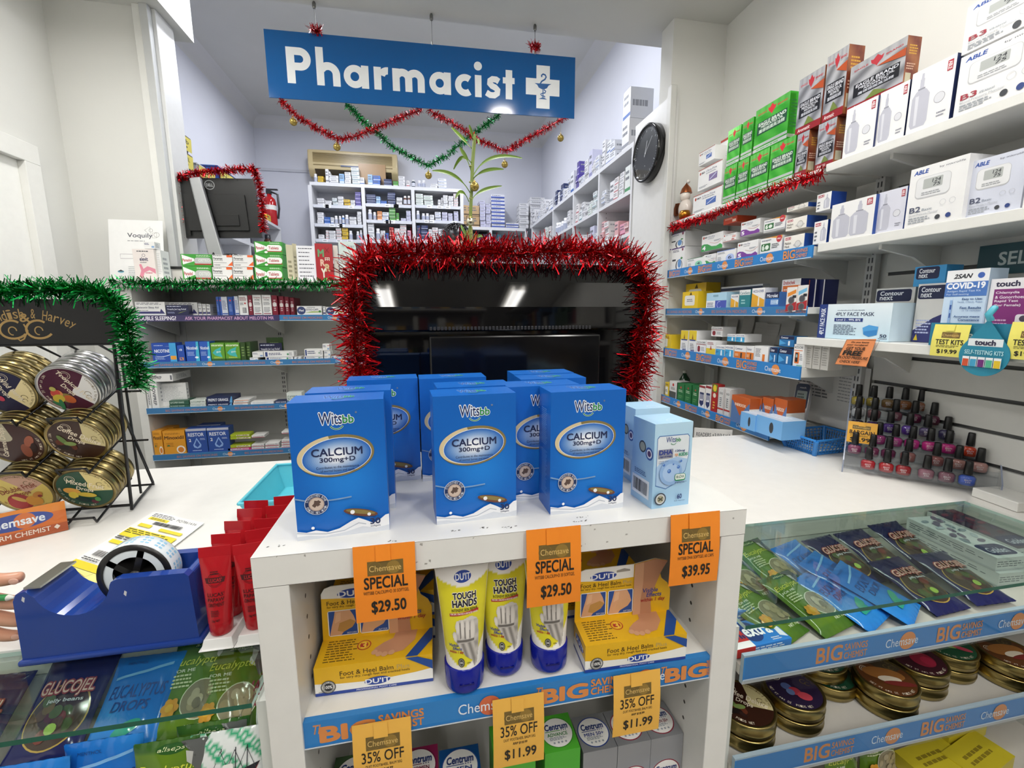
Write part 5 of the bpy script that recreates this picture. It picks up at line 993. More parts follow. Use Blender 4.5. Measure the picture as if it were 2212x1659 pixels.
# ================================================================== stock on the low shelving behind the left counter
def ops_art(front=(), side=(), top=()):
    def art(f):
        for F, ops in ((f['front'], front), (f['left'], side), (f['right'], side), (f['top'], top)):
            for o in ops: getattr(F, o[0])(*o[1:])
    return art
WH = '#e3e3e2|s'; NV = '#1e2450'; GR = '#6d7078'
def medlines(c, n=4, seed=1): return [('t', .08, .62, .6, .8, 'Rx', c, .02), ('bars', .08, .15, .8, .5, n, GR, seed)]
STY = {
 'melat': (WH, [('bars', .05, .78, .9, .95, 2, GR, 1), ('t', .05, .48, .78, .66, 'Melatonin Sleep Aid', NV, .01), ('r', 0, .14, .8, .3, '#39386e'), ('poly', [(.78, .14), (.86, .5), (.98, .14)], '#39386e'), ('bars', .05, .34, .5, .42, 1, GR, 2)]),
 'jet': ('#23264a|s', [('bars', .05, .8, .9, .93, 1, '#cfd3e6', 1), ('t', .05, .5, .9, .68, 'Voquily Jet Lag Relief', '#e3e6f2', .01), ('poly', [(.5, .2), (.98, .5), (.62, .3)], '#b8c832'), ('bars', .05, .2, .4, .36, 2, '#9aa2c8', 2)]),
 'bluew': ('#c9cdd8|s', [('r', 0, 0, .28, 1, '#2a4f9c'), ('circ', .14, .8, .1, '#c24a55'), ('bars', .36, .3, .92, .8, 7, '#4a5a8a', 3), ('r', .3, .06, 1, .12, '#2a4f9c')]),
 'blueedge': ('#2a4f9c|s', [('circ', .5, .8, .22, '#c24a55'), ('bars', .2, .2, .8, .6, 5, '#7f97cc', 2)]),
 'whred': (WH, [('bars', .1, .72, .9, .92, 3, '#8a3040', 1), ('circ', .7, .6, .11, '#c23a44'), ('bars', .1, .5, .55, .64, 2, GR, 2), ('r', .35, .12, .8, .38, '#5a5d62'), ('bars', .38, .14, .78, .36, 6, '#e3e3e2', 3)]),
 'dkred': ('#7c1f33|s', [('bars', .3, .2, .75, .8, 6, '#d9c9cc', 2), ('r', .15, .45, .85, .62, '#d9d6d4')]),
 'zon': (WH, [('t', .12, .82, .88, .9, 'Dongress', '#8a2438', .02), ('t', .2, .72, .8, .79, 'CPS-FREE', '#4a4c55', .02), ('bars', .15, .5, .85, .66, 3, GR, 1), ('r', .1, .06, .9, .1, '#8a2438'), ('bars', .15, .14, .85, .4, 4, GR, 4)]),
 'osteo': (WH, [('circ', .17, .5, .17, '#33406e'), ('t', .08, .4, .26, .62, 'Med', '#e9ecf2', .03), ('t', .33, .5, .86, .7, 'OSTEO-CAPS', NV, .02), ('poly', [(.3, .25), (.6, .4), (.98, .4), (.98, .3), (.6, .28)], '#8fae3a'), ('circ', .92, .4, .05, '#3f7a3a'), ('bars', .4, .78, .8, .9, 1, GR, 2)]),
 'nico': ('#1d4aa8|s', [('el', .5, .55, .46, .26, '#c9d6ee', 30, 12), ('el', .47, .56, .45, .245, '#1d4aa8', 30, 12), ('t', .1, .5, .86, .66, 'NICOTINELL', '#eef2fa', .03), ('r', .72, 0, 1, 1, '#3f9fd9'), ('bars', .1, .84, .6, .9, 1, '#cfd9f2', 1), ('bars', .1, .12, .55, .3, 3, '#9fb6e6', 2), ('rr', .74, .12, .98, .32, '#e8a23a', .2)]),
 'nicos': ('#1d4aa8|s', [('circ', .5, .72, .2, '#c9d6ee'), ('t', .44, .62, .6, .82, 'L', '#1d4aa8', .06), ('r', .25, .08, .8, .26, '#e8a23a'), ('t', .36, .1, .7, .24, 'R', '#1d4aa8', .05)]),
 'nico2': ('#2456b4|s', [('poly', [(.7, 0), (1, 0), (1, 1), (.82, 1)], '#3fb0d0'), ('t', .08, .6, .9, .76, 'Nicotinell', '#eef2fa', .02), ('bars', .1, .28, .7, .5, 3, '#9fb6e6', 2), ('el', .78, .2, .14, .05, '#e3eef6')]),
 'nicor': ('#5f9a2c|s', [('r', 0, 0, 1, .12, '#2f5a22'), ('t', .08, .82, .92, .94, 'nicorette', '#e9f0d9', .03), ('poly', [(.78, .78), (.3, .62), (.1, .45), (.3, .3), (.8, .2), (.68, .5)], '#3fb3b3'), ('t', .4, .44, .72, .54, 'gum', '#e3f2ea', .02), ('bars', .2, .14, .85, .22, 2, '#d9e36a', 2)]),
 'nicork': ('#2f4a1f|s', [('bars', .2, .2, .8, .8, 4, '#7f9a5a', 1)]),
 'flatw': (WH, [('r', .04, .1, .12, .9, '#2a3f7c'), ('bars', .16, .3, .6, .8, 2, '#35406e', 1), ('circ', .8, .45, .035, '#3f8a5a'), ('bars', .84, .2, .96, .8, 3, GR, 2)]),
 'flatb': (WH, [('bars', .06, .5, .5, .85, 2, '#35406e', 1), ('r', .7, .15, .95, .4, '#7fa3cc')]),
 'movi': (WH, [('t', .04, .35, .55, .7, 'MOVIPREP', '#2c3140', .03), ('r', .9, .2, .97, .8, '#6d7078')]),
 'moviv': (WH, [('t', .3, .12, .7, .88, 'MOVIPREP', '#2c3140', .03, 0, -90)]),
 'movib': (WH, [('bars', .1, .2, .9, .9, 12, '#b5b7ba', 3, .3)]),
 'pkg': ('#2f5a48|s', [('t', .05, .3, .75, .72, 'GLYCOPREP ORANGE', '#c9dcd0', .02)]),
 'pkw': ('#d5dcd6|s', [('t', .05, .3, .7, .7, 'GLYCOPREP', '#4a6a58', .02), ('bars', .74, .3, .96, .7, 2, GR, 1)]),
 'pkn': ('#1f2b54|s', [('t', .06, .3, .84, .72, 'PREPKIT ORANGE', '#e6eaf4', .03), ('poly', [(.88, 0), (1, 0), (1, 1), (.96, 1)], '#5f9fd0')]),
 'flato': (WH, [('r', 0, .6, 1, .85, '#c9784a'), ('bars', .1, .15, .7, .45, 2, GR, 1)]),
 'minox': ('#e09a2c|s', [('t', .06, .64, .94, .78, 'Minoxidil', '#4a2c12', .04), ('bars', .1, .84, .8, .92, 2, '#a86a1c', 1), ('bars', .12, .3, .5, .5, 3, '#b8741c', 2), ('el', .76, .18, .2, .17, '#f0e9dc', 24), ('el', .76, .17, .14, .12, '#d9822c', 20), ('poly', [(.12, .34), (.22, .42), (.3, .34)], '#3f7a4a')]),
 'restor': ('#2d4f9c|s', [('r', 0, .9, 1, 1, '#b9bccb'), ('t', .1, .68, .86, .82, 'RESTOR', '#e3e8f4', .03), ('t', .12, .46, .22, .58, '2', '#e3e8f4', .04), ('poly', [(.5, .62), (.7, .32), (.66, .22), (.5, .17), (.34, .22), (.3, .32)], '#8fb0e6'), ('poly', [(.5, .54), (.63, .32), (.5, .22), (.37, .32)], '#2d4f9c'), ('bars', .66, .52, .92, .6, 2, '#b9c8ec', 1), ('bars', .25, .06, .75, .12, 1, '#b9c8ec', 3)]),
 'lime': ('#a9b92c|s', [('r', .3, .2, .98, .75, '#d9dcc0'), ('t', .34, .3, .9, .66, 'SCAR', '#8c2338', .03)]),
 'scar': ('#c23a78|s', [('r', .1, .2, .9, .8, '#e6e0e2'), ('t', .14, .3, .6, .7, 'SCAR', '#33353c', .03), ('r', .62, .35, .88, .65, '#c23a78')]),
 'wred': (WH, [('r', 0, 0, 1, .22, '#a8324a'), ('t', .1, .4, .7, .75, 'Canesten', '#7a2a3c', .02), ('bars', .74, .35, .95, .8, 3, GR, 1)]),
 'pansil': ('#3f9a3a|s', [('rr', .42, .14, .98, .72, '#b9bcba', .45), ('poly', [(.03, .95), (.05, .1), (.42, .4), (.42, .62)], '#eceeec'), ('t', .05, .36, .34, .6, 'Panadol', '#b02a30', .04), ('t', .56, .36, .92, .58, 'OSTEO', '#dfe3e0', .03), ('r', .42, .1, .98, .2, '#b02a30'), ('bars', .5, .8, .95, .92, 2, '#dff0da', 1)]),
 'panw': ('#3f9a3a|s', [('rr', .42, .2, .98, .74, '#eceeec', .45), ('poly', [(.03, .95), (.05, .1), (.42, .4), (.42, .62)], '#eceeec'), ('t', .05, .36, .34, .6, 'Panadol', '#b02a30', .04), ('t', .5, .38, .86, .6, 'Tablets', '#b02a30', .03), ('r', .42, .18, .98, .24, '#b02a30'), ('el', .4, .14, .06, .09, '#eceeec'), ('bars', .55, .82, .95, .93, 2, '#dff0da', 1)]),
 'pmax': (WH, [('bars', .03, .88, .65, .97, 1, '#33363c', 1), ('t', .04, .62, .5, .8, 'Panamax', '#23262c', .03), ('poly', [(.72, .82), (1, .82), (1, 1), (.72, 1)], '#e0632c'), ('poly', [(.74, .1), (1, .48), (1, .1)], '#e0632c'), ('t', .04, .5, .5, .58, 'Paracetamol 500mg', '#4a4c52', .02), ('r', .02, .34, .7, .36, '#4a4c52'), ('bars', .05, .1, .4, .2, 1, '#4a4c52', 3)]),
 'elevit': ('#e2dad6|s', [('t', .3, .62, .68, .74, 'elevit', NV, .04), ('ring', .5, .8, .07, .0012, NV, 20), ('poly', [(.18, .1), (.3, .3), (.24, .5), (.34, .52), (.42, .36), (.62, .45), (.98, .36), (.98, .2), (.7, .32), (.45, .24), (.34, .06)], '#d9889c'), ('bars', .2, .9, .85, .96, 1, '#4a4c52', 2), ('bars', .5, .2, .95, .26, 1, '#c25a78', 1), ('bars', .3, .55, .72, .59, 1, '#6d7078', 1)]),
}
def stockY(Yf, z, items, group, where, rz=0, prev=None):
    """cartons standing on a shelf whose front runs along x; (px left, px right, px top, style, deep, label)"""
    for it in items:
        xa, xb, py, sty, dep, lab = it[:6]; dy = it[6] if len(it) > 6 else 0; z0 = it[7] if len(it) > 7 else 0
        Yk = Yf+dy
        if z0 and prev: z0 = max((t+.0004-z for a_, b_, t in prev if a_ < xb-3 and b_ > xa+3 and abs(t-z-z0) < .022), default=z0)
        zb = z+z0+.0008
        X0, X1 = xat(xa, Yk, zb+.03), xat(xb, Yk, zb+.03); X0 = max(X0, XL0+.003); w = X1-X0-.0012; xc = (X0+X1)/2; h = zat(py, xc, Yk)-zb
        base, fr = STY[sty][0], STY[sty][1]
        prev = (prev or [])+[(xa, xb, zb+max(h, .01))]
        me = carton(sty, w, dep, max(h, .01), base, ops_art(fr, [('bars', .2, .2, .8, .8, 4, '#9a9ca2', 2)] if base == WH else ()))
        put(me, 'medicine_carton', (xc, Yk, zb), radians(rz), lab+' '+where, 'carton', group)
G1 = 'medicine cartons on the shelving behind the counter'
stockY(YL+.004, LZ[0], [(292, 357, 652, 'melat', .12, 'white sleep aid carton with navy stripe, front one'), (358, 407, 659, 'jet', .03, 'dark navy jet lag carton with yellow arrow'), (366, 427, 653, 'melat', .03, 'white sleep aid carton behind the dark jet lag one', .034)]+
  [(428+9*k, 436+9*k, 656+k*.6, 'melat', .12, 'pale sleep aid carton, %s edge-on beside the jet lag one,' % ORD[k], .03) for k in range(3)]+
  [(468, 474, 641, 'blueedge', .08, 'blue-edged carton before the silver one'), (474.5, 492, 641, 'bluew', .08, 'silver and blue upright carton'), (493, 504, 641, 'blueedge', .1, 'narrow blue upright carton'), (504.5, 516, 640, 'bluew', .1, 'slim blue and white carton, third of the blue ones,'), (517, 536, 638, 'whred', .1, 'white upright carton with red dot and barcode'), (537, 546, 638, 'dkred', .1, 'dark red carton edge with white patch'), (547, 566, 637, 'zon', .1, 'white nasal spray carton nearer the dark red edge'), (567, 587, 637, 'zon', .1, 'white nasal spray carton by the dark red row'),
   (588, 600, 638, 'dkred', .1, 'dark red carton, first in the dark red row'), (603, 614, 640, 'dkred', .1, 'dark red carton, second in the dark red row', .01), (615.5, 625, 641, 'dkred', .1, 'dark red carton, third in the dark red row', .02), (626.5, 636, 643, 'dkred', .1, 'dark red carton, last in the dark red row', .03),
   (586, 640, 661, 'osteo', .03, 'white supplement carton with green swoosh, in front of the dark red row', -.034) if False else (641, 695, 661, 'osteo', .03, 'white supplement carton with green swoosh, nearer the dark red row'), (697, 703, 662, 'melat', .1, 'white supplement carton edge-on between the green swooshes'), (704, 756, 663, 'osteo', .05, 'white supplement carton with green swoosh, by the tinselled screen')], G1, 'on the purple-stripped shelf')
stockY(YL+.004, LZ[1], [(329, 382, 741, 'nico', .05, 'large blue quit-smoking gum carton'), (383.5, 399, 746, 'nicos', .05, 'narrow blue carton with orange square'), (402, 431, 738, 'nico2', .05, 'blue and teal patch carton, first of two'), (432, 455, 738, 'nico2', .05, 'blue and teal patch carton, second of two'), (456, 486, 741, 'nicor', .05, 'green gum carton with teal arrow, first of two'), (487, 519, 741, 'nicor', .05, 'green gum carton with teal arrow, second of two'),
   (520, 531, 740, 'nicork', .09, 'dark green carton edge-on beside the gum cartons'), (532, 542, 739, 'nicork', .09, 'dark green carton edge-on, outermost', .01), (457, 510, 736, 'nicork', .03, 'dark green carton standing behind the gum cartons', .058),
   (538, 556, 775, 'flatb', .08, 'small white carton lying flat, bottom of pile'), (544, 568, 760, 'flatb', .08, 'small white carton lying flat, top of pile', 0, .0215), (572, 632, 775, 'flatw', .05, 'long white carton lying below another'), (569, 634, 759, 'flatw', .05, 'long white carton lying on another', 0, .0262), (634, 640, 773, 'flatb', .06, 'white carton end beside the long ones'), (642, 649, 771, 'flatb', .06, 'white carton end, second beside the long ones'),
   (655, 697, 770, 'flatw', .05, 'long white carton at the bottom near the screen'), (657, 697, 754, 'flatw', .05, 'long white carton on top near the screen', 0, .0288), (699, 713, 774, 'flatb', .05, 'short white carton, lowest of three stacked'), (699, 713, 758, 'flatb', .05, 'short white carton, middle of three stacked', 0, .0212), (696, 711, 743, 'flatb', .05, 'short white carton, top of three stacked', 0, .0494), (715, 750, 776, 'flatw', .05, 'long white carton beside the tinsel of the screen'), (561, 610, 741, 'jet', .004, 'dark blue hanging card behind the long white cartons', .07), (577, 613, 729, 'nicork', .004, 'dark green hanging card behind the long white cartons', .085)], G1, 'on the second shelf')
stockY(YL+.004, LZ[2], [(311, 326, 826, 'moviv', .1, 'white bowel prep carton on end, outer one'), (327, 343, 826, 'moviv', .1, 'white bowel prep carton on end, inner one'), (344.5, 405, 828, 'movib', .02, 'large white carton with grey print beside the upright ones', .03), (318, 372, 808, 'movi', .14, 'white bowel prep carton lying flat on the upright ones', .001, .1225),
   (364, 408, 877, 'pkg', .06, 'dark green prep carton, lower'), (364, 407, 865, 'pkg', .06, 'dark green prep carton, upper', 0, .0232), (409, 443, 877, 'pkw', .06, 'pale green prep carton, lower'), (409, 443, 864, 'pkw', .06, 'pale green prep carton, upper', 0, .0232), (445, 500, 873, 'pkn', .06, 'navy orange-flavour prep carton, lower'), (445, 501, 857, 'pkn', .09, 'navy orange-flavour prep carton, upper', 0, .0305), (502, 534, 878, 'flato', .09, 'white and orange flat carton, lower'), (503, 536, 865, 'flato', .09, 'white and orange flat carton, upper', 0, .0215),
   (540, 590, 880, 'movib', .05, 'silver grey flat packet beside the orange cartons'), (592, 622, 875, 'pkn', .05, 'navy and white carton by the calcium boxes'), (619, 652, 848, 'pkw', .05, 'white and green carton beside the calcium boxes', .01)], G1, 'on the third shelf')
stockY(YL+.004, LZ[3], [(312, 353, 931, 'minox', .05, 'orange hair treatment carton, first of two'), (354.5, 402, 931, 'minox', .05, 'orange hair treatment carton, second of two'), (336, 378, 924, 'minox', .05, 'orange hair treatment carton behind the front two', .06), (404, 449, 926, 'restor', .05, 'blue hair carton with a drop, first of two'), (450, 497, 924, 'restor', .05, 'blue hair carton with a drop, second of two'), (430, 480, 918, 'restor', .05, 'blue hair carton behind the two with drops', .06),
   (491, 541, 974, 'scar', .05, 'pink scar gel carton lying flat'), (496, 541, 961, 'lime', .05, 'lime green carton, lowest of three', .002, .0235), (496, 541, 951, 'lime', .05, 'lime green carton, middle of three', .002, .0482), (496, 538, 943, 'lime', .05, 'lime green carton, top of three', .002, .0665),
   (542, 569, 973, 'wred', .06, 'white and red cream carton, bottom of the first pile'), (542, 569, 960, 'wred', .06, 'white and red cream carton, second of the first pile', 0, .0262), (542, 570, 945, 'wred', .06, 'white and red cream carton, top of the first pile', 0, .0512), (572, 601, 972, 'wred', .06, 'white and red cream carton, bottom of the middle pile'), (572, 601, 957, 'wred', .06, 'white and red cream carton, top of the middle pile', 0, .028)]+
   [(607, 634, 976-13*k, 'wred', .06, 'red and white cream carton, %s up beside the calcium boxes' % ORD[k], 0, .0205*k+.0003) for k in range(4)], G1, 'on the bottom shelf') 
# ---------------------------------------------------------------- along the top of that shelving
TZ = 1.525
stockY(2.035, TZ, [(394, 458, 575, 'pansil', .07, 'green and silver painkiller carton, lower'), (390, 458, 549, 'pansil', .07, 'green and silver painkiller carton, upper', 0, .0445), (459, 502, 577, 'pmax', .07, 'white and orange painkiller carton, lower, by the silver ones,'), (459, 502, 551, 'pmax', .07, 'white and orange painkiller carton, upper, by the silver ones,', 0, .0405), (503, 547, 577, 'pmax', .07, 'white and orange painkiller carton, lower, by the green tablets,'), (503, 547, 551, 'pmax', .07, 'white and orange painkiller carton, upper, by the green tablets,', 0, .0405),
   (550, 611, 576, 'panw', .08, 'green and white tablets carton, bottom of three'), (550, 611, 549, 'panw', .08, 'green and white tablets carton, middle of three', 0, .0425), (549, 610, 522, 'panw', .08, 'green and white tablets carton, top of three', 0, .0905)], 'painkiller cartons above the green tinsel', 'above the green tinsel')
stockY(2.035, TZ, [(284, 338, 538, 'elevit', .05, 'cream vitamin carton with a pink figure'), ], 'vitamin cartons above the green tinsel', 'before the white poster')
stockY(2.035, TZ, [(309, 333, 522, 'flatb', .04, 'small white carton lying on the cream vitamin one', .005, zat(538, -1.06, 2.035)-TZ+.001)], 'vitamin cartons above the green tinsel', 'before the white poster')
stockY(2.04, TZ, [(340, 352, 540, 'movib', .06, 'grey side of a vitamin carton', .01)], 'vitamin cartons above the green tinsel', 'beside the cream one')
# poster leaning on the pillar
a, b, c = onY(228, 465, 2.22), onY(348, 478, 2.22), onY(240, 600, 2.22)
w = b.x-a.x; hgt = 1.79-TZ
mb = MB(); mb.box((0, 0, 0), (w, .002, hgt), '#e9e9e8|s'); F = Face(mb, (0, 0, 0), (w, 0, 0), (0, 0, hgt))
F.t(.34, .70, .80, .79, 'Voquily', '#4a4c55', .01); F.line([(.66, .84), (.76, .9), (.77, .76), (.66, .84)], .0012, '#8a8880'); F.ring(.775, .84, .035, .0012, '#8a8880', 16); F.ring(.88, .77, .05, .0012, '#8a8880', 18); F.line([(.80, .72), (.88, .72), (.88, .8), (.80, .8)], .0012, '#8a8880', True)
F.bars(.34, .655, .78, .675, 1, '#8a8c90', 1); F.line([(.2, .45), (.2, .38), (.5, .38), (.5, .45), (.2, .45)], .0012, '#9a8f98'); F.el(.2, .17, .06, .02, '#6fb0c4', 16); F.poly([(.14, .17), (.2, .2), (.26, .17)], '#33353c'); F.el(.2, .05, .06, .015, '#4a5560', 14); F.bars(.34, .06, .5, .26, 7, '#a9abaf', 3, .3)
mb.obj('poster', loc=(a.x, 2.19, TZ+.001), rz=(radians(-9), 0, 0), label='white sleep medicine poster leaning against the pillar', cat='poster')
# greeting cards
def card(px0, px1, py, spec, label, ops, yaw=0, Yc=2.04, fold=True, name='greeting_card'):
    X0, X1 = xat(px0, Yc, TZ+.03), xat(px1, Yc, TZ+.03); w = (X1-X0)/max(.3, cos(radians(yaw))); h = zat(py, (X0+X1)/2, Yc)-TZ-.001
    mb = MB(); mb.box((0, 0, 0), (w, .0012, h), spec)
    if fold: mb.add([(0, 0, 0), (0, 0, h), (w*.75, .05, h), (w*.75, .05, 0), (0, .0012, 0), (0, .0012, h), (w*.75, .0512, h), (w*.75, .0512, 0)], [(0, 1, 2, 3), (7, 6, 5, 4)], spec)
    F = Face(mb, (0, 0, 0), (w, 0, 0), (0, 0, h))
    for o in ops: getattr(F, o[0])(*o[1:])
    return mb.obj(name, loc=(X0, Yc, TZ+.001), rz=radians(yaw), label=label, cat='card', group='cards on the shelving top')
hand_w = [('bars', .1, .9-.11*k, .92, .95-.11*k, 1, '#5a5c66', 10+k, .5) for k in range(8)]
card(622, 634, 528, '#d9d2b4|s', 'cream greeting card seen nearly edge-on beside the green tablets', [('bars', .2, .1, .8, .6, 4, '#8a8468', 3)], 38, 2.04, False)
card(636, 643, 526, '#d3cbaa|s', 'cream greeting card seen edge-on beside the handwritten one', [('bars', .2, .2, .8, .7, 5, '#8a8468', 4)], 48, 2.06, False)
card(644, 683, 531, '#e9eaf0|s', 'white handwritten letter card standing open', hand_w)
ML = [('t', .16, .66, .48, .84, 'M', '#5f9a6a', .05), ('t', .54, .56, .8, .64, 'EE', '#e3e0d2', .03, 0, -90), ('t', .28, .42, .5, .58, 'R', '#e0b9a4', .06), ('t', .54, .28, .8, .46, 'R', '#c9b48a', .06), ('t', .3, .12, .54, .34, 'Y', '#e3e0d2', .06), ('line', [(.56, .9), (.8, .76)], .002, '#7a1a20'), ('line', [(.8, .9), (.56, .76)], .002, '#7a1a20')]
card(684, 721, 526, '#a8252c|s', 'red MERRY greeting card beside the handwritten letter', ML, 4)
card(723, 733, 530, '#e6e2da|s', 'white greeting card between the red one and the koala card', [], 8, 2.06)
KO = [('t', .2, .84, .9, .93, 'Merry Christmas', '#5a8f94', .0), ('el', .5, .5, .24, .17, '#a9a6a2', 20), ('el', .2, .6, .13, .11, '#b5b1ac', 16), ('el', .8, .6, .13, .11, '#b5b1ac', 16), ('el', .5, .46, .06, .08, '#3a3a3c', 14), ('circ', .4, .54, .025, '#26262a', 10), ('circ', .6, .54, .025, '#26262a', 10), ('el', .5, .2, .26, .2, '#b5b1ac', 20), ('el', .5, .2, .14, .14, '#d9d5ce', 16)]
card(735, 772, 522, '#cfdcd9|s', 'pale card with a koala drawing beside the black screen', KO, 3, 2.05)
# ---------------------------------------------------------------- small monitor and its stand
mo = empty('computer_monitor', (-.912, 2.35, 1.60), radians(3), 'back of a black computer monitor with silver stand and red tinsel, above the painkiller cartons', 'monitor')
w, h = .345, .262; z0 = .142
mb = MB(); mb.box((-w/2, 0, z0), (w/2, .022, z0+h), '#1e1f20|s'); mb.box((-w*.36, -.012, z0+.03), (w*.36, .001, z0+h*.72), '#1a1b1c|s'); mb.box((-.005, -.02, z0+.05), (.09, -.011, z0+.10), '#141516|s'); mb.box((-w/2+.045, -.0125, z0+.01), (-w/2+.055, -.011, z0+.09), '#0c0c0d|s')
F = Face(mb, (-w/2, -.0002, z0), (w, 0, 0), (0, 0, h)); F.ring(.455, .885, .056, .0028, '#a9abad', 26); F.t(.415, .86, .495, .905, 'DELL', '#a9abad', .05)
mb.M = Matrix.Rotation(radians(6), 4, 'Y'); mb.M = None
mb.obj('screen_housing', mo, (0, 0, 0), (0, radians(-2.5), 0), bevel=.004)
mb = MB(); P = [(-.094, z0+h-.018), (-.05, z0+h-.010), (.02, .0), (-.045, .0)]
mb.add([(x, -.05, z) for x, z in P]+[(x, -.024, z) for x, z in P], [(3, 2, 1, 0), (4, 5, 6, 7), (0, 1, 5, 4), (1, 2, 6, 5), (2, 3, 7, 6), (3, 0, 4, 7)], '#a9abad|n'); F = Face(mb, (-.035, -.05, .04), (.014, 0, 0), (0, 0, .03)); F.el(.5, .5, .4, .5, '#2a2b2c', 16); mb.obj('stand_neck', mo, bevel=.006)
mb = MB(); mb.lathe([(.038, 0), (.040, .004), (.040, .055), (.034, .062), (.0001, .062)], '#151516|g', 24, (.045, -.045, 0)); mb.lathe([(.11, 0), (.11, .012), (.1, .016), (.0001, .016)], '#2a2b2c|s', 32, (0, 0, -.0005)); mb.obj('stand_base', mo)
bx = empty('monitor_riser', (-.92, 2.35, TZ+.001), 0, 'white box with a black top edge that lifts the small monitor', 'riser')
mb = MB(); mb.box((-.17, -.10, 0), (.19, .16, .062), '#d8d5cf|s'); mb.obj('body', bx); mb = MB(); mb.box((-.175, -.105, .062), (.195, .165, .0735), '#1b1b1c|s'); mb.obj('top', bx)
mb = MB(); tray_mesh(mb, -.06, .06, 0, .08, .055, .002, '#2f74c4|s', .012, .004); F = Face(mb, (-.055, -.0012, .012), (.11, 0, 0), (0, .0, .036)); F.t(.1, .35, .9, .8, 'SMART', '#9fc3ea', .02)
mb.obj('plastic_basket', loc=(-.655, 2.135, TZ+.001), label='small blue basket behind the green tablets cartons', cat='basket')
# ================================================================== tinsel
def tinsel(pts, rad, n, cols, label, spread=1.0, up=None, group=None, name='tinsel_garland', seed=1, wd=.0011, core=.0022):
    q = random.Random(seed); mb = MB(); P = [Vector(p) for p in pts]
    seg = [(P[i+1]-P[i]).length for i in range(len(P)-1)]; tot = sum(seg)
    def at(t):
        d = t*tot
        for i, L in enumerate(seg):
            if d <= L or i == len(seg)-1: return P[i].lerp(P[i+1], min(1, d/max(L, 1e-6))), (P[i+1]-P[i]).normalized()
            d -= L
    mb.tube(P, core, cols[0], 6)
    for k in range(n):
        c, d = at(q.random()); a = q.uniform(0, 2*pi); u = d.orthogonal().normalized(); w = d.cross(u)
        r = (u*cos(a)+w*sin(a)+d*q.uniform(-.75, .75)*spread).normalized()
        if up is not None and q.random() < .35: r = (r+Vector(up)*q.uniform(.3, 1)).normalized()
        L = rad*q.uniform(.55, 1.15); s = r.cross(Vector((q.uniform(-1, 1), q.uniform(-1, 1), q.uniform(-1, 1)))).normalized()*wd*q.uniform(.7, 1.3)
        m_ = c+r*L*.55; tip = c+r*L+Vector((q.uniform(-1, 1), q.uniform(-1, 1), q.uniform(-1.2, .6)))*L*.18
        mb.add([c-s, c+s, m_+s, m_-s, tip+s*.8, tip-s*.8], [(0, 1, 2, 3), (3, 2, 4, 5)], q.choice(cols))
    return mb.obj(name, label=label, cat='tinsel', group=group)
REDT = ['#b3121c|m', '#d5222c|m', '#8c0b14|m', '#c41a24|m']; GRNT = ['#0f7a34|m', '#1c9a48|m', '#0a5a26|m', '#2fae5a|m']
tinsel([onY(236, 609, 1.985), onY(330, 612, 1.975), onY(450, 614, 1.98), onY(560, 612, 1.972), onY(650, 614, 1.98), onY(770, 612, 1.975)], .028, 2600, GRNT, 'green tinsel along the top front edge of the medicine shelving', seed=2, wd=.0014)
tinsel([(-1.0, 1.078, 1.436), (-.9, 1.08, 1.440), (-.8, 1.078, 1.438), (-.7, 1.08, 1.440), (-.645, 1.07, 1.430), (-.614, 1.064, 1.39), (-.610, 1.06, 1.33), (-.602, 1.062, 1.28), (-.608, 1.06, 1.235)], .031, 2800, GRNT, 'green tinsel over the black header of the tin rack', up=(0, 0, .6), seed=3, wd=.0011)
MTN = 2.33
tinsel([onY(388, 520, MTN), onY(384, 470, MTN-.005), onY(378, 430, MTN), onY(374, 384, MTN-.005), onY(430, 373, MTN), onY(500, 367, MTN-.005), onY(548, 364, MTN), onY(560, 395, MTN-.005), onY(566, 440, MTN), onY(569, 500, MTN)], .022, 3000, REDT, 'red tinsel round the small monitor above the painkiller cartons', seed=4, wd=.0013)
# ---------------------------------------------------------------- large black screen seen from behind
SY = .90
a, b = onY(775, 560, SY), onY(1398, 562, SY); bw = b.x-a.x; cxm = (a.x+b.x)/2
scr = empty('computer_screen', (cxm, SY, CZ+.0008), 0, 'back of a large glossy black screen wreathed in red tinsel', 'monitor')
zt_ = a.z-CZ; KB = '#08080a|k'
def prof(mb, pts, w0, w1, spec, n=1):     # section in (y, z) swept across, narrower at the back
    N_ = len(pts); A_ = [(-w0/2 if y < .02 else -w1/2, y, z) for y, z in pts]; 
    mb.add([(-w0/2+(y < .0)*0, y, z) for y, z in pts]+[(w0/2, y, z) for y, z in pts], [tuple(range(N_)), tuple(range(2*N_-1, N_-1, -1))]+[(i, N_+i, N_+(i+1) % N_, (i+1) % N_) for i in range(N_)], spec)
mb = MB(); zz = zt_-.135
prof(mb, [(.05, .10), (.05, zt_), (.03, zt_), (.012, zt_-.012), (0, zt_-.04), (-.008, zt_-.09), (-.010, zz), (.012, zz-.004), (.012, .10)], bw, bw, KB)
for k in range(46): x = -bw*.28+k*bw*.56/45; mb.box((x-.0025, -.0105, zz-.001), (x+.0025, -.0095, zz+.006), '#2c2c30|s')
mb.obj('housing', scr, bevel=.005)
mb = MB(); mb.box((-.17, -.012, .05), (.19, .012, zz-.012), '#0b0b0d|g'); F = Face(mb, (-.17, -.0121, .05), (.36, 0, 0), (0, 0, zz-.062)); F.ring(.58, .62, .09, .0022, '#26262b|s', 30); F.t(.515, .57, .645, .68, 'DELL', '#26262b|s', .05); mb.obj('stand_cover', scr, bevel=.004)
mb = MB(); mb.box((-.06, .0, .012), (.06, .05, .12), '#101012|g'); mb.box((-.13, -.05, 0), (.13, .12, .013), '#101012|g'); mb.obj('stand', scr, bevel=.003)
mb = MB()
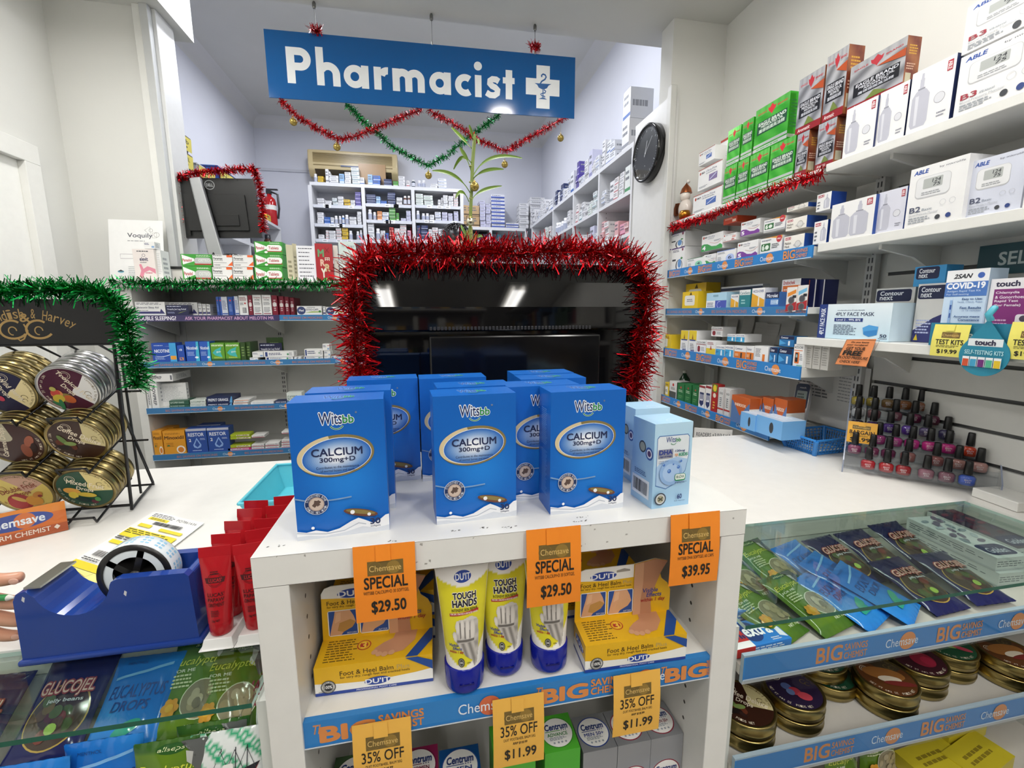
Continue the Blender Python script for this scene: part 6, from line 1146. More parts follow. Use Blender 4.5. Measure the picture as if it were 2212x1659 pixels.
for k, (x, dx) in enumerate(((.24, .05), (.27, .02), (-.25, -.03))): mb = MB(); mb.tube([(x, .0, .25), (x+dx, -.01, .17), (x+dx*1.6, .01, .07), (x+dx*2, .03, .0)], .0035, '#131315|s', 8); mb.obj('cable', scr)
s_ = SY-.008; O = lambda x, y, d=0: onY(x, y, s_+d)
tinsel([O(784, 850), O(772, 800), O(768, 740), O(764, 680), O(762, 620), O(774, 576), O(800, 553, .02), O(880, 547, .02), O(960, 549, .02), O(1040, 544, .02), O(1120, 549, .02), O(1200, 543, .02), O(1290, 548, .02), O(1350, 552, .02), O(1388, 574), O(1398, 624), O(1396, 690), O(1388, 760), O(1376, 820), O(1362, 852)], .042, 5600, REDT, 'long red tinsel round the large black screen behind the calcium cartons', up=(0, 0, .5), seed=5, wd=.0010)
# ---------------------------------------------------------------- lucky bamboo with baubles behind the screen
PY = 1.28
pl = empty('lucky_bamboo', onY(1014, 560, PY), 0, 'tall lucky bamboo with narrow drooping leaves behind the black screen', 'plant')
o0 = Vector(pl.location); pl.location.z = CZ+.0008; o0.z = CZ+.0008
Lp = lambda x, y, d=0: onY(x, y, PY+d)-o0
mb = MB(); mb.lathe([(.0001, 0), (.04, 0), (.045, .01), (.05, .16), (.046, .16), (.042, .02), (.0001, .015)], '#cfd8d8|g', 24); mb.obj('vase', pl)
mb = MB(); mb.tube([Vector((0, 0, .02)), Lp(1013, 560), Lp(1015, 500), Lp(1017, 450), Lp(1019, 400), Lp(1021, 350), Lp(1024, 310), Lp(1026, 290)], [.005, .005, .0048, .0046, .0046, .0048, .005, .003], '#7c8f3f|s', 10)
for y in (540, 505, 470, 430, 395, 360): mb.tube([Lp(1017, y), Lp(1017.3, y-2)], .0056, '#a3a860|s', 10)
mb.obj('stem', pl)
for k in range(4): mb = MB(); mb.tube([Vector((.012*(k-1.5), .01, .02)), Lp(1008+6*k, 560), Lp(1002+8*k, 505-7*(k % 3))], .0035, '#9a9a55|s', 8); mb.obj('stem', pl)
def leaf(p0, p1, p2, wd, d2=0):
    a, b, c = Lp(*p0), Lp(*p1, d2*.5), Lp(*p2, d2); n = 12; mb = MB(); Lf = []; Rt = []; Md = []
    for i in range(n+1):
        t = i/n; p = a*(1-t)**2+b*2*t*(1-t)+c*t*t; q_ = a*(1-min(1, t+.02))**2+b*2*min(1, t+.02)*(1-min(1, t+.02))+c*min(1, t+.02)**2
        dv = (q_-p); dv = dv.normalized() if dv.length > 1e-7 else (c-b).normalized(); s = dv.cross(Vector((.35, -1, .1))).normalized()
        w = wd*.55*(sin(pi*min(1, max(0, (t-.25)/.75)))**.8 if t > .25 else 0)+.0014
        Lf.append(p+s*w+Vector((0, -.004*w/wd, 0))); Rt.append(p-s*w+Vector((0, -.004*w/wd, 0))); Md.append(p)
    m_ = n+1
    mb.add(Lf+Md+Rt, [(i, i+1, m_+i+1, m_+i) for i in range(n)]+[(m_+i, m_+i+1, 2*m_+i+1, 2*m_+i) for i in range(n)], '#6f8f35|s', True); mb.obj('leaf', pl)
for L in (((1020, 322), (1000, 300), (975, 275), .008, .03), ((1024, 308), (1020, 290), (1013, 270), .006, -.03), ((1026, 306), (1032, 290), (1034, 312), .006, -.05), ((1020, 385), (1045, 322), (1128, 342), .006, .06), ((1021, 388), (1040, 362), (1088, 366), .006, -.04), ((1018, 352), (1004, 338), (993, 318), .008, -.02),
          ((1018, 372), (1004, 312), (980, 366), .006, .03), ((1016, 418), (990, 368), (934, 369), .007, -.05), ((1020, 432), (1030, 408), (1084, 402), .006, .05), ((1013, 436), (998, 398), (984, 428), .006, -.04), ((1016, 520), (1000, 500), (996, 486), .006, .02), ((1018, 520), (1034, 505), (1042, 512), .006, -.02)): leaf(*L)
def bauble(p, r, spec, label, thread=None, group=None):
    mb = MB(); mb.ball((0, 0, 0), r, spec, 24, 14); mb.lathe([(r*.28, 0), (r*.28, r*.3), (r*.2, r*.34), (.0001, r*.34)], '#c9b06a|m', 12, (0, 0, r*.9), cap=False); mb.tube([(0, 0, r*1.2), (r*.15, 0, r*1.45), (0, 0, r*1.6), (-r*.15, 0, r*1.45), (0, 0, r*1.2)], r*.04, '#c9b06a|m', 6)
    if thread: mb.tube([(0, 0, r*1.55), (0, 0, thread)], .0006, '#b9ab7a|s', 5)
    return mb.obj('bauble', loc=p, label=label, cat='bauble', group=group)
GB = '#a8924c|f'
bauble(onY(1025, 403, PY-.014), .0125, GB, 'glittery gold bauble hanging on the bamboo stem', group='gold baubles'); bauble(onY(1016, 479, PY-.016), .011, '#cfcab0|m', 'shiny silver-gold bauble low on the bamboo stem')
# ---------------------------------------------------------------- hanging sign with its garlands
TL, TR_ = onY(569, 62, 2.135), onY(1243, 115, 2.095); BL_ = onY(578, 212, 2.135)
SW = (TR_-TL).length; SH = TL.z-BL_.z-.004; yaw = math.atan2(TR_.y-TL.y, TR_.x-TL.x)
sg = empty('pharmacist_sign', (TL.x, TL.y, TL.z-SH), yaw, 'blue hanging Pharmacist sign with white lettering and cross, red and green tinsel below', 'sign')
mb = MB(); mb.box((0, 0, 0), (SW, .005, SH), '#0f5a9e|g')
U = SW/1845; base = .235*SH; WT = '#eceff2|s'
F = Face(mb, (0, 0, 0), (SW, 0, 0), (0, 0, SH), 2e-5)
X = lambda x: (x-203)*U/SW; Yv = lambda y: (base+y*U)/SH
def rect(x0, x1, y0, y1): F.r(X(x0), Yv(y0), X(x1), Yv(y1), WT)
def arcr(cx, cy, ro, ri, a0, a1, n=28): F.ring(X(cx), Yv(cy), (ro+ri)/2*U/SW, (ro-ri)*U, WT, n, a0, a1)
rect(312, 357, 0, 193); arcr(386, 132, 61, 20, -90, 90); rect(340, 388, 152, 193); rect(340, 388, 71, 112)
rect(475, 517, 0, 205); arcr(541, 62, 66, 24, 0, 150); rect(565, 607, 0, 63)
arcr(690, 62, 63, 25, 0, 360); rect(728, 770, 0, 125)
rect(800, 842, 0, 125); arcr(880, 70, 57, 17, 85, 165)
rect(908, 950, 0, 125); arcr(966, 68, 58, 16, 0, 150); rect(982, 1024, 0, 69); arcr(1040, 68, 58, 16, 0, 140); rect(1056, 1098, 0, 69)
arcr(1189, 62, 63, 25, 0, 360); rect(1215, 1257, 0, 125); arcr(1345, 62, 63, 25, 52, 308); rect(1405, 1446, 0, 125); F.circ(X(1425), Yv(176), 25*U/SW, WT, 24)
F.line([(X(1555), Yv(98)), (X(1538), Yv(108)), (X(1515), Yv(109)), (X(1499), Yv(98)), (X(1497), Yv(84)), (X(1512), Yv(70)), (X(1532), Yv(62)), (X(1548), Yv(48)), (X(1545), Yv(30)), (X(1526), Yv(17)), (X(1500), Yv(17)), (X(1476), Yv(30))], 36*U, WT)
rect(1598, 1640, 0, 168); rect(1580, 1655, 90, 125)
cy = .475*SH/U-base/U; rect(1795, 1882, cy-125, cy+125); rect(1727, 1946, cy-48, cy+48)
SB = '#0f5a9e|s'; g = lambda x, y: (X(1838+x), Yv(cy+y))
F.poly([g(-55, 20), g(55, 22), g(36, 12), g(26, -4), g(8, -12), g(-8, -12), g(-28, -4), g(-38, 12)], SB); F.line([g(0, -12), g(0, -62)], 6*U, SB); F.poly([g(-28, -70), g(28, -70), g(6, -60), g(-6, -60)], SB)
F.line([g(-8, 58), g(-10, 68), g(0, 76), g(14, 72), g(20, 60), g(12, 46), g(-8, 34), g(-18, 20), g(-10, 4), g(6, -8)], 9*U, SB)
F.line([g(6, -14), g(18, -22), g(14, -32), g(-4, -36), g(-16, -42), g(-8, -50), g(8, -52), g(14, -58)], 7*U, SB)
mb.obj('sign_board', sg)
for px in (672, 915, 1147):
    t = (px-569)/674; x = SW*t; P = TL.lerp(TR_, t)
    mb = MB(); mb.tube([(x, .0025, SH), (x, .0025, FC-TL.z+SH)], .0012, '#8f8f8c|m', 6); mb.lathe([(.006, 0), (.0075, .004), (.0075, .018), (.005, .024), (.0001, .024)], '#8b8b88|m', 14, (x, .0025, FC-TL.z+SH-.026)); mb.lathe([(.004, 0), (.004, .014)], '#c9c9c6|m', 10, (x, .0025, SH-.002)); mb.obj('suspension_wire', sg)
for px, py, lab in ((673, 66, 'nearer the left pillar'), (1146, 104, 'nearer the wall clock')):
    t = (px-569)/674; P = TL.lerp(TR_, t); tinsel([P+Vector((-.02, -.006, .006)), P+Vector((0, -.008, .012)), P+Vector((.02, -.006, .006))], .026, 170, REDT, 'small red tinsel tuft tied on the sign wire '+lab, name='tinsel_tuft', seed=px)
Z2 = lambda pts, d=.0: [onY(500+x/2.765, y/2.765, 2.15+d) for x, y in pts]
tinsel(Z2([(290, 590), (320, 625), (400, 700), (500, 760), (640, 832), (740, 815), (850, 770), (1000, 705), (1140, 655)]), .02, 1500, REDT, 'red tinsel swag under the sign on the side of the small monitor', seed=11, wd=.0012)
tinsel(Z2([(1180, 655), (1230, 690), (1330, 740), (1480, 840), (1640, 902), (1760, 835), (1900, 755), (1995, 700)]), .02, 1450, REDT, 'red tinsel swag under the sign on the side of the wall clock', seed=12, wd=.0012)
tinsel(Z2([(680, 618), (720, 650), (770, 712), (870, 790), (950, 870), (1050, 925), (1170, 992), (1300, 920), (1400, 830), (1500, 760), (1600, 685)], .03), .02, 1800, GRNT, 'long green tinsel swag hanging in a V under the sign', seed=13, wd=.0012)
for (x, y), th, lab in (((370, 728), .04, 'just below the red swag end nearest the left pillar'), ((630, 878), .03, 'under the lowest point of the red swag above the air conditioner'), ((1177, 1048), .03, 'under the point of the green swag'), ((1632, 982), .05, 'under the lowest point of the red swag near the bamboo tip'), ((1966, 825), .09, 'beside the dispensary wall, nearest the clock')):
    bauble(onY(500+x/2.765, y/2.765, 2.15), .0155, GB, 'gold bauble hanging '+lab, th, 'gold baubles')
# ---------------------------------------------------------------- wall clock
ck = empty('wall_clock', (1.0895, 2.078, 2.14), (0, -pi/2, 0), 'round black wall clock on the panel between dispensary and shop', 'clock')
R_ = .128
mb = MB(); mb.lathe([(.0001, 0), (R_, 0), (R_, .034), (R_-.003, .038), (R_-.012, .038), (R_-.014, .030), (.0001, .030)], '#141415|g', 64); mb.obj('case', ck)
mb = MB(); F = Face(mb, (0, -R_, .0302), (0, 2*R_, 0), (-2*R_, 0, 0)); F = Face(mb, (R_, R_, .0302), (0, -2*R_, 0), (-2*R_, 0, 0)) if False else Face(mb, (-R_, R_, .0302), (0, -2*R_, 0), (2*R_, 0, 0))
F.circ(.5, .5, .44, '#2c2d30|s', 48)
for k in range(60):
    a = k*6; r1 = .40 if k % 5 else .365; F.line([(.5+r1*cos(radians(a)), .5+r1*sin(radians(a))), (.5+.425*cos(radians(a)), .5+.425*sin(radians(a)))], .0014 if k % 5 else .003, '#d9dadb')
F.circ(.5, .28, .012, '#c9cacb', 10); F.line([(.47, .44), (.56, .70)], .004, '#dcdddd'); F.line([(.46, .46), (.74, .72)], .0028, '#dcdddd'); F.circ(.5, .5, .02, '#dcdddd', 14); mb.obj('dial', ck)
mb = MB(); mb.lathe([(R_-.013, 0), (.0001, 0)], '#f2f4f5|x', 48, (0, 0, .036), cap=False); mb.obj('glass', ck)
# ================================================================== stock on the right-hand wall shelves
def bottle_pic(F, u0, v0, u1, v1, c='#b9bac6'):
    a, b = u1-u0, v1-v0; g = lambda x, y: (u0+a*x, v0+b*y)
    F.poly([g(.12, 0), g(.88, 0), g(1, .08), g(1, .58), g(.8, .68), g(.62, .72), g(.62, .9), g(.38, .9), g(.38, .72), g(.2, .68), g(0, .58), g(0, .08)], c); F.poly([g(.42, .9), g(.58, .9), g(.56, 1), g(.44, 1)], c); F.poly([g(.25, .05), g(.4, .05), g(.4, .6), g(.2, .6)], '#d3d4dc'); F.r(u0+a*.3, v0+b*.7, u0+a*.7, v0+b*.73, '#8f909c')
def meter_pic(F, u0, v0, u1, v1, big=False):
    F.rr(u0, v0, u1, v1, '#b9babd', .2); F.rr(u0+.01, v0+.02, u1-.005, v1-.005, '#dcdddf', .2); a, b = u1-u0, v1-v0
    F.rr(u0+a*.22, v0+b*.42, u0+a*.78, v1-b*.12, '#aeb2b0', .1)
    F.t(u0+a*.48, v0+b*.66, u0+a*.72, v0+b*.82, '124', '#33363a', .02, .1); F.t(u0+a*.52, v0+b*.48, u0+a*.72, v0+b*.62, '75', '#33363a', .02, .1); F.bars(u0+a*.2, v0+b*.12, u0+a*.8, v0+b*.3, 2, '#9fa2a6', 2)
ABL = '#2a4f9e'
def able_tag(F, u0, v0, u1, v1): F.r(u0, v0, u1, v1, '#a82a3a'); F.t(u0+.012, v0+(v1-v0)*.25, u1-.012, v1-(v1-v0)*.25, 'ABLE', '#f0e9ea', .03)
CUST = {}
def A(name, base, fn, faces=None): CUST[name] = (base, fn, faces or {})
W_ = '#e6e6e6|s'
def a_spacer(f, n=1):
    F = f['front']
    for k in range(n): bottle_pic(F, .06+.46*k/(n/2 if n > 1 else 1)*.9, .06, .06+.46*k/(n/2 if n > 1 else 1)*.9+(.40 if n > 1 else .42), .93)
    if n == 1: F.el(.72, .42, .13, .08, '#d3d4da', 16, 20); F.ring(.72, .42, .12, .0008, '#8f909c', 16); F.bars(.7, .1, .92, .2, 2, '#8f909c', 3)
    F.r(.82, .78, .94, .94, '#a82a3a'); F.t(.84, .8, .92, .92, 'ABLE', '#f0e9ea', .03, 0, -90)
A('sp1', W_, lambda f: a_spacer(f), {'left': '#1f2c5a|s', 'right': '#1f2c5a|s'})
A('sp2', W_, lambda f: a_spacer(f, 2), {'left': '#274a96|s', 'right': '#274a96|s'})
A('spl', '#d3d4e0|s', lambda f: a_spacer(f), {'left': '#274a96|s', 'right': '#274a96|s'})
def a_sps(f): F = f['front']; able_tag(F, .08, .78, .5, .92); bottle_pic(F, .52, .1, .92, .9); F.bars(.08, .1, .3, .6, 3, '#6d7078', 3)
A('sps', W_, a_sps, {'left': '#1f3f8c|s', 'right': '#1f3f8c|s'})
def a_b2(f, nm='B2', red='#4a5068'):
    F = f['front']; F.t(.07, .88, .33, .945, 'ABLE', ABL, .05, .15); F.t(.52, .9, .94, .94, 'by microlife', '#5a5e68', .0); meter_pic(F, .13, .46, .74, .82)
    F.t(.07, .24, .27, .33, nm, red, .02); F.t(.3, .245, .48, .285, 'Basic' if nm == 'B2' else 'AFIB Advanced', '#7f8a98'); F.bars(.07, .05, .5, .16, 3, '#9aa0a8', 3); F.circ(.6, .1, .045, '#3a3d42', 18); F.circ(.78, .1, .045, '#2a3f7c', 18); F.ring(.66, .33, .05, .0006, '#b9bcc2', 14); F.ring(.82, .33, .05, .0006, '#b9bcc2', 14); F.t(.07, .18, .6, .22, 'Blood Pressure Monitor', '#b0b4ba')
A('b2', W_, lambda f: a_b2(f)); A('b2l', '#ced2e0|s', lambda f: a_b2(f))
def a_b3(f): a_b2(f, 'B3', '#a02a3c'); f['front'].circ(.95, .7, .10, '#b02a34', 22)
A('b3', W_, a_b3)
def eagle(F, dark, pale, ink='#c8202c'):
    F.img(0, .82, 1, 1, 16, 6, lambda x, y: (dark, pale, .35+.4*abs(math.sin((x-.5)*16))), 'f')
    F.poly([(.38, .92), (.43, .90), (.47, .94), (.5, .97), (.53, .94), (.57, .90), (.62, .92), (.60, .84), (.55, .80), (.52, .77), (.5, .74), (.48, .77), (.45, .80), (.40, .84)], ink); F.t(.08, .85, .34, .885, 'EAGLE', ink, .03); F.t(.66, .85, .94, .885, 'BRAND', ink, .03)
def a_eg(f):
    F = f['front']; F.img(0, .1, 1, .82, 14, 10, lambda x, y: ('#2fae2c', '#6fe05a', .5+.5*math.sin(x*11+y*9)*.6), 'f'); eagle(F, '#2fae2c', '#8ff07a'); F.r(.08, .40, .95, .68, '#1c4a34|s'); F.t(.12, .59, .92, .66, 'EAGLE BRAND', '#dfe9df', .03, .1); F.t(.2, .53, .85, .58, 'MEDICATED OIL', '#dfe9df', .03); F.t(.14, .43, .9, .51, '鷹標德國風油精', '#c9d9cc', .02)
    F.r(0, .13, 1, .19, '#d5e0d5|f'); F.r(0, .03, 1, .1, '#e3ece3|f'); F.bars(.1, .04, .9, .09, 1, '#4a9a4a', 2)
    for k in ('left', 'right'): f[k].bars(.15, .25, .85, .85, 9, '#23803a', 3); f[k].r(0, .05, 1, .12, '#d5e0d5|f')
A('eg', '#43c436|f', a_eg)
def a_eb(f):
    F = f['front']; F.img(0, .1, 1, 1, 12, 14, lambda x, y: ('#8f8f94', '#dcdcdf', .5+.5*math.sin(x*9-y*14)), 'f'); eagle(F, '#9a9aa0', '#e6e6e8', '#a81f2c'); F.r(0, 0, 1, .12, '#8c1f26|s'); F.t(.1, .03, .6, .09, 'Aromatic', '#e6d9d9', .02, .2); F.r(.1, .28, .92, .56, '#15161c|s'); F.t(.14, .48, .9, .54, 'EAGLE BRAND', '#cfd1d9', .03, .1); F.t(.2, .42, .84, .465, 'MEDICATED OIL', '#cfd1d9', .03); F.t(.3, .37, .74, .41, 'AROMATIC', '#cfd1d9', .03); F.t(.2, .30, .84, .355, '鷹標德國風油精', '#b9bcc6', .02)
    F.poly([(.35, .12), (.5, .26), (.62, .2), (.75, .12)], '#6a7a3a|s'); F.poly([(.5, .72), (1, .78), (1, .62)], '#a84a24|s')
    for k in ('left', 'right'):
        G = f[k]; G.img(0, 0, 1, 1, 4, 10, lambda x, y: ('#6f2a22', '#a8683f', .5+.5*math.sin(x*4+y*9)), 's'); G.bars(.2, .65, .9, .85, 4, '#d9a83f', 3); G.r(.1, .1, .5, .3, '#c9c3a8'); G.bars(.12, .36, .8, .5, 3, '#e0b9a0', 5)
A('eb', '#8c3a2c|s', a_eb)
def a_bd(f, img='#4a6ab0'): F = f['front']; F.circ(.09, .8, .035, '#b04a3a', 12); F.t(.15, .76, .28, .84, 'BD', '#23262c', .05); F.t(.34, .76, .78, .86, 'Ultra-Fine', '#3a4a78', .0); F.bars(.34, .66, .8, .72, 2, '#7f8494', 2); F.r(.48, .28, .82, .58, img); F.line([(.52, .34), (.78, .54)], .003, '#c9d2ea'); F.bars(.06, .08, .45, .18, 2, '#8a8f98', 3); F.r(0, .97, 1, 1, '#b04a3a')
A('bd', W_, a_bd); A('bd2', W_, lambda f: a_bd(f, '#7a6a98'))
def a_pen(f): F = f['front']; F.r(0, .95, 1, 1, '#5a3f78'); F.bars(.1, .8, .6, .92, 2, '#23264a', 1); F.circ(.85, .88, .06, '#8a3f5a', 10); F.el(.62, .2, .26, .26, '#23262c', 20); F.el(.64, .2, .2, .25, '#e6e6e6', 20); F.el(.66, .28, .14, .2, '#5f8fc4', 16); F.rr(.08, .42, .36, .5, '#33363c', .3); F.poly([(.7, .5), (.8, .56), (.9, .5), (.8, .44)], '#2f7a3a')
A('pen', W_, a_pen)
def wave(col, num):
    def a(f): F = f['front']; F.circ(.09, .85, .04, '#b04a3a', 10); F.t(.15, .8, .26, .89, 'BD', '#23262c', .05); F.t(.3, .8, .62, .9, 'Ultra-Fine', '#3a4a78'); F.bars(.3, .7, .66, .76, 1, '#8a8f98', 2); F.poly([(0, 0), (1, 0), (1, .18), (.9, .3), (.72, .2), (.5, .24), (.3, .42), (.12, .46), (0, .4)], col); F.t(.06, .08, .06+.14*len(num)**.6, .32, num, '#f0eef4', .05); F.line([(.4, .5), (.65, .38), (.8, .4), (1, .56)], .002, '#d9b9b4'); F.bars(.6, .5, .95, .6, 2, '#8a8f98', 3)
    return a
A('wgreen', W_, wave('#3f9a52', '4')); A('wpur', W_, wave('#7a3f96', '5'))
def disc(col, num, ink): return lambda f: (f['front'].r(0, .94, .95, 1, ink), f['front'].bars(.05, .7, .45, .88, 2, '#5a5e68', 1), f['front'].el(.72, .28, .22, .34, col, 24), f['front'].t(.62, .2, .8, .46, num, '#23304a', .02), f['front'].bars(.05, .1, .3, .5, 3, '#8a8f98', 4))
A('d4', W_, disc('#8fcfae', '4', '#3f7a52')); A('d6', W_, disc('#aebfe6', '6', '#6a86c9'))
A('redm', '#b8401f|s', lambda f: (f['front'].bars(.1, .6, .7, .9, 2, '#e6b9a4', 1), f['front'].r(.66, .15, .92, .55, '#e0c4b4')))
A('micro', W_, lambda f: (f['front'].circ(.1, .85, .045, '#b04a3a', 10), f['front'].t(.2, .8, .8, .9, 'BD Micro', '#3a3f4a', .01), f['front'].r(.7, .4, .95, .7, '#d9a8a0'), f['front'].t(.66, .12, .86, .3, '6', '#b0402f', .04), f['front'].ring(.14, .15, .05, .001, '#33363c', 14), f['front'].r(0, 0, 1, .05, '#b0402f')))
A('insu', W_, lambda f: (f['front'].poly([(.5, .96), (1, .8), (1, 1), (.1, 1)], '#d9922c'), f['front'].circ(.86, .82, .12, '#b8323c', 18), f['front'].t(.79, .78, .93, .86, 'PIC', '#f0e6e6', .05), f['front'].t(.06, .78, .5, .9, 'insupen', '#3a4a6a', .02), f['front'].rr(.05, .22, .48, .66, '#2f6a3a', .1), f['front'].t(.1, .28, .2, .6, '6', '#dfeadf', .06), f['front'].el(.33, .42, .09, .14, '#dfeadf', 14), f['front'].bars(.55, .3, .92, .6, 3, '#5a5e68', 3), f['front'].r(0, .06, 1, .1, '#8a8f98')))
def maskb(w): return lambda f: (able_tag(f['front'], .06, .74, .34, .92), f['front'].t(.06, .42, .36, .6, w, '#4a4038', .01), f['front'].t(.06, .2, .3, .36, 'Mask', '#4a4038', .01), f['front'].el(.7, .32, .22, .13, '#c4c2be', 20), f['front'].el(.7, .40, .14, .2, '#d6d4d0', 20), f['front'].ring(.7, .36, .13, .0009, '#8a8782', 18))
A('msk', '#e8e4dc|s', maskb('Medium'), {'left': '#2a4f9e|s', 'right': '#2a4f9e|s'}); A('msks', '#e8e4dc|s', maskb('Small'), {'left': '#2a4f9e|s', 'right': '#2a4f9e|s'})
A('sharps', '#dcb81f|s', lambda f: (f['front'].rr(.16, .2, .8, .78, '#dedcd6', .2), f['front'].bars(.3, .4, .7, .6, 2, '#6d7078', 2), f['front'].poly([(.45, .8), (.55, .98), (.62, .8)], '#4a3a12')))
A('pblue', '#a9cfe3|s', lambda f: (f['front'].r(0, 0, .82, .5, '#e6e8ea'), f['front'].r(.46, 0, 1, .5, '#4a58b0'), f['front'].ring(.66, .24, .1, .0016, '#c9d0f0', 14, 60, 330), f['front'].bars(.06, .1, .42, .4, 3, '#5a5e78', 2), f['front'].rr(.34, .74, .6, .86, '#7fa8bc', .4)))
A('novo', '#cfd2d6|s', lambda f: (f['front'].r(0, .8, 1, .93, '#23304a'), f['front'].t(.05, .5, .5, .66, 'NovoPen 6', '#33363c', .02)))
A('teal', '#2a7f86|s', lambda f: (f['front'].r(0, .72, 1, 1, '#dfe3e3'), f['front'].t(.06, .76, .94, .9, 'CareSens', '#2a6f78', .02), f['front'].bars(.2, .2, .6, .5, 2, '#9fd0d0', 2)))
A('acy', W_, lambda f: (f['front'].poly([(0, 0), (1, 0), (1, .4), (0, .75)], '#dba22c'), f['front'].t(.08, .78, .92, .9, 'ACCU-CHEK', '#2a3f7c', .03), f['front'].poly([(.5, .1), (.62, .1), (.6, .6), (.53, .6)], '#e9e2d0')))
A('micl', '#2668b0|s', lambda f: (f['front'].r(0, .6, 1, 1, '#1a2246'), f['front'].t(.1, .66, .9, .88, 'Microlet', '#e3e8f2', .03), f['front'].r(.42, .2, .95, .5, '#cfe0f0'), f['front'].bars(.45, .2, .92, .5, 3, '#4a86c0', 2)))
A('endo', W_, lambda f: (f['front'].r(.06, 0, .98, .78, '#d9702c'), f['front'].t(.08, .82, .7, .95, 'Endochek', '#b0302c', .03), f['front'].bars(.12, .5, .7, .68, 2, '#f0d9c4', 2), f['front'].circ(.7, .5, .2, '#e0a878', 16)), {'right': '#1e2450|s'})
A('navyb', '#1e2450|s', lambda f: (f['front'].r(0, 0, .15, 1, '#c9622c'), f['front'].r(.85, 0, 1, 1, '#dcdcde')))
A('free', '#e0c02c|s', lambda f: (f['front'].rr(.06, .12, .75, .7, '#e6e4dc', .15), f['front'].t(.1, .76, .7, .9, 'FreeStyle', '#33363c', .02), f['front'].poly([(.7, .7), (.78, .95), (.86, .7)], '#a8782c'), f['front'].bars(.12, .3, .6, .5, 2, '#5a5e68', 1)))
A('freet', W_, lambda f: (f['front'].r(0, .55, 1, 1, '#dfc430'), f['front'].r(.1, .52, .9, .58, '#2a3f86'), f['front'].bars(.2, .1, .8, .4, 4, '#6d7078', 2), f['front'].poly([(.4, .6), (.5, .85), (.6, .6)], '#8c5a1c'), f['front'].r(.3, .04, .8, .09, '#2a3f86')))
A('acr', W_, lambda f: (f['front'].t(.06, .78, .94, .9, 'ACCU-CHEK', '#33363c', .03), f['front'].r(0, .66, 1, .71, '#8c2a34'), f['front'].rr(.12, .1, .4, .56, '#8c2a34', .4), f['front'].bars(.5, .2, .9, .5, 3, '#8a8f98', 2)))
A('acyl', W_, lambda f: (f['front'].r(0, 0, 1, .45, '#dfc430'), f['front'].bars(.1, .7, .8, .9, 2, '#8c2a34', 1), f['front'].poly([(.4, .35), (.5, .7), (.62, .35)], '#a84a2c')))
A('acb', W_, lambda f: (f['front'].r(0, 0, 1, .64, '#3f9fd0'), f['front'].t(.05, .74, .95, .88, 'ACCU-CHEK', '#2a3f7c', .03), f['front'].poly([(.55, .08), (.75, .08), (.7, .56), (.58, .56)], '#e3f0f6'), f['front'].poly([(0, .2), (.4, .4), (0, .5)], '#2a7fb8')))
A('cont', W_, lambda f: (f['front'].r(0, 0, 1, .55, '#dd7a2c'), f['front'].t(.06, .7, .7, .86, 'Contour', '#33406e', .02), f['front'].r(.55, .08, .68, .48, '#2a2c30'), f['front'].bars(.08, .2, .4, .4, 2, '#f0d9b9', 2)))
A('conto', W_, lambda f: (f['front'].r(.6, 0, .78, .5, '#dd7a2c'), f['front'].bars(.08, .3, .5, .85, 6, '#6d7078', 2)))
A('contn', '#2a6fa8|s', lambda f: (f['front'].r(0, .68, 1, 1, '#1a2246'), f['front'].t(.1, .76, .6, .92, 'Contour', '#e3e8f2', .03), f['front'].r(.62, .12, .74, .55, '#dfe8f0'), f['front'].poly([(0, .1), (.5, .3), (0, .6)], '#4f9fd6')))
A('acm', W_, lambda f: (f['front'].t(.06, .82, .94, .92, 'ACCU-CHEK', '#33363c', .03), f['front'].rr(.14, .16, .6, .66, '#d9702c', .1), f['front'].rr(.2, .22, .46, .62, '#23262c', .3), f['front'].r(.24, .42, .42, .56, '#8fb0b8'), f['front'].r(.4, .05, .95, .1, '#7fc0b0'), f['front'].r(.06, .72, .9, .75, '#d9702c'), f['front'].bars(.66, .3, .95, .6, 4, '#8a8f98', 2)))
A('greyb', '#b9b7b2|s', lambda f: f['front'].bars(.15, .15, .85, .9, 8, '#8f8d88', 3))
A('soap', '#b98a2c|s', lambda f: (f['front'].line([(.08, .06), (.92, .06), (.92, .94), (.08, .94)], .0015, '#5a3a1c', True), f['front'].el(.6, .5, .26, .28, '#3a2416', 24), f['front'].el(.6, .5, .2, .2, '#6a4a24', 20), f['front'].bars(.16, .2, .3, .8, 6, '#5a3a1c', 4)))
A('dkw', '#d3d3d0|s', lambda f: (f['front'].r(0, 0, .9, .4, '#4a4c48'), f['front'].circ(.5, .8, .12, '#b0302c', 10), f['front'].bars(.2, .5, .8, .66, 2, '#5a5c5a', 2)), {'right': '#1f201f|s'})
A('grn', '#1f6a36|s', lambda f: (f['front'].circ(.5, .78, .1, '#a83a2c', 12), f['front'].bars(.2, .5, .8, .66, 2, '#b9d0b0', 2), f['front'].bars(.2, .15, .8, .35, 2, '#5f9a5f', 3)))
A('wnv', '#e2e0dc|s', lambda f: (f['front'].r(0, .9, 1, 1, '#8c2a30'), f['front'].poly([(.15, .2), (.5, .06), (.85, .2), (.85, .7), (.15, .7)], '#2a3560'), f['front'].t(.26, .34, .74, .6, 'LU', '#e6e6ee', .06)))
A('rdy', '#a8231f|s', lambda f: (f['front'].r(.1, .72, .9, 1, '#4f7a2c'), f['front'].el(.5, .86, .3, .12, '#e0c42c', 16), f['front'].circ(.5, .6, .26, '#d9d0bc', 16), f['front'].bars(.3, .1, .7, .4, 3, '#e0b94a', 3)))
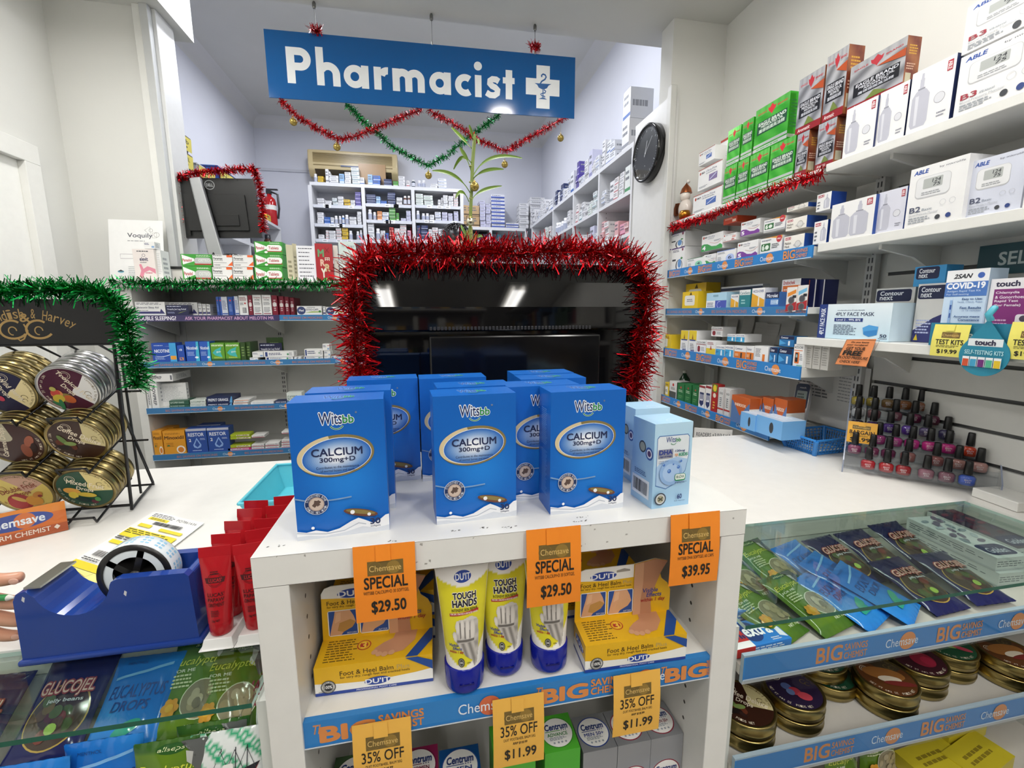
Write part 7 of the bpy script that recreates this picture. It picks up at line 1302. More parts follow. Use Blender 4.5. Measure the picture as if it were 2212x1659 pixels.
A('silv', '#cfcfcd|s', lambda f: (f['front'].line([(.1, .05), (.9, .05), (.9, .95), (.1, .95)], .001, '#8a2a30', True), f['front'].circ(.36, .8, .12, '#33363c', 14), f['front'].circ(.64, .8, .12, '#33363c', 14), f['front'].circ(.36, .8, .07, '#d9d9d6', 12), f['front'].circ(.64, .8, .07, '#d9d9d6', 12), f['front'].r(0, .18, 1, .24, '#a8302c'), f['front'].bars(.3, .3, .7, .66, 5, '#6d7078', 3)))
A('brn', '#e0ddd6|s', lambda f: (f['front'].poly([(0, 0), (1, 0), (1, .8), (0, .8)], '#4f6fa0'), f['front'].poly([(.08, .8), (.95, .8), (.5, .3)], '#b8561f'), f['front'].t(.2, .64, .8, .74, 'INERDOX', '#e9dccb', .03), f['front'].r(0, .8, 1, 1, '#b8561f'), f['right'].r(0, .62, 1, 1, '#a84e1c'), f['left'].r(0, .62, 1, 1, '#a84e1c'), f['right'].r(.08, .12, .3, .3, '#4a4c50')), {'top': '#a84e1c|s'})
A('flatbl', '#6fa8dc|s', lambda f: (f['front'].el(.6, .5, .08, .3, '#33363c', 14), f['top'].bars(.1, .2, .9, .8, 3, '#dfe6ee', 2)), {'top': '#b4cbe0|s'})
A('maskbox', '#cfe3ee|s', lambda f: (f['front'].img(.13, 0, 1, 1, 8, 6, lambda x, y: ('#c3dfee', '#e3eef4', y)), f['front'].r(0, 0, .13, 1, '#22387c'), f['front'].t(.03, .1, .10, .88, '4PLY FACE MASK', '#e6ecf6', .03, 0, 90), f['front'].t(.26, .66, .79, .76, '4PLY FACE MASK', '#2a3a5a', .02), f['front'].t(.28, .80, .66, .835, 'www.disposable.com.au 50 masks disposable', '#4a5a78', .02), f['front'].r(.25, .5, .65, .6, '#22387c'), f['front'].t(.28, .525, .62, .58, 'Level 2 - 99% BFE', '#e6ecf6', .02), f['front'].bars(.25, .12, .58, .42, 7, '#5a6a80', 3), f['front'].poly([(.66, .34), (.74, .42), (.86, .38), (.85, .16), (.75, .1), (.68, .16)], '#4f9fdc'), f['front'].poly([(.68, .24), (.85, .3), (.85, .16), (.75, .1), (.68, .16)], '#3a86c8'), f['front'].t(.89, .1, .97, .18, '50', '#2a3a5a', .03), f['front'].t(.875, .05, .98, .08, 'MASKS', '#2a3a5a', .02)))
def cont_art(top, low):
    return lambda f: (f['front'].rr(.02, .74, .92, .97, '#1a2246', .2), f['front'].t(.12, .86, .72, .94, 'Contour', '#eef1f6', .03), f['front'].t(.12, .77, .46, .845, 'next', '#eef1f6', .03), f['front'].poly([(0, .2), (.6, .42), (1, .52), (1, 0), (0, 0)], low), f['front'].rr(.62, .12, .9, .5, '#23262c', .4) if top else f['front'].bars(.08, .14, .6, .4, 5, '#b9c0e0', 3), f['front'].r(.66, .28, .86, .42, '#9ab0a8') if top else f['front'].poly([(.06, .03), (.14, .14), (.2, .03)], '#e0c42c'))
A('contw', '#d9d8d4|s', cont_art(True, '#5f9fcc')); A('contp', '#dcdad6|s', cont_art(False, '#2c2f6a'), {'left': '#23284f|s', 'right': '#23284f|s'})
A('contb', '#3f94cc|s', lambda f: (f['front'].rr(.06, .35, .8, .95, '#1a2246', .2), f['front'].t(.16, .66, .66, .88, 'Contour', '#eef1f6', .03), f['front'].t(.16, .42, .44, .62, 'next', '#eef1f6', .03)))
A('covid', '#c4d9ee|s', lambda f: (f['front'].r(0, .8, 1, 1, '#eceef0'), f['front'].t(.18, .86, .62, .93, '2SAN', '#33363c', .05, .3), f['front'].circ(.82, .895, .08, '#3f62b0', 18), f['front'].r(0, .56, 1, .8, '#4a76bc'), f['front'].t(.04, .69, .94, .785, 'COVID-19', '#f0f3f8', .05), f['front'].t(.06, .625, .86, .665, 'Antigen Rapid Test Kit', '#b9cce8', .02), f['front'].t(.06, .575, .6, .61, 'For Self-testing', '#b9cce8', .02), f['front'].t(.46, .49, .93, .53, 'Easy to Use:', '#3a5a8c', .03), f['front'].t(.36, .45, .93, .48, 'Swab, Check, Read', '#6a86b0', .0), f['front'].t(.44, .35, .93, .39, 'Fast Results', '#3a5a8c', .03), f['front'].t(.5, .31, .93, .34, 'in 15 minutes', '#6a86b0'), f['front'].t(.32, .2, .93, .24, 'Accuracy meets', '#3a5a8c', .03), f['front'].t(.44, .15, .93, .19, 'Convenience', '#3a5a8c', .03), f['front'].r(.18, .08, .24, .5, '#8fb0da'), f['front'].r(.19, .34, .23, .42, '#2f4f96'), f['front'].r(.2, .2, .23, .28, '#2f4f96')))
A('touch', '#e6e4e8|s', lambda f: (f['front'].t(.12, .85, .6, .95, 'touch', '#33304a', .05), f['front'].r(.74, .88, 1, 1, '#d98fb0'), f['front'].r(.1, 0, .96, .8, '#7f2a72'), f['front'].t(.14, .7, .62, .755, 'Chlamydia', '#eddfec', .02), f['front'].t(.14, .62, .74, .675, '& Gonorrhoea', '#eddfec', .02), f['front'].t(.14, .54, .62, .595, 'Rapid Test', '#eddfec', .02), f['front'].t(.14, .46, .68, .515, '(For Female)', '#eddfec', .02), f['front'].bars(.14, .1, .5, .24, 2, '#c9a0c4', 2), f['front'].rr(.62, .02, .92, .32, '#dcd6dc', .2), f['front'].circ(.78, .24, .08, '#4a4050', 16)))
def stockX(z, items, where, group, X0=XS):
    for it in items:
        xa, xb, py, sty, dep, lab = it[:6]; dX = it[6] if len(it) > 6 else 0; z0 = it[7] if len(it) > 7 else 0; tilt = it[8] if len(it) > 8 else 0
        Xk = X0+.004+dX; zb = z+z0+.0008
        Ya, Yb = yat(xa, Xk, zb+.04), yat(xb, Xk, zb+.04); w = Ya-Yb-.0014; yc = (Ya+Yb)/2; h = zat(py, Xk, yc)-zb
        base, fn, faces = CUST[sty]; h = max(h, .012)
        put(carton('R'+sty, w, dep, h, base, fn, faces), 'medicine_carton', (Xk, yc, zb), -pi/2+radians(tilt), lab+(' '+where if where else ''), 'carton', group)
GR_ = 'cartons on the right wall shelves'
z = RZ['r2']
stockX(z, [(1424, 1449, 541, 'pen', .05, 'white pen carton with purple lid edge, farthest along'), (1450, 1478, 535, 'pen', .12, 'white pen carton with purple lid edge, second along'), (1449, 1480, 503, 'pen', .12, 'white pen carton with purple edge, stacked on the second,', .004, zat(535, XS, 1.87)-z+.001),
   (1485, 1520, 557, 'd4', .06, 'low white carton with a green 4'), (1521, 1547, 549, 'wgreen', .06, 'white carton with green wave at the back bottom', .01), (1549, 1590, 540, 'd6', .07, 'low white carton with a blue 6'), (1516, 1562, 505, 'wgreen', .06, 'white carton with green wave, stacked on the low ones,', .006, .056),
   (1563, 1592, 505, 'micro', .06, 'white needle carton with red foot, stacked above the blue 6,', .006, .074), (1564, 1594, 469, 'redm', .08, 'orange-red carton on top of the stack', .006, .074+.064), (1593, 1638, 521, 'wpur', .07, 'white carton with purple wave, lower of two'), (1601, 1643, 476, 'wpur', .07, 'white carton with purple wave, upper of two', .002, .079),
   (1643, 1690, 512, 'insu', .06, 'white needle carton with orange corner and green 6, lower'), (1651, 1698, 471, 'insu', .06, 'white needle carton with orange corner and green 6, upper', .002, .0725), (1694, 1739, 508, 'msk', .07, 'cream Medium mask carton, lowest of three'), (1699, 1745, 470, 'msk', .07, 'cream Medium mask carton, middle of three', 0, .0605), (1702, 1749, 443, 'msks', .07, 'cream Small mask carton, topmost of three', 0, .119)], '', GR_)
stockX(1.585, [(1758, 1788, 477, 'sps', .05, 'small white spacer carton with navy side, lower'), (1765, 1797, 417, 'sps', .05, 'small white spacer carton with navy side, upper', 0, .0905), (1793, 1888, 432, 'sp2', .03, 'white spacer carton picturing two clear chambers'), (1893, 1955, 409, 'spl', .03, 'lavender spacer carton beside the B2 monitor cartons', .01),
   (1957, 2083, 350, 'b2', .08, 'white B2 monitor carton beside the spacers'), (2088, 2212, 333, 'b2l', .08, 'lavender-white B2 monitor carton, second', .012), (2215, 2400, 315, 'b2', .08, 'white monitor carton cut by the photo edge')], '', GR_)
z = RZ['r1']
HE = max(zat(py, XS+.004, yat(px, XS+.004, z+.06))-z for px, py in ((1577, 358), (1604, 347), (1640, 331), (1690, 312)))+.0012
HB = max(zat(py, XS+.004, yat(px, XS+.004, z+.06))-z for px, py in ((1732, 285), (1784, 262)))+.0012
stockX(z, [(1497, 1559, 413, 'bd', .07, 'white insulin syringe carton, lowest by the ornament'), (1508, 1560, 357, 'bd2', .06, 'white insulin syringe carton, middle of its stack', .004, zat(413, XS, 1.73)-z+.001), (1510, 1545, 322, 'bd', .05, 'white insulin syringe carton, top of its stack', .012, zat(357, XS, 1.73)-z+.003), (1548, 1566, 300, 'bd2', .05, 'tall white syringe carton half hidden by green boxes', .1)], '', GR_)
EG = 'bright green medicated oil box, '
def pyz(zz, px): return None
def stack_box(px0, px1, zb, h, sty, dep, lab, dX, grp):
    Xk = XS+.004+dX; Ya, Yb = yat(px0, Xk, zb+h*.5), yat(px1, Xk, zb+h*.5); base, fn, faces = CUST[sty]
    put(carton('R'+sty, Ya-Yb-.0014, dep, h, base, fn, faces), 'oil_box', (Xk, (Ya+Yb)/2, zb), -pi/2, lab, 'carton', grp)
for k, (p0, p1, l) in enumerate(((1563, 1590, 'farthest along'), (1592, 1616, 'second along'), (1618, 1660, 'third along'), (1662, 1716, 'nearest the brown boxes'))): stack_box(p0, p1, z+.0008, HE-.002, 'eg', .04, EG+'lower row, '+l, 0, 'green medicated oil boxes')
for k, (p0, p1, l) in enumerate(((1571, 1599, 'farthest along'), (1602, 1626, 'in the middle'), (1630, 1704, 'largest and nearest'))): stack_box(p0, p1, z+HE, HE-.002+(.012 if k == 2 else 0), 'eg', .036, EG+'upper row, '+l, .002, 'green medicated oil boxes')
EBL = 'brown and silver oil box, '
for k, (p0, p1, zb, h, l) in enumerate(((1719, 1745, z+.0008, HB-.002, 'lower row, beside the green boxes'), (1764, 1804, z+.0008, HB-.002, 'lower row, beside the spacer carton'), (1722, 1778, z+HB, .155, 'upper row, beside the green boxes'), (1781, 1828, z+HB, .17, 'upper row, in the middle'))): stack_box(p0, p1, zb, h, 'eb', .05, EBL+l, .002, 'brown medicated oil boxes')
stack_box(1746.5, 1763, z+.0008, HB-.002, 'eb', .05, EBL+'lower row, set back between two others', .03, 'brown medicated oil boxes'); stack_box(1806, 1822, z+.0008, HB-.002, 'eb', .05, EBL+'lower row, behind the first spacer carton', .05, 'brown medicated oil boxes')
zz_ = 1.80+zat(222, XS, 1.02)-1.80
stack_box(1833, 1956, zz_+.0015, zat(78, XS+.01, .95)-zz_-.0015, 'eb', .04, 'silver and black oil box, largest, standing on the spacer cartons', .008, 'brown medicated oil boxes')
stockX(1.80, [(1822, 1890, 222, 'sp1', .05, 'white spacer carton, upper shelf, nearest the oil boxes'), (1893, 1957, 187, 'sp1', .05, 'white spacer carton, upper shelf, middle', .006), (1960, 2056, 138, 'sp1', .055, 'white spacer carton with navy side, upper shelf, beside the B3 cartons'), (2064, 2260, 82, 'b3', .09, 'large white B3 monitor carton on the upper shelf'), (2082, 2300, -40, 'b3', .09, 'large white B3 monitor carton stacked on another', .005, zat(82, XS, .76)-1.8+.001)], '', GR_)
z = RZ['r3']
stockX(z, [(1474, 1508, 630, 'sharps', .07, 'yellow sharps tub with taped note'), (1526, 1570, 632, 'pblue', .06, 'pale blue and white carton with violet corner'), (1579, 1596, 636, 'acy', .05, 'small white and amber carton beside the teal one'), (1597, 1621, 626, 'teal', .05, 'teal and white carton'), (1624, 1652, 622, 'acy', .05, 'white and amber lancet carton beside the navy one'), (1654, 1684, 631, 'micl', .04, 'navy and blue lancet carton'), (1687, 1728, 603, 'endo', .05, 'orange and white carton behind the battery cards', .03),
   (1744, 1762, 604, 'navyb', .05, 'navy carton with orange edge, inner', .06), (1764, 1780, 604, 'navyb', .05, 'navy carton with orange edge, outer', .07), (1480, 1524, 612, 'sharps', .07, 'larger yellow sharps tub at the back', .09), (1556, 1646, 617, 'novo', .03, 'wide silver pen carton at the back', .1)], 'on the narrow-stripped shelf', GR_)
for k, (pa, pb, pt, pb2) in enumerate(((1698, 1720, 620, 673), (1721, 1743, 616, 670))):
    Xk = XS-.008; Ya, Yb = yat(pa, Xk, 1.42), yat(pb, Xk, 1.42); yc = (Ya+Yb)/2; zt2, zb2 = zat(pt, Xk, yc), zat(pb2, Xk, yc); w, h = Ya-Yb, zt2-zb2
    mb = MB(); mb.box((-w/2, 0, 0), (w/2, .0012, h), '#dcdad6|s'); F = Face(mb, (-w/2, 0, 0), (w, 0, 0), (0, 0, h)); F.poly([(.1, .6), (.9, .75), (.9, .9), (.1, .76)], '#e08a2c' if k == 0 else '#6fb4d9'); F.poly([(0, .28), (1, .4), (1, .05), (0, 0)], '#a8262c'); F.circ(.5, .46, .3, '#a9aaac|m', 20); F.circ(.5, .46, .22, '#8c8d90|m', 18); F.circ(.5, .14, .3, '#a9aaac|m', 20); F.circ(.5, .14, .22, '#8c8d90|m', 18); F.r(.6, .55, .95, .66, '#23262c')
    mb.obj('battery_card', loc=(Xk, yc, zb2), rz=(0, 0, -pi/2), label='button battery blister card hanging over the strip, with %s flash' % ('an orange' if k == 0 else 'a blue'), cat='battery card', group='battery cards')
z = RZ['r4']
stockX(z, [(1421, 1450, 722, 'free', .08, 'yellow test strip carton, lying, farthest along'), (1470, 1486, 714, 'freet', .07, 'yellow and white upright carton, first of two'), (1487.5, 1504, 714, 'freet', .07, 'yellow and white upright carton, second of two'), (1505, 1525, 735, 'acr', .05, 'white and dark red strip carton'), (1526, 1546, 736, 'acyl', .05, 'white and yellow strip carton'), (1537, 1562, 706, 'acr', .06, 'white and dark red carton, stacked above', .02, .073), (1547, 1566, 746, 'acb', .05, 'white and sky blue carton, lower, first'), (1567, 1585, 746, 'acb', .05, 'white and sky blue carton, lower, second'), (1572, 1590, 722, 'acb', .07, 'white and sky blue carton, upper, first', .006, .0605), (1591, 1610, 722, 'acb', .07, 'white and sky blue carton, upper, second', .006, .0605),
   (1587, 1612, 747, 'cont', .05, 'white and orange contour carton'), (1613, 1629, 748, 'cont', .05, 'narrow white and orange carton'), (1630, 1660, 748, 'conto', .05, 'white printed carton with an orange bar'), (1663, 1680, 751, 'contn', .05, 'small navy and blue carton by the white one'), (1682, 1711, 753, 'contn', .05, 'navy and blue lancet carton, lower'), (1685, 1717, 726, 'contn', .05, 'navy and blue lancet carton, upper', .002, .0595), (1714, 1736, 744, 'acm', .05, 'white meter carton with orange panel')]+
   [(1738+18*k, 1755+18*k, 745, 'greyb', .05, 'grey printed carton side, %s beyond the meter carton' % ORD[k], .012+.002*k) for k in range(3)], 'on the fourth shelf down', GR_)
stockX(z, [(1724, 1761, 698, 'contn', .012, 'navy and blue hanging box above the meter cartons', .16, .14)], '', GR_)
z = RZ['r5']
stockX(z, [(1405, 1440, 793, 'soap', .03, 'ochre soap box with dark oval', .05), (1437, 1445, 826, 'free', .04, 'narrow yellow carton'), (1446, 1462, 824, 'dkw', .07, 'white and black oil carton'), (1463, 1478, 829, 'grn', .07, 'green oil carton, first of three'), (1479, 1493, 830, 'grn', .07, 'green oil carton, second of three'), (1495, 1508, 834, 'grn', .07, 'green oil carton, third of three'), (1509, 1522, 833, 'wnv', .06, 'white carton with navy shield, first'), (1523, 1535, 834, 'wnv', .06, 'white carton with navy shield, second'), (1536, 1549, 830, 'rdy', .03, 'red carton with yellow fruit'), (1550, 1563, 838, 'silv', .06, 'silver carton with two black discs, first'), (1564, 1577, 840, 'silv', .06, 'silver carton with two black discs, second'),
   (1579, 1618, 857, 'brn', .05, 'brown-topped antiseptic carton at the front', -.03), (1621, 1643, 859, 'brn', .07, 'brown-topped antiseptic carton, second', .01), (1645, 1668, 860, 'brn', .07, 'brown-topped antiseptic carton, third', .012), (1670, 1697, 862, 'brn', .07, 'brown-topped antiseptic carton, last', .014)], 'on the lowest wall shelf', GR_)
stockX(RZ['r5'], [(1600, 1632, 893, 'flatbl', .075, 'pale blue flat carton nearer the pillar', -.055), (1634, 1690, 903, 'flatbl', .085, 'long pale blue flat carton behind the blue basket', -.05)], '', GR_)
# bottles of oil on the lowest wall shelf
for k, (px, py, c, lab) in enumerate(((1452, 782, '#c9cbb0|g', 'clear oil bottle with green label behind the oil cartons'), (1477, 800, '#23402c|g', 'dark green bottle with black label behind the oil cartons'))):
    yk = yat(px, XS+.13, 1.05); h = zat(py, XS+.13, yk)-RZ['r5']; b = empty('oil_bottle', (XS+.13, yk, RZ['r5']+.0008), 0, lab, 'bottle')
    mb = MB(); mb.lathe([(.0001, 0), (.026, 0), (.028, .004), (.028, h*.62), (.012, h*.82), (.010, h*.9), (.0001, h*.9)], c, 20); mb.lathe([(.0283, h*.1), (.0283, h*.42)], '#2f6a3a|s' if k == 0 else '#151716|s', 20, cap=False); mb.obj('bottle_body', b); mb = MB(); mb.lathe([(.011, h*.88), (.012, h*.9), (.012, h), (.0001, h)], '#e6e4dc|s', 16); mb.obj('cap', b)
# ---------------------------------------------------------------- mask shelf
stockX(ZM, [(1767, 1924, 656, 'maskbox', .09, 'pale blue face mask box on the plain white shelf', .02), (1884, 1968, 622, 'contw', .06, 'white meter carton with navy badge behind the mask box', .12), (1972, 2042, 612, 'contp', .06, 'white meter carton with dark purple foot behind the test kits', .085), (1976, 2046, 574, 'contb', .05, 'sky blue meter carton stacked above the purple-footed one', .09, .137), (2034, 2126, 582, 'covid', .05, 'pale blue COVID-19 test carton', .03, .035), (2130, 2240, 600, 'touch', .05, 'purple and white test carton', .035, .035)], '', 'cartons on the mask shelf')
Xk = XS-.002; Ya, Yb = yat(2010, Xk, 1.35), .45
mb = MB(); L = Ya-Yb; mb.box((0, 0, 0), (L, .002, .05), '#2f7f9c|s'); mb.box((0, .002, 0), (L, .1, .002), '#2f7f9c|s'); mb.box((0, .1, 0), (L, .102, .05), '#2f7f9c|s'); F = Face(mb, (0, 0, 0), (L, 0, 0), (0, 0, .05)); F.t(.02, .3, .3, .7, 'Self check', '#e3eef0', .02); F.poly([(.52, .2), (.58, .2), (.58, .55), (.61, .55), (.55, .85), (.49, .55), (.52, .55)], '#e3eef0')
mb.obj('display_tray', loc=(Xk, Ya, ZM+.001), rz=(0, 0, -pi/2), label='teal card tray that holds the test kits on the white shelf', cat='tray')
Ya = yat(2122, 1.338, 1.58); mb = MB(); F0 = (0, 0, 0); mb.box((0, 0, 0), (.34, .003, .07), '#1f4f5a|s'); F = Face(mb, (0, 0, 0), (.34, 0, 0), (0, 0, .07)); F.t(.12, .3, .62, .72, 'SELF CARE', '#cfdcdd', .03); zt3 = zat(592, 1.338, Ya-.05)
mb.obj('wall_sign', loc=(1.338, Ya, zt3), rz=(0, 0, -pi/2), label='dark teal sign on the slatted wall above the test kits', cat='sign')
def tag_on_wall(pts, Xk, lines, col, lab, **k):
    a, b, c, d = [onX(*p, Xk) for p in pts]; w = ((b-a).length+(c-d).length)/2; h = ((a-d).length+(b-c).length)/2; m_ = (a+b)/2
    return ticket(None, Xk, m_.y, m_.z, w, h, lines, col, lab, rz=-pi/2, **k)
KIT = [('L', .27, .58, .78, .76), (.13, .38, .9, .53, 'TEST KITS', INK, .03), ('B', .16, .28, .86, .36, 2, '#7a7440', 3), (.2, .08, .76, .22, '$19.99', INK, .03)]
tag_on_wall(((2020, 702), (2100, 700), (2086, 772), (2010, 768)), XS-.006, KIT, '#e6dc6a', 'yellow TEST KITS $19.99 ticket beside the teardrop hang tag')
tag_on_wall(((2187, 698), (2290, 694), (2276, 780), (2178, 776)), XS-.006, KIT, '#e6dc6a', 'yellow TEST KITS ticket cut by the photo edge')
# slanted orange ticket
a, b, c, d = [onX(*p, XS-.006) for p in ((1829, 733), (1893, 732), (1871, 793), (1803, 787))]
mb = MB(); mb.poly([d, c, b, a], '#e8935f|s'); mb.poly([q_+Vector((.0006, 0, 0)) for q_ in (a, b, c, d)], '#e8935f|s')
F = Face(mb, d, c-d, a-d, 2.5e-4); F.line([(.01, .01), (.99, .01), (.99, .99), (.01, .99)], .0012, '#2a1c14', True); F.t(.2, .86, .74, .93, 'Do you know', INK, .03, .1); F.t(.1, .76, .74, .83, 'your numbers?', INK, .03, .1); F.t(.14, .6, .72, .72, 'GET YOUR', INK, .03); F.t(.12, .4, .68, .57, 'FREE', INK, .06); F.t(.04, .26, .94, .36, 'BLOOD PRESSURE', INK, .03); F.t(.14, .1, .76, .2, 'CHECK HERE', INK, .03)
mb.obj('price_ticket', label='slanted orange FREE BLOOD PRESSURE CHECK ticket below the mask box', cat='ticket')
# teardrop hang tag
c0 = onX(2124, 768, XS-.012); R = .042
mb = MB(); out = [(0, 1.75)]+[(sin(radians(t))*1, -cos(radians(t))+0) for t in range(115, -116, -10)]
mb.poly([(-.0, y*R*-1 if False else x*R, z*R) for x, z in [(0, 0)]] and [(x*R, 0, z*R) for x, z in out], '#2f86a0|s'); mb.poly([(x*R, .001, z*R) for x, z in out[::-1]], '#2f86a0|s')
F = Face(mb, (-R, 0, -R), (2*R, 0, 0), (0, 0, 2*R), 2.5e-4); F.r(.16, .72, .84, .90, '#dfe6e8'); F.t(.3, .75, .7, .87, 'touch', '#33304a', .05); F.t(.12, .52, .88, .62, 'SELF-TESTING KITS', '#b9e0e6', .02)
for k, cc in enumerate(('#c9502f', '#3f9ac0', '#6a2a72', '#4fae8a', '#d9b92c')): F.r(.1+.16*k, .22, .24+.16*k, .46, '#e3e6e8'); F.r(.11+.16*k, .22, .23+.16*k, .40, cc)
mb.tube([(0, .004, 1.7*R), (0, -.004, 1.95*R), (0, .01, 2.3*R)], .006, '#4fb0c4|s', 6)
mb.obj('hang_tag', loc=c0, rz=(0, 0, -pi/2), label='teal teardrop self-testing kits hang tag between the yellow tickets', cat='tag')
# ---------------------------------------------------------------- red tinsel on the far top shelf, ornaments
tinsel([onX(1448, 492, XS-.01), onX(1500, 478, XS-.012), onX(1560, 458, XS-.008), (XS-.01, yat(1620, XS, 1.78), 1.775), (XS-.012, yat(1700, XS, 1.78), 1.778), onX(1778, 374, XS-.01)], .024, 1500, REDT, 'red tinsel along the edge of the upper far wall shelf', seed=21, wd=.0012)
mb = MB(); mb.box((XS+.002, 1.75, RZ['r1']+.0005), (XS+.11, 1.93, RZ['r1']+.0035), '#b8221f|s'); mb.obj('red_card', label='red card lying under the ornaments at the far shelf end', cat='card')
orn = empty('christmas_ornament', (XS+.045, yat(1480, XS+.045, 1.84), RZ['r1']+.004), -pi/2, 'white and copper festive ornament at the far end of the upper shelf', 'ornament')
mb = MB(); mb.ball((0, 0, .05), (.035, .028, .045), '#d9cfc6|g', 20, 12); mb.ball((.0, -.004, .105), (.024, .022, .024), '#e0d6cc|g', 16, 10); mb.obj('body', orn)
mb = MB(); mb.lathe([(.026, 0), (.02, .02), (.0001, .045)], '#a8623f|m', 16, (0, 0, .118)); mb.ball((.012, 0, .165), .008, '#e6e0d8|s', 10, 8); mb.obj('hat', orn)
mb = MB(); mb.lathe([(.0001, 0), (.022, .004), (.026, .02), (.02, .036), (.0001, .04)], '#b0752c|m', 14, (.03, -.02, 0)); mb.obj('golden_sack', orn)
mb = MB(); P = [(-.07, .02), (-.05, .055), (-.02, .05), (-.015, .015), (-.05, 0)]; mb.add([(x, -.02, z+.03) for x, z in P]+[(x, -.008, z+.03) for x, z in P], [(4, 3, 2, 1, 0), (5, 6, 7, 8, 9)]+[(i, (i+1) % 5, 5+(i+1) % 5, 5+i) for i in range(5)], '#a8623f|m'); mb.obj('copper_star', orn)
# curled papers on the wall behind the strips
for k, (px, py, pb) in enumerate(((1580, 690, 738), (1615, 682, 735), (1642, 696, 750), (1668, 700, 752), (1700, 694, 745))):
    Xk = 1.335; y = yat(px, Xk, 1.33); zt4, zb4 = zat(py, Xk, y), zat(pb, Xk, y); mb = MB(); w = .065; n = 8; h = zt4-zb4
    pts = [((w/2)*s, -.004-.03*(1-i/n)**3*(1 if k != 1 else 1.5), h*i/n) for i in range(n+1) for s in (-1, 1)]; pts = [(x, -.003-.028*(1-z_/h)**2, z_) for x, _, z_ in pts]
    mb.add(pts, [(2*i, 2*i+1, 2*i+3, 2*i+2) for i in range(n)], '#b9b8b4'); F = Face(mb, (-w/2, -.0335, 0), (w, 0, 0), (0, 0, h)); 
    mb.obj('pinned_paper', loc=(Xk+.008, y, zb4), rz=(0, 0, -pi/2), label='curled grey paper pinned behind the test strips, %s from the pillar' % ORD[k], cat='paper', group='pinned papers')
y0, y1 = yat(1698, 1.337, 1.0), yat(1862, 1.337, 1.0); mb = MB(); w = y0-y1; h = .21
mb.box((0, 0, 0), (w, .001, h), '#c9c8c4'); F = Face(mb, (0, 0, 0), (w, 0, 0), (0, 0, h)); F.bars(.12, .42, .58, .88, 9, '#6d6e70', 3); F.bars(.66, .42, .9, .88, 9, '#8a8b8c', 5, .3); F.bars(.02, .06, .24, .2, 4, '#8a8b8c', 6)
mb.obj('price_list', loc=(1.34, y0, CZ+.055), rz=(0, 0, -pi/2), label='grey printed list fixed to the wall behind the telephone', cat='paper')
# ---------------------------------------------------------------- things on the right counter
bk = empty('letter_basket', (1.15, 1.085, CZ+.0008), radians(4), 'blue lattice plastic basket on the right counter', 'basket')
BB = '#2f7fc9|s'; mb = MB(); bwid, bdep, bh, sl = .19, .135, .05, .016
lo = [(sl, sl), (bwid-sl, sl), (bwid-sl, bdep-sl), (sl, bdep-sl)]; hi = [(0, 0), (bwid, 0), (bwid, bdep), (0, bdep)]
mb.add([(*p, .001) for p in lo], [(0, 1, 2, 3)], BB)
for i in range(4):
    j = (i+1) % 4; A0_, A1_, B0_, B1_ = Vector((*lo[i], .001)), Vector((*lo[j], .001)), Vector((*hi[i], bh)), Vector((*hi[j], bh)); n = 15 if i % 2 else 12
    for k in range(n+1): t = k/n; mb.tube([A0_.lerp(A1_, t), B0_.lerp(B1_, t)], .0017, BB, 4)
    for k in range(6): t = k/5; mb.tube([A0_.lerp(B0_, t), A1_.lerp(B1_, t)], .0016 if k < 5 else .0042, BB, 6)
    mb.tube([A0_, B0_], .007, BB, 6)
mb.obj('body', bk)
for k in range(2):
    mb = MB(); mb.box((0, 0, 0), (.09, .07, .001), '#e3e3e0'); F = Face(mb, (0, 0, .001), (.09, 0, 0), (0, .07, 0)); F.bars(.1, .1, .9, .9, 9, '#8f9094', 7+k)
    mb.obj('paper_slip', loc=(1.19+.01*k, 1.115+.006*k, CZ+.0045+.0018*k), rz=radians(9-10*k), label=('lower' if k == 0 else 'upper')+' white paper slip inside the blue lattice basket', cat='paper')
ph = empty('telephone', (1.262, max(1.275, yat(1795, 1.262, 1.0)), CZ+.0008), radians(-62), 'white and grey cordless telephone standing behind the blue basket', 'telephone')
mb = MB(); mb.lathe([(.042, 0), (.043, .006), (.036, .03), (.028, .045), (.0001, .045)], '#dcdcda|s', 24, (0, .02, 0), sx=1, sy=1.1); mb.obj('base', ph)
mb = MB(); w, t = .024, .013; sec = [(0, .9), (.3, .95), (.62, 1.0), (.86, .92), (.96, .7), (1, .4)]; H_ = .17; V = []
for s, k in sec: V += [(-w*k, -t, H_*s), (w*k, -t, H_*s), (w*k, t, H_*s), (-w*k, t, H_*s)]
mb.add(V, [(4*i+j, 4*i+(j+1) % 4, 4*i+4+(j+1) % 4, 4*i+4+j) for i in range(5) for j in range(4)]+[(3, 2, 1, 0), (20, 21, 22, 23)], '#dedddb|s')
F = Face(mb, (-w, -t, 0), (2*w, 0, 0), (0, 0, H_), 2e-4); F.rr(.06, .44, .94, .97, '#33405a', .25); F.rr(.18, .62, .82, .82, '#a9b8b4', .1); F.bars(.24, .66, .7, .78, 2, '#4a5a58', 2); F.t(.3, .87, .7, .905, 'vtech', '#c9ccd4', .03); F.circ(.5, .53, .13, '#6a7590', 16); F.circ(.5, .53, .07, '#33405a', 14)
for r in range(4):
    for c in range(3): F.rr(.16+.25*c, .36-.085*r, .34+.25*c, .42-.085*r, '#b0b3b8', .3)
mb.obj('handset', ph, (0, .0, .028), (radians(-14), 0, 0), bevel=.003)
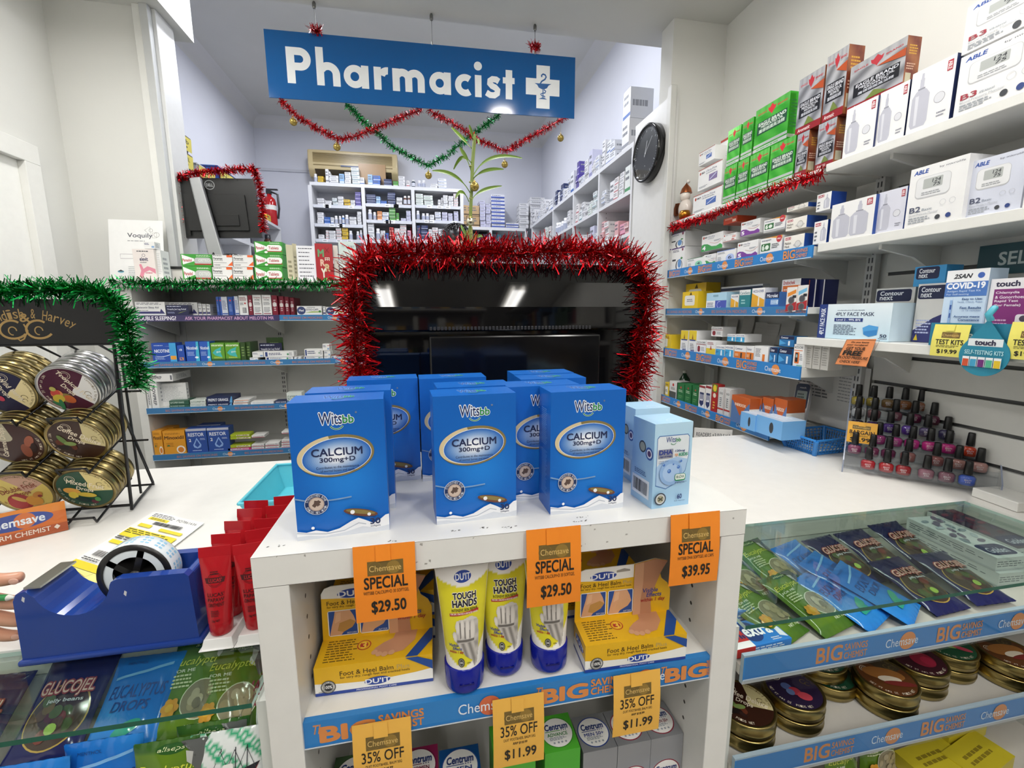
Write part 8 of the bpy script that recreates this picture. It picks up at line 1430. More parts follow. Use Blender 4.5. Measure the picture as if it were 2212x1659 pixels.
# nail polish stand
e = Vector((.66, -.75, 0)).normalized(); nn = Vector((.75, .66, 0)).normalized(); NZ = math.atan2(e.y, e.x)
ns = empty('polish_stand', (1.119, .965, CZ+.0008), NZ, 'clear acrylic tiered stand of nail polish on the right counter', 'display stand')
NL, TD, TH = .296, .029, .0298; AC = '#fafbfc|x'; AE = '#8c94a8|g'
for k in range(6):
    mb = MB(); z_ = .012+TH*k; y_ = .006+TD*k; mb.box((0, y_, z_-.002), (NL, y_+TD, z_), AC); mb.box((0, y_-.001, z_-.002), (NL, y_+.001, z_+.012), AC); mb.box((0, y_+TD-.002, z_), (NL, y_+TD, z_+TH-.002), AC); mb.obj('tier', ns)
for x in (-.003, NL):
    mb = MB(); P = [(0, 0), (.185, 0), (.185, .2), (.165, .212), (.15, .19), (0, .035)]; mb.add([(x, y, z) for y, z in P]+[(x+.003, y, z) for y, z in P], [(5, 4, 3, 2, 1, 0), (6, 7, 8, 9, 10, 11)], AC); mb.add([(x, y, z) for y, z in P]+[(x+.003, y, z) for y, z in P], [(i, (i+1) % 6, 6+(i+1) % 6, 6+i) for i in range(6)], AE); mb.obj('side_panel', ns)
POL = [[(1877, '#b3202a', 'bright red'), (1916, '#b8262c', 'scarlet'), (1952, '#a51c26', 'deep red'), (2003, '#a5707e', 'mauve pink'), (2046, '#8f5e6c', 'dusky mauve'), (2090, '#4a6ad0', 'cornflower blue')],
       [(1846, '#8c3d62', 'plum'), (1885, '#7f3558', 'dark plum'), (1915, '#6f2a4e', 'deep berry'), (1963, '#b0726c', 'dusty rose'), (2022, '#a25c5c', 'brick rose'), (2070, '#ba8278', 'nude pink'), (2117, '#c49088', 'pale nude')],
       [(1898, '#c04890', 'orchid'), (1930, '#d04a9e', 'orchid pink'), (1968, '#e2389a', 'hot pink'), (2010, '#dc308e', 'fuchsia'), (2047, '#d8308a', 'magenta'), (2097, '#dc4628', 'orange red')],
       [(1853, '#2c1a34', 'near black'), (1888, '#4a2a6a', 'aubergine'), (1923, '#5a3590', 'violet'), (1965, '#7248b4', 'bright purple'), (2003, '#6a5a84', 'grey lilac'), (2047, '#4a3f6a', 'smoky purple')],
       [(1855, '#d9d6d4', 'clear'), (1890, '#8a5a5e', 'shimmer rose'), (1935, '#7f4a58', 'rosewood'), (1976, '#7a2450', 'wine'), (2017, '#702a48', 'burgundy')],
       [(1845, '#cdb23a', 'yellow gold'), (1867, '#b9a03a', 'old gold'), (1898, '#8a6a3f', 'bronze'), (1923, '#ac6a3c', 'copper'), (1962, '#b06a48', 'rose copper'), (2000, '#dcdbd9', 'transparent'), (2037, '#d3d0cf', 'milky clear')]]
cap_mb = MB(); cap_mb.lathe([(.0085, 0), (.0088, .001), (.0072, .031), (.006, .033), (.0001, .0332)], '#121213|s', 20); me_pc = cap_mb.mesh('cap')
cap0 = {}
ROWN = ('front tier', 'second tier', 'third tier', 'fourth tier', 'fifth tier', 'top tier')
for r, row in enumerate(POL):
    z_ = CZ+.0008+.012+TH*r+.0008; y_ = .006+TD*r+TD*.475; lastx = -1
    for k, (px, col, nm) in enumerate(row):
        best = min((abs((lambda P: (CX+FPX*(P-CAM).dot(RT)/(P-CAM).dot(FW)))(Vector((1.119, .965, 0))+e*x+nn*y_+Vector((0, 0, z_+.03)))-px), x) for x in [i*.002 for i in range(148)])
        x = min(max(best[1], lastx+.0345 if lastx >= 0 else .017), NL-.017); lastx = x
        b = empty('nail_polish', Vector((1.119, .965, 0))+e*x+nn*y_+Vector((0, 0, z_)), NZ+radians(rnd.uniform(-2, 2)), '%s nail polish bottle with black cap on the %s of the stand' % (nm, ROWN[r]), 'nail polish', 'nail polish bottles')
        if col not in cap0:
            mb = MB(); mb.lathe([(.0001, 0), (.0135, 0), (.0155, .002), (.0165, .012), (.0165, .022), (.012, .027), (.007, .030), (.007, .033)], '#eef1f3|x', 24, sx=1, sy=.72); mb.lathe([(.0001, .003), (.0128, .003), (.0146, .006), (.0152, .022), (.011, .0262), (.0001, .0275)], col+'|g', 24, sx=1, sy=.70)
            F = Face(mb, (-.008, -.01195, .009), (.016, 0, 0), (0, 0, .011), 2e-4); F.t(.1, .55, .9, .95, 'BEAUTY', '#dcd6d8'); F.t(.2, .05, .8, .45, 'JUDE', '#dcd6d8'); cap0[col] = mb.mesh('bottle')
        put(cap0[col], 'bottle', parent=b); put(me_pc, 'cap', (0, 0, .0305), parent=b)
BAR = lambda p: [('L', .16, .66, .78, .84), (.08, .42, .92, .6, 'BARGAIN', INK, .03), ('B', .1, .3, .92, .38, 2, '#7a6430', 3), (.12, .06, .8, .26, p, INK, .03)]
for (x, y, z_, p, lab) in ((.012, .056, .135, '$4.99', 'mustard BARGAIN ticket at the far end of the polish stand, half hidden'), (.235, .138, .2, '2for$7', 'mustard BARGAIN 2for$7 ticket at the near end of the polish stand')):
    P = Vector((1.119, .965, CZ))+e*(x+.02)+nn*y+Vector((0, 0, z_)); ticket(None, P.x, P.y, P.z, .064, .058, BAR(p), '#e3a83a', lab, rz=NZ, lean=-6)
mb = MB(); mb.box((0, 0, 0), (.08, .09, .022), '#e3e2de|s'); mb.obj('white_box', loc=(1.262, .68, CZ+.0008), rz=radians(-6), label='small plain white box at the near end of the right counter', cat='box', bevel=.002)
# reading glasses holder under the lowest shelf
mb = MB(); mb.box((0, 0, 0), (.13, .002, .045), '#dcdad6'); F = Face(mb, (0, 0, 0), (.13, 0, 0), (0, 0, .045)); F.t(.06, .3, .95, .62, 'READERS +3.0/3.5/4.0', '#4a4c50', .02)
P = onZ(1520, 938, .955); mb.obj('shelf_label', loc=(P.x, 1.44, .92), rz=radians(-28), label='white READERS label card standing below the lowest wall shelf', cat='label')
# ================================================================== dispensary behind the sign
# ---- medicine packs of the dispensary: colour word, carton colour, band colour
FAR = {'w': ('white', '#e2e2e4|s', '#8a8d96'), 'wb': ('white blue-banded', '#dfe1e6|s', '#3a62a8'), 'wr': ('white red-banded', '#e2dede|s', '#b0404a'), 'wg': ('white green-banded', '#dfe3e0|s', '#4a9060'), 'wt': ('white teal-banded', '#dde3e4|s', '#2f6f7c'), 'l': ('lavender', '#c9c9de|s', '#8a8ab0'), 'y': ('yellow', '#d9b52c|s', '#4a3f1c'), 'n': ('navy', '#22305f|s', '#c9d0e3'), 'b': ('blue', '#2f64b8|s', '#dfe6f2'), 'lb': ('light blue', '#8fb4d9|s', '#e3eaf2'), 'g': ('green', '#4f9a3a|s', '#e3ecdc'), 'pu': ('purple', '#55489a|s', '#d9d6ea'), 'o': ('orange', '#d98a4a|s', '#efe6da'), 'r': ('red', '#bf3a34|s', '#efe3e0'), 'pk': ('pink', '#d99ab0|s', '#8a3a56'), 'rose': ('rosy', '#d9a9ac|s', '#e9e2e2'), 'tn': ('teal and navy', '#7fb4bc|s', '#1f2f54'), 'st': ('blue striped', '#dfe0e8|s', '#3f56a8'), 'cb': ('cardboard', '#b39468|s', '#4a3a26')}
def far_art(c, stripe=False):
    def art(f):
        F = f['front']
        if stripe: F.r(0, 0, 1, .42, c); F.bars(.05, .55, .95, .85, 1, '#5a5e68', 1); return
        F.r(0, .08, 1, .2, c); F.bars(.08, .45, .8, .88, 2, '#5f636c', 1); f['right'].bars(.1, .3, .9, .7, 1, '#9a9ca2', 2); f['left'].bars(.1, .3, .9, .7, 1, '#9a9ca2', 2)
    return art
NTH = lambda k: ORD[min(k, len(ORD)-1)]
LEV = lambda i, n: '' if n == 1 else (' bottom of its stack,' if i == 0 else (' top of its stack,' if i == n-1 else ' %s up its stack,' % NTH(i)))
BULK = MB()
def far_box(sty, w, d, h, loc, rz, label, group, bulk=False):
    if bulk:
        nm, base, band = FAR[sty]; BULK.M = Matrix.Translation(loc) @ Matrix.Rotation(rz, 4, 'Z'); BULK.box((-w/2, 0, 0), (w/2, d, h), base); far_art(band)(faces_of(BULK, w, d, h)); BULK.M = None; return
    nm, base, band = FAR[sty]; w, d, h = max(.012, round(w, 2+1)), round(d, 3), max(.01, round(h, 3))
    put(carton('far'+sty, w, d, h, base, far_art(band, sty == 'st')), 'medicine_pack', loc, rz, label, 'medicine pack', group)
_B = {}
def far_bottle(c, cap, r, h, loc, label, group):
    r, h = round(r, 3), round(h, 3); k = (c, cap, r, h)
    if k not in _B:
        mb = MB(); mb.lathe([(.0001, 0), (r, 0), (r, h*.68), (r*.7, h*.76), (r*.7, h*.78)], c, 16); mb.lathe([(r*.78, h*.78), (r*.78, h), (.0001, h)], cap, 16, cap=False); mb.lathe([(r*1.01, h*.12), (r*1.01, h*.58)], '#c9ccd6|s' if c != '#dcdce0|s' else '#aab0c4|s', 16, cap=False); _B[k] = mb.mesh('pill_bottle')
    put(_B[k], 'pill_bottle', loc, 0, label, 'bottle', group)
BOT = {'bt': ('#dcdce0|s', '#e9e9ec|s', 'white bottle'), 'br': ('#5a2f1f|g', '#e3e0dc|s', 'brown bottle'), 'bd': ('#33404c|g', '#d9d9d9|s', 'dark bottle'), 'bb': ('#3a76c0|s', '#e9e9ec|s', 'blue bottle')}
def parse(row): 
    for tok in row.split():
        ab, sty = tok.split(':'); ab, t = ab.split('@'); a, b = ab.split('-'); n = int(sty[-1]) if sty[-1].isdigit() else 1; yield float(a), float(b), float(t), sty.rstrip('0123456789'), n
def far_rowY(Yf, zsurf, row, where, ox, oy, sc, dep, group, lim=(-9, 9)):
    for k, (a, b, t, sty, n) in enumerate(parse(row)):
        pa, pb, pt = ox+a/sc, ox+b/sc, oy+t/sc
        X0, X1 = xat(pa, Yf, zsurf+.05), xat(pb, Yf, zsurf+.05); X0 = max(X0, lim[0]); X1 = min(X1, lim[1]); w = X1-X0-.002; xc = (X0+X1)/2; h = zat(pt, xc, Yf)-zsurf-.001
        if h < .012: continue
        if sty in BOT: c, cap, nm = BOT[sty]; far_bottle(c, cap, w/2, h, (xc, Yf+w/2+.004, zsurf+.001), '%s, %s along, %s' % (nm, NTH(k), where), group); continue
        hh = h/n
        for i in range(n):
            far_box(sty, w, dep, hh-.0012, (xc+(rnd.uniform(-.003, .003) if n > 1 else 0), Yf+rnd.uniform(0, .01), zsurf+.001+hh*i), radians(rnd.uniform(-2, 2)), '%s pack,%s %s along, %s' % (FAR[sty][0], LEV(i, n), NTH(k), where), group)
# ---------------------------------------------------------------- far shelving
YB = 4.65; bays = [(672, 786), (786, 893), (893, 998)]
bs = empty('dispensary_shelving', (0, YB, 0), 0, 'white dispensary shelving of three bays below the air conditioner', 'shelving unit')
bx0, bx1 = xat(672, YB, 2.4), xat(998, YB, 2.4); ztop = 2.615
xd = [bx0, xat(786, YB, 2.4), xat(893, YB, 2.4), bx1]
mb = MB(); mb.box((bx0, 0, ztop-.03), (bx1, .27, ztop), '#dcdde0|s'); mb.obj('top_panel', bs)
for x in xd: mb = MB(); mb.box((x-.016, -.004, 0), (x+.016, .27, ztop-.03), '#dcdde0|s'); mb.obj('side_panel', bs)
mb = MB(); mb.box((bx0, .262, 0), (bx1, .27, ztop-.03), '#c9cad0|s'); mb.obj('back_panel', bs)
BSH = []
for i in range(3):
    zs = [zat(py, (xd[i]+xd[i+1])/2, YB) for py in ((443, 484, 517), (441, 476, 519), (444, 476, 519))[i]]; BSH.append(zs)
    for z in zs+[zs[-1]-.2]:
        mb = MB(); mb.box((xd[i]+.016, .0, z-.018), (xd[i+1]-.016, .26, z), '#dcdde0|s'); s_ = mb.obj('shelf', bs)
        q = random.Random(int(z*1000)+i); mb = MB(); mb.box((xd[i]+.02, -.006, z-.03), (xd[i+1]-.02, -.001, z-.002), '#d3d6de|s')
        for k in range(3): x = xd[i]+.05+(xd[i+1]-xd[i]-.14)*q.random(); F = Face(mb, (x, -.006, z-.03), (.05, 0, 0), (0, 0, .03)); F.r(0, 0, 1, 1, '#eceef0'); F.bars(.15, .3, .85, .7, 1, '#4a4c52', k)
        mb.obj('label_strip', s_)
GF = 'packs on the far dispensary shelving'
R = lambda row, z, wh, lim=(-9, 9): far_rowY(YB+.006, z, row, wh, 660, 360, 6.32, .1, GF, lim)
R('104-158@92:bt 163-238@125:y2 272-315@28:w 322-336@62:w 340-450@118:w2 458-528@95:lb 533-618@70:w3 630-738@8:wt4 742-800@145:wb', ztop, 'far shelving top, first bay')
R('850-915@105:lb 918-1018@118:b2 1070-1178@165:n2 1195-1263@195:g 1272-1360@125:w3 1375-1420@190:wr', ztop, 'far shelving top, middle bay')
R('1443-1500@175:bd 1527-1580@185:bt 1585-1640@180:bt 1705-1805@230:w2 1812-1925@160:wb3', ztop, 'far shelving top, last bay')
for i, rows in enumerate((('155-253@430:w3 262-350@462:w2 365-430@425:wt2 437-516@405:w3 520-605@445:y2 612-675@455:w2 680-764@345:pu4', '160-248@620:w3 255-335@685:b2 340-384@690:wb 388-440@668:bt 450-488@672:bt 492-531@665:bb 535-588@655:bt 594-690@685:w3 708-764@612:w4', '172-252@925:w 275-316@865:wr3 320-410@872:w3 417-490@835:wr4 498-580@838:y3 588-640@872:bt 690-734@880:bt 738-776@862:bt'),
                         ('828-955@375:n4 962-1020@405:lb2 1024-1105@465:b 1120-1225@350:n5 1240-1318@420:w2 1335-1383@395:br 1390-1437@395:br', '848-908@580:bt 918-965@618:bt 975-1040@605:o2 1045-1135@620:wb2 1145-1230@560:g4 1236-1275@630:g 1300-1370@700:l 1378-1440@598:l4', '842-940@745:w3 960-1020@842:bt 1025-1085@872:w3 1090-1135@905:b 1150-1208@825:r3 1216-1288@840:wr4 1293-1380@775:wr5 1392-1440@868:pk'),
                         ('1495-1605@365:wg5 1618-1740@388:wg4 1808-1845@448:w 1850-1870@420:w2 1878-1942@385:w4 1950-2018@398:w4 2024-2085@362:wr5', '1505-1560@598:bt 1585-1635@635:bt 1640-1690@635:bt 1695-1755@655:w 1768-1850@615:wb3 1862-1935@620:l3 1948-2010@635:l3 2024-2085@605:l3', '1510-1572@800:n 1580-1670@800:n4 1680-1724@850:w2 1730-1808@830:wr3 1814-1885@850:w2'))):
    for j, row in enumerate(rows): R(row, BSH[i][j], '%s far shelf, %s bay' % (('upper', 'middle', 'lower')[j], ('first', 'middle', 'last')[i]), (xd[i]+.025, xd[i+1]-.025))
# ---------------------------------------------------------------- low cabinet and stacks beside it
ZLg = 2.262; gx0, gx1 = xd[3]+.022, 1.06
lg = empty('low_cabinet', (0, YB, 0), 0, 'white low cabinet beside the far shelving, binders inside', 'cabinet')
mb = MB(); mb.box((gx0, 0, ZLg-.03), (gx1, .27, ZLg), '#dcdde0|s'); mb.obj('top_panel', lg)
for px in (1004, 1060, 1137): x = max(gx0+.015, xat(px, YB, ZLg-.1)); mb = MB(); mb.box((x-.014, 0, 0), (x+.014, .27, ZLg-.03), '#dcdde0|s'); mb.obj('side_panel', lg)
mb = MB(); mb.box((gx0, .26, 0), (gx1, .27, ZLg-.03), '#a9aab0|s'); mb.obj('back_panel', lg)
mb = MB(); mb.box((gx0+.014, 0, ZLg-.36), (gx1, .26, ZLg-.34), '#dcdde0|s'); mb.obj('shelf', lg)
far_rowY(YB+.004, ZLg, '8-50@365:cb2 54-210@372:cb2 217-284@305:l8 290-354@345:l7 360-528@232:st9 542-700@590:st2 712-828@340:w6 850-1028@265:w8', 'on the low cabinet', 1000, 380, 5.82, .16, 'stacks on the low cabinet')
for k, (a, b, c) in enumerate(((105, 165, '#1c2440|s'), (168, 228, '#2a3050|s'), (235, 285, '#161c36|s'), (290, 326, '#20305e|s'), (374, 430, '#1f4f60|s'), (434, 484, '#2a5f70|s'))):
    X0, X1 = xat(1000+a/5.82, YB+.02, 2.1), xat(1000+b/5.82, YB+.02, 2.1); mb = MB(); mb.box((-(X1-X0)/2+.001, 0, 0), ((X1-X0)/2-.001, .2, .27), c); F = Face(mb, (-(X1-X0)/2, 0, 0), (X1-X0, 0, 0), (0, 0, .27)); F.r(.2, .45, .8, .8, '#aab0bc' if k % 2 else '#6a7490')
    mb.obj('ring_binder', loc=((X0+X1)/2, YB+.02, ZLg-.339), label='%s ring binder in the low cabinet, %s along' % ('teal' if k > 3 else 'navy', ORD[k]), cat='binder', group='ring binders')
# ---------------------------------------------------------------- shelving along the dispensary right wall
XD = 1.085; YD = [2.265, 2.72, 3.205, 3.73, 4.49]; ZD = [2.262, 2.03, 1.815, 1.60]
rs = empty('dispensary_shelving', (XD, YD[0], 0), 0, 'white pigeonhole shelving of medicine packs running back from the clock panel', 'shelving unit')
for j in range(5): mb = MB(); mb.box((0, YD[j]-YD[0]+(0 if j else .002), 0), (.205, YD[j]-YD[0]+.02, ZD[0]-.022), '#dcdde0|s'); F = Face(mb, (0, YD[j]-YD[0], 0), (.2, 0, 0), (0, 0, ZD[0])); [F.el(.25, .55+.012*k, .012, .0016, '#55565c', 8) for k in range(34)]; mb.obj('divider', rs)
mb = MB(); mb.box((.2, 0, 0), (.21, YD[4]-YD[0], ZD[0]), '#c9cad0|s'); mb.obj('back_panel', rs)
mb = MB(); mb.box((0, 0, ZD[0]-.022), (.205, YD[4]-YD[0]+.02, ZD[0]), '#dcdde0|s'); mb.obj('top_panel', rs)
for i in range(4):
    for z in ZD[1:]+[1.38]: mb = MB(); mb.box((.001, YD[i]-YD[0]+.021, z-.018), (.199, YD[i+1]-YD[0]-.001, z), '#dcdde0|s'); mb.obj('shelf', rs)
GD_ = 'packs on the dispensary side shelving'
def far_rowX(y0, y1, z, zmax, styles, where, seed, dens=.9, dep=.12, hmax=.17, wr=(.045, .075), bulk=False):
    q = random.Random(seed); y = y1-.012; k = 0
    while y > y0+.03:
        w = q.uniform(*wr); w = min(w, y-y0-.006)
        if w < .03: break
        if q.random() < dens:
            sty = q.choice(styles); n = q.choice((1, 2, 2, 3, 3, 4)); H = min(zmax, q.uniform(.05, hmax)); hh = max(.02, H/n); 
            if sty in BOT: c, cap, nm = BOT[sty]; far_bottle(c, cap, min(w, .05)/2, q.uniform(.07, .1), (XD+.035, y-w/2, z+.001), '%s, %s along, %s' % (nm, NTH(k), where), GD_)
            else:
                for i in range(n): far_box(sty, w-.004, dep, hh-.001, (XD+.006+q.uniform(0, .012), y-w/2, z+.001+hh*i), -pi/2+radians(q.uniform(-3, 3)), '%s pack,%s %s along, %s' % (FAR[sty][0], LEV(i, n), NTH(k), where), GD_, bulk)
            k += 1
        y -= w+q.uniform(0, .012)
MIX = ['w', 'w', 'w', 'wb', 'wr', 'wg', 'wt', 'l']
for i, (a, b) in enumerate(zip(YD[:-1], YD[1:])):
    far_rowX(a+.02+(.32 if i == 0 else 0) if i else a+.25, b, ZD[0], .3, [['w', 'wb', 'wr', 'w'], ['w', 'wb', 'pu', 'l', 'w', 'tn'], ['w', 'wb', 'n', 'wt'], ['b', 'w', 'w', 'wb']][i], 'side shelving top, %s bay' % ORD[i], 31+i, 1, .12, (.2, .2, .16, .15)[i])
    for j, z in enumerate(ZD[1:]):
        sty = MIX if (i, j) not in ((0, 1), (2, 0)) else (['rose', 'rose', 'wr', 'wg', 'pk'] if i == 0 else ['bt', 'bt', 'bd', 'bt', 'w'])
        far_rowX(a+.02, b, z, .17, sty, '%s side shelf, %s bay' % (('upper', 'middle', 'lower')[j], ORD[i]), 50+10*i+j, .92, .12, .15, bulk=(i > 1 and j > 0) or (i == 3) or j == 2)
# the tall packs at the near end of its top
far_box('w', .085, .13, .145, (XD+.01, 2.39, ZD[0]+.001), -pi/2, 'large white pack, lower of two nearest the clock, on the side shelving', GD_); far_box('wb', .085, .13, .15, (XD+.012, 2.39, ZD[0]+.1475), -pi/2, 'large white pack topmost above the clock panel', GD_)
# ---------------------------------------------------------------- baskets on the left dispensary shelving
XLs = -1.29; ZLs = 2.185
ls = empty('dispensary_shelving', (-1.548, 2.50, 0), 0, 'white shelving along the dispensary wall behind the small monitor, labelled baskets on top', 'shelving unit')
for z in (ZLs, 1.93, 1.70): mb = MB(); mb.box((0, 0, z-.022), (.255, 2.12, z), '#d6d7da|s'); mb.obj('shelf', ls)
for y in (0, .62, 1.3, 2.1): mb = MB(); mb.box((.001, y, 0), (.254, y+.02, ZLs-.023), '#d6d7da|s'); mb.obj('divider', ls)
YLB = '#d3c55a|s'
def basket(y0, w, h, z, col, lab, txt):
    mb = MB(); d = .2; s = .012
    lo = [(s, s), (w-s, s), (w-s, d-s), (s, d-s)]; hi = [(0, 0), (w, 0), (w, d), (0, d)]; mb.add([(*p, .001) for p in lo], [(0, 1, 2, 3)], col)
    for i in range(4): j = (i+1) % 4; mb.add([(*lo[i], .001), (*lo[j], .001), (*hi[j], h), (*hi[i], h)], [(0, 1, 2, 3)], col); mb.tube([(*hi[i], h), (*hi[j], h)], .005, col, 6)
    F = Face(mb, (w*.06, -.004, h*.08), (w*.88, -.004, 0), (0, -.003, h*.84)); F.N = Vector((0, -1, 0)); F.r(0, 0, 1, 1, YLB); F.t(.14, .5, .8, .8, txt, '#33301c', .02); F.bars(.14, .15, .8, .38, 1, '#4a4524', 3)
    return mb.obj('storage_basket', loc=(XLs+.02, y0, z), rz=pi/2, label=lab, cat='basket', group='labelled storage baskets')
basket(2.56, .17, .085, ZLs+.001, '#2a2b2e|s', 'black basket with yellow label, lower, nearest the pillar trim', '5B')
basket(2.57, .17, .085, ZLs+.095, '#2a2b2e|s', 'black basket with yellow label, stacked nearest the pillar trim', 'NUD')
basket(2.77, .2, .085, ZLs+.001, '#2a2b2e|s', 'black basket with yellow label, lower, second from the pillar', 'AMOXIL')
basket(2.80, .17, .085, ZLs+.095, '#2a2b2e|s', 'black basket with yellow label, stacked second from the pillar', 'Tab')
basket(3.02, .22, .07, ZLs+.001, '#c9c9cc|s', 'white tray with yellow label on the dispensary shelf', 'CLEX'); basket(3.3, .3, .14, ZLs+.001, '#34569c|s', 'blue crate with yellow label on the dispensary shelf', 'CREAM')
for k, (y, z) in enumerate(((2.625, .10), (2.69, .10), (2.82, .015), (2.90, .015), (2.86, .11))): far_box('w' if k != 4 else 'lb', .045, .08, .075, (XLs-.03, y, ZLs+z), pi/2, 'white pack standing in a labelled basket, %s from the pillar' % ORD[k] if k != 4 else 'light blue pack standing in the stacked second basket', 'packs in the labelled baskets')
for k in range(9): y = 3.9+.075*k; far_box(('w', 'wr', 'wb')[k % 3], .06, .1, .07+.02*(k % 3), (XLs-.01, y-(.0 if k < 5 else .0), 1.701), pi/2, '%s pack on the low shelf under the small monitor, %s along' % (FAR[('w', 'wr', 'wb')[k % 3]][0], ORD[k]), 'packs under the small monitor')
for k, y in enumerate((4.38, 4.46, 4.53)): far_bottle('#4a281c|g' if k == 0 else '#dcdce0|s', '#23252a|s' if k == 0 else '#e9e9ec|s', .03, .15 if k == 0 else .1, (XLs-.05, y, 1.931), ('brown bottle below the fire extinguisher', 'white bottle beside the brown one', 'white bottle at the shelf end below the extinguisher')[k], None)
# fire extinguisher on the end of that shelf
fe = empty('fire_extinguisher', (XLs-.05, 4.52, ZLs+.001), 0, 'small red fire extinguisher at the end of the dispensary shelf', 'fire extinguisher')
mb = MB(); mb.lathe([(.0001, 0), (.05, 0), (.053, .01), (.053, .2), (.045, .23), (.02, .25), (.018, .27), (.0001, .27)], '#a81c20|g', 24); mb.lathe([(.0535, .13), (.0535, .17)], '#d9d9d6|s', 24, cap=False); mb.obj('cylinder_body', fe)
mb = MB(); mb.box((-.02, -.018, .27), (.02, .018, .3), '#1c1c1d|s'); mb.box((-.02, -.012, .305), (.075, .012, .315), '#1c1c1d|s'); mb.tube([(.02, 0, .29), (.07, 0, .27), (.075, 0, .15), (.06, 0, .06)], .009, '#1c1c1d|s', 8); mb.obj('valve', fe)
far_box('y', .1, .1, .06, (XLs-.02, 4.36, ZLs+.001), pi/2, 'yellow labelled box beside the fire extinguisher', None)
# ---------------------------------------------------------------- air conditioner and cardboard sheet
aL, aR = onY(662, 320, 4.75), onY(857, 322, 4.75); aw = aR.x-aL.x; az = zat(378, aL.x, 4.75); ah = aL.z-az
ac = empty('air_conditioner', (aL.x, 4.93, az), 0, 'old beige wall air conditioner above the far shelving', 'air conditioner')
mb = MB(); sec = [(0, 0), (-.12, 0), (-.175, .06), (-.18, ah*.45), (-.17, ah), (0, ah)]
mb.add([(0, y, z) for y, z in sec]+[(aw, y, z) for y, z in sec], [tuple(range(6)), tuple(range(11, 5, -1))]+[(i, 6+i, 6+(i+1) % 6, (i+1) % 6) for i in range(6)], '#c9b78c|s'); mb.obj('casing', ac, bevel=.012)
mb = MB(); mb.add([(.05, -.1815, ah*.5), (aw-.05, -.1815, ah*.5), (aw-.05, -.174, ah*.9), (.05, -.174, ah*.9)], [(0, 1, 2, 3)], '#b3a074|s')
for k in range(9): z = ah*(.53+.04*k); mb.box((.05, -.1835, z), (aw-.05, -.178, z+.004), '#9c8a60|s')
mb.obj('grille', ac)
mb = MB(); mb.add([(.06, -.178, .062), (aw-.06, -.178, .062), (aw-.06, -.124, .004), (.06, -.124, .004)], [(0, 1, 2, 3)], '#4a4030|s'); mb.box((.05, -.183, ah*.4), (aw-.05, -.176, ah*.43), '#8f7d54|s'); mb.box((aw*.36, -.186, ah*.38), (aw*.6, -.176, ah*.43), '#3f4f74|s'); mb.obj('air_outlet', ac)
mb = MB(); X0, X1 = xat(775, 4.74, 2.75), xat(833, 4.74, 2.75); mb.box((0, 0, 0), (X1-X0, .008, zat(353, X0, 4.74)-ztop-.002), '#a8865c|s'); mb.obj('cardboard_sheet', loc=(X0, 4.735, ztop+.001), label='brown cardboard sheet propped before the air conditioner', cat='cardboard')
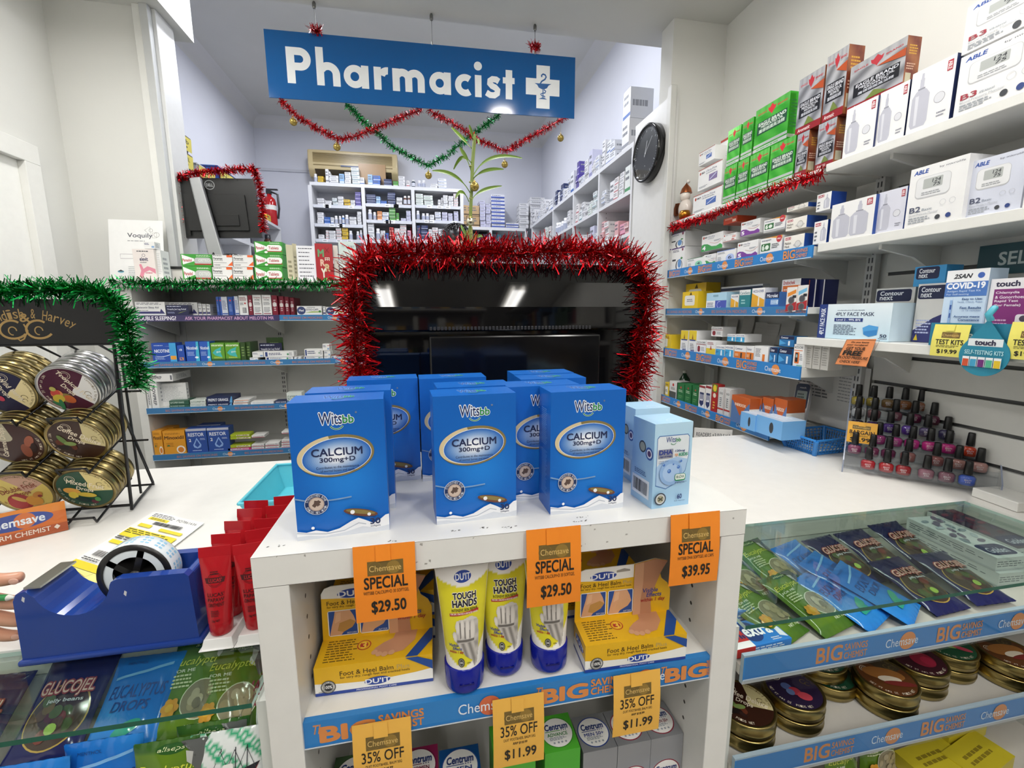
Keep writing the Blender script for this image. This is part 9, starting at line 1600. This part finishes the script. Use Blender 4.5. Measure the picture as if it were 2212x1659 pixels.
# ---------------------------------------------------------------- pharmacist whose hair shows above the screen
pp = empty('person', (xat(986, 2.75, 1.85), 2.75, 0), 0, 'person with black hair standing behind the screen, only the top of the head visible', 'person')
hz_ = zat(486, pp.location.x, 2.75)
skinned('body', [[('hip', (0, 0, hz_-.86), (.15, .10)), ('waist', (0, .01, hz_-.66), (.135, .09)), ('chest', (0, .0, hz_-.44), (.165, .105)), ('neck0', (0, 0, hz_-.30), (.075, .07)), ('neck', (0, .01, hz_-.24), (.052, .055)), ('jaw', (0, -.01, hz_-.17), (.062, .075)), ('head', (0, 0, hz_-.09), (.076, .095)), ('crown', (0, .01, hz_-.035), (.055, .07))],
    [('chest', (0, .0, hz_-.44), (.165, .105)), ('shl', (-.18, 0, hz_-.34), .055), ('ell', (-.23, -.04, hz_-.62), .042), ('wrl', (-.16, -.24, hz_-.72), .03), ('hal', (-.13, -.32, hz_-.73), .032)], [('chest', (0, .0, hz_-.44), (.165, .105)), ('shr', (.18, 0, hz_-.34), .055), ('elr', (.23, -.04, hz_-.62), .042), ('wrr', (.16, -.24, hz_-.72), .03), ('har', (.13, -.32, hz_-.73), .032)],
    [('hip', (0, 0, hz_-.86), (.15, .10)), ('hpl', (-.09, 0, hz_-.94), .085), ('knl', (-.09, -.01, hz_-1.32), .058), ('anl', (-.09, .02, .09), .04), ('ftl', (-.09, -.12, .035), .035)], [('hip', (0, 0, hz_-.86), (.15, .10)), ('hpr', (.09, 0, hz_-.94), .085), ('knr', (.09, -.01, hz_-1.32), .058), ('anr', (.09, .02, .09), .04), ('ftr', (.09, -.12, .035), .035)]], pp, '#b98a6e|s')
mb = MB(); q = random.Random(4)
mb.ball((0, .018, hz_-.085), (.083, .10, .088), '#121012|s', 24, 14)
for k in range(420):
    a = q.uniform(0, 2*pi); t = q.uniform(0, 1.45); p0 = Vector((.083*sin(t)*cos(a), .018+.1*sin(t)*sin(a), hz_-.085+.088*cos(t)))
    if p0.y < -.045 and t > 1.0: continue
    d = Vector((cos(a)*.5, sin(a)*.5, -.25+cos(t)*.4)).normalized()*q.uniform(.02, .035); mb.tube([p0, p0+d*.5+Vector((0, 0, .003)), p0+d+Vector((0, 0, -.006))], [.0022, .0018, .0005], '#121012|s', 4)
mb.obj('hair', pp)
mb = MB(); rows = [(hz_-.28, .09, .085), (hz_-.33, .2, .1), (hz_-.44, .19, .125), (hz_-.66, .155, .11), (hz_-.95, .19, .13), (hz_-1.05, .2, .14)]; n = 24
mb.add([(a*cos(2*pi*k/n), b*sin(2*pi*k/n), z) for z, a, b in rows for k in range(n)], [(j*n+(k+1) % n, j*n+k, (j+1)*n+k, (j+1)*n+(k+1) % n) for j in range(5) for k in range(n)], '#e3e6ea|w', True); mb.obj('white_tunic', pp)
for nm in ('eye', 'eye'):
    pass
for s in (-1, 1): mb = MB(); mb.ball((s*.03, -.088, hz_-.115), (.012, .006, .008), '#f0eeea|g', 10, 8); mb.ball((s*.03, -.0935, hz_-.115), (.005, .002, .005), '#2a1a14|g', 8, 6); mb.obj('eye', pp)
mb = MB(); mb.add([(-.009, -.088, hz_-.145), (.009, -.088, hz_-.145), (0, -.112, hz_-.148), (0, -.094, hz_-.115)], [(0, 1, 2), (0, 2, 3), (1, 3, 2)], '#b98a6e|s'); mb.obj('nose', pp); mb = MB(); mb.ball((0, -.083, hz_-.172), (.02, .006, .005), '#a8605a|s', 12, 6); mb.obj('mouth', pp)
BULK.obj('medicine_packs', label='crowd of small medicine packs in the deeper bays of the side shelving', cat='medicine packs', kind='stuff')
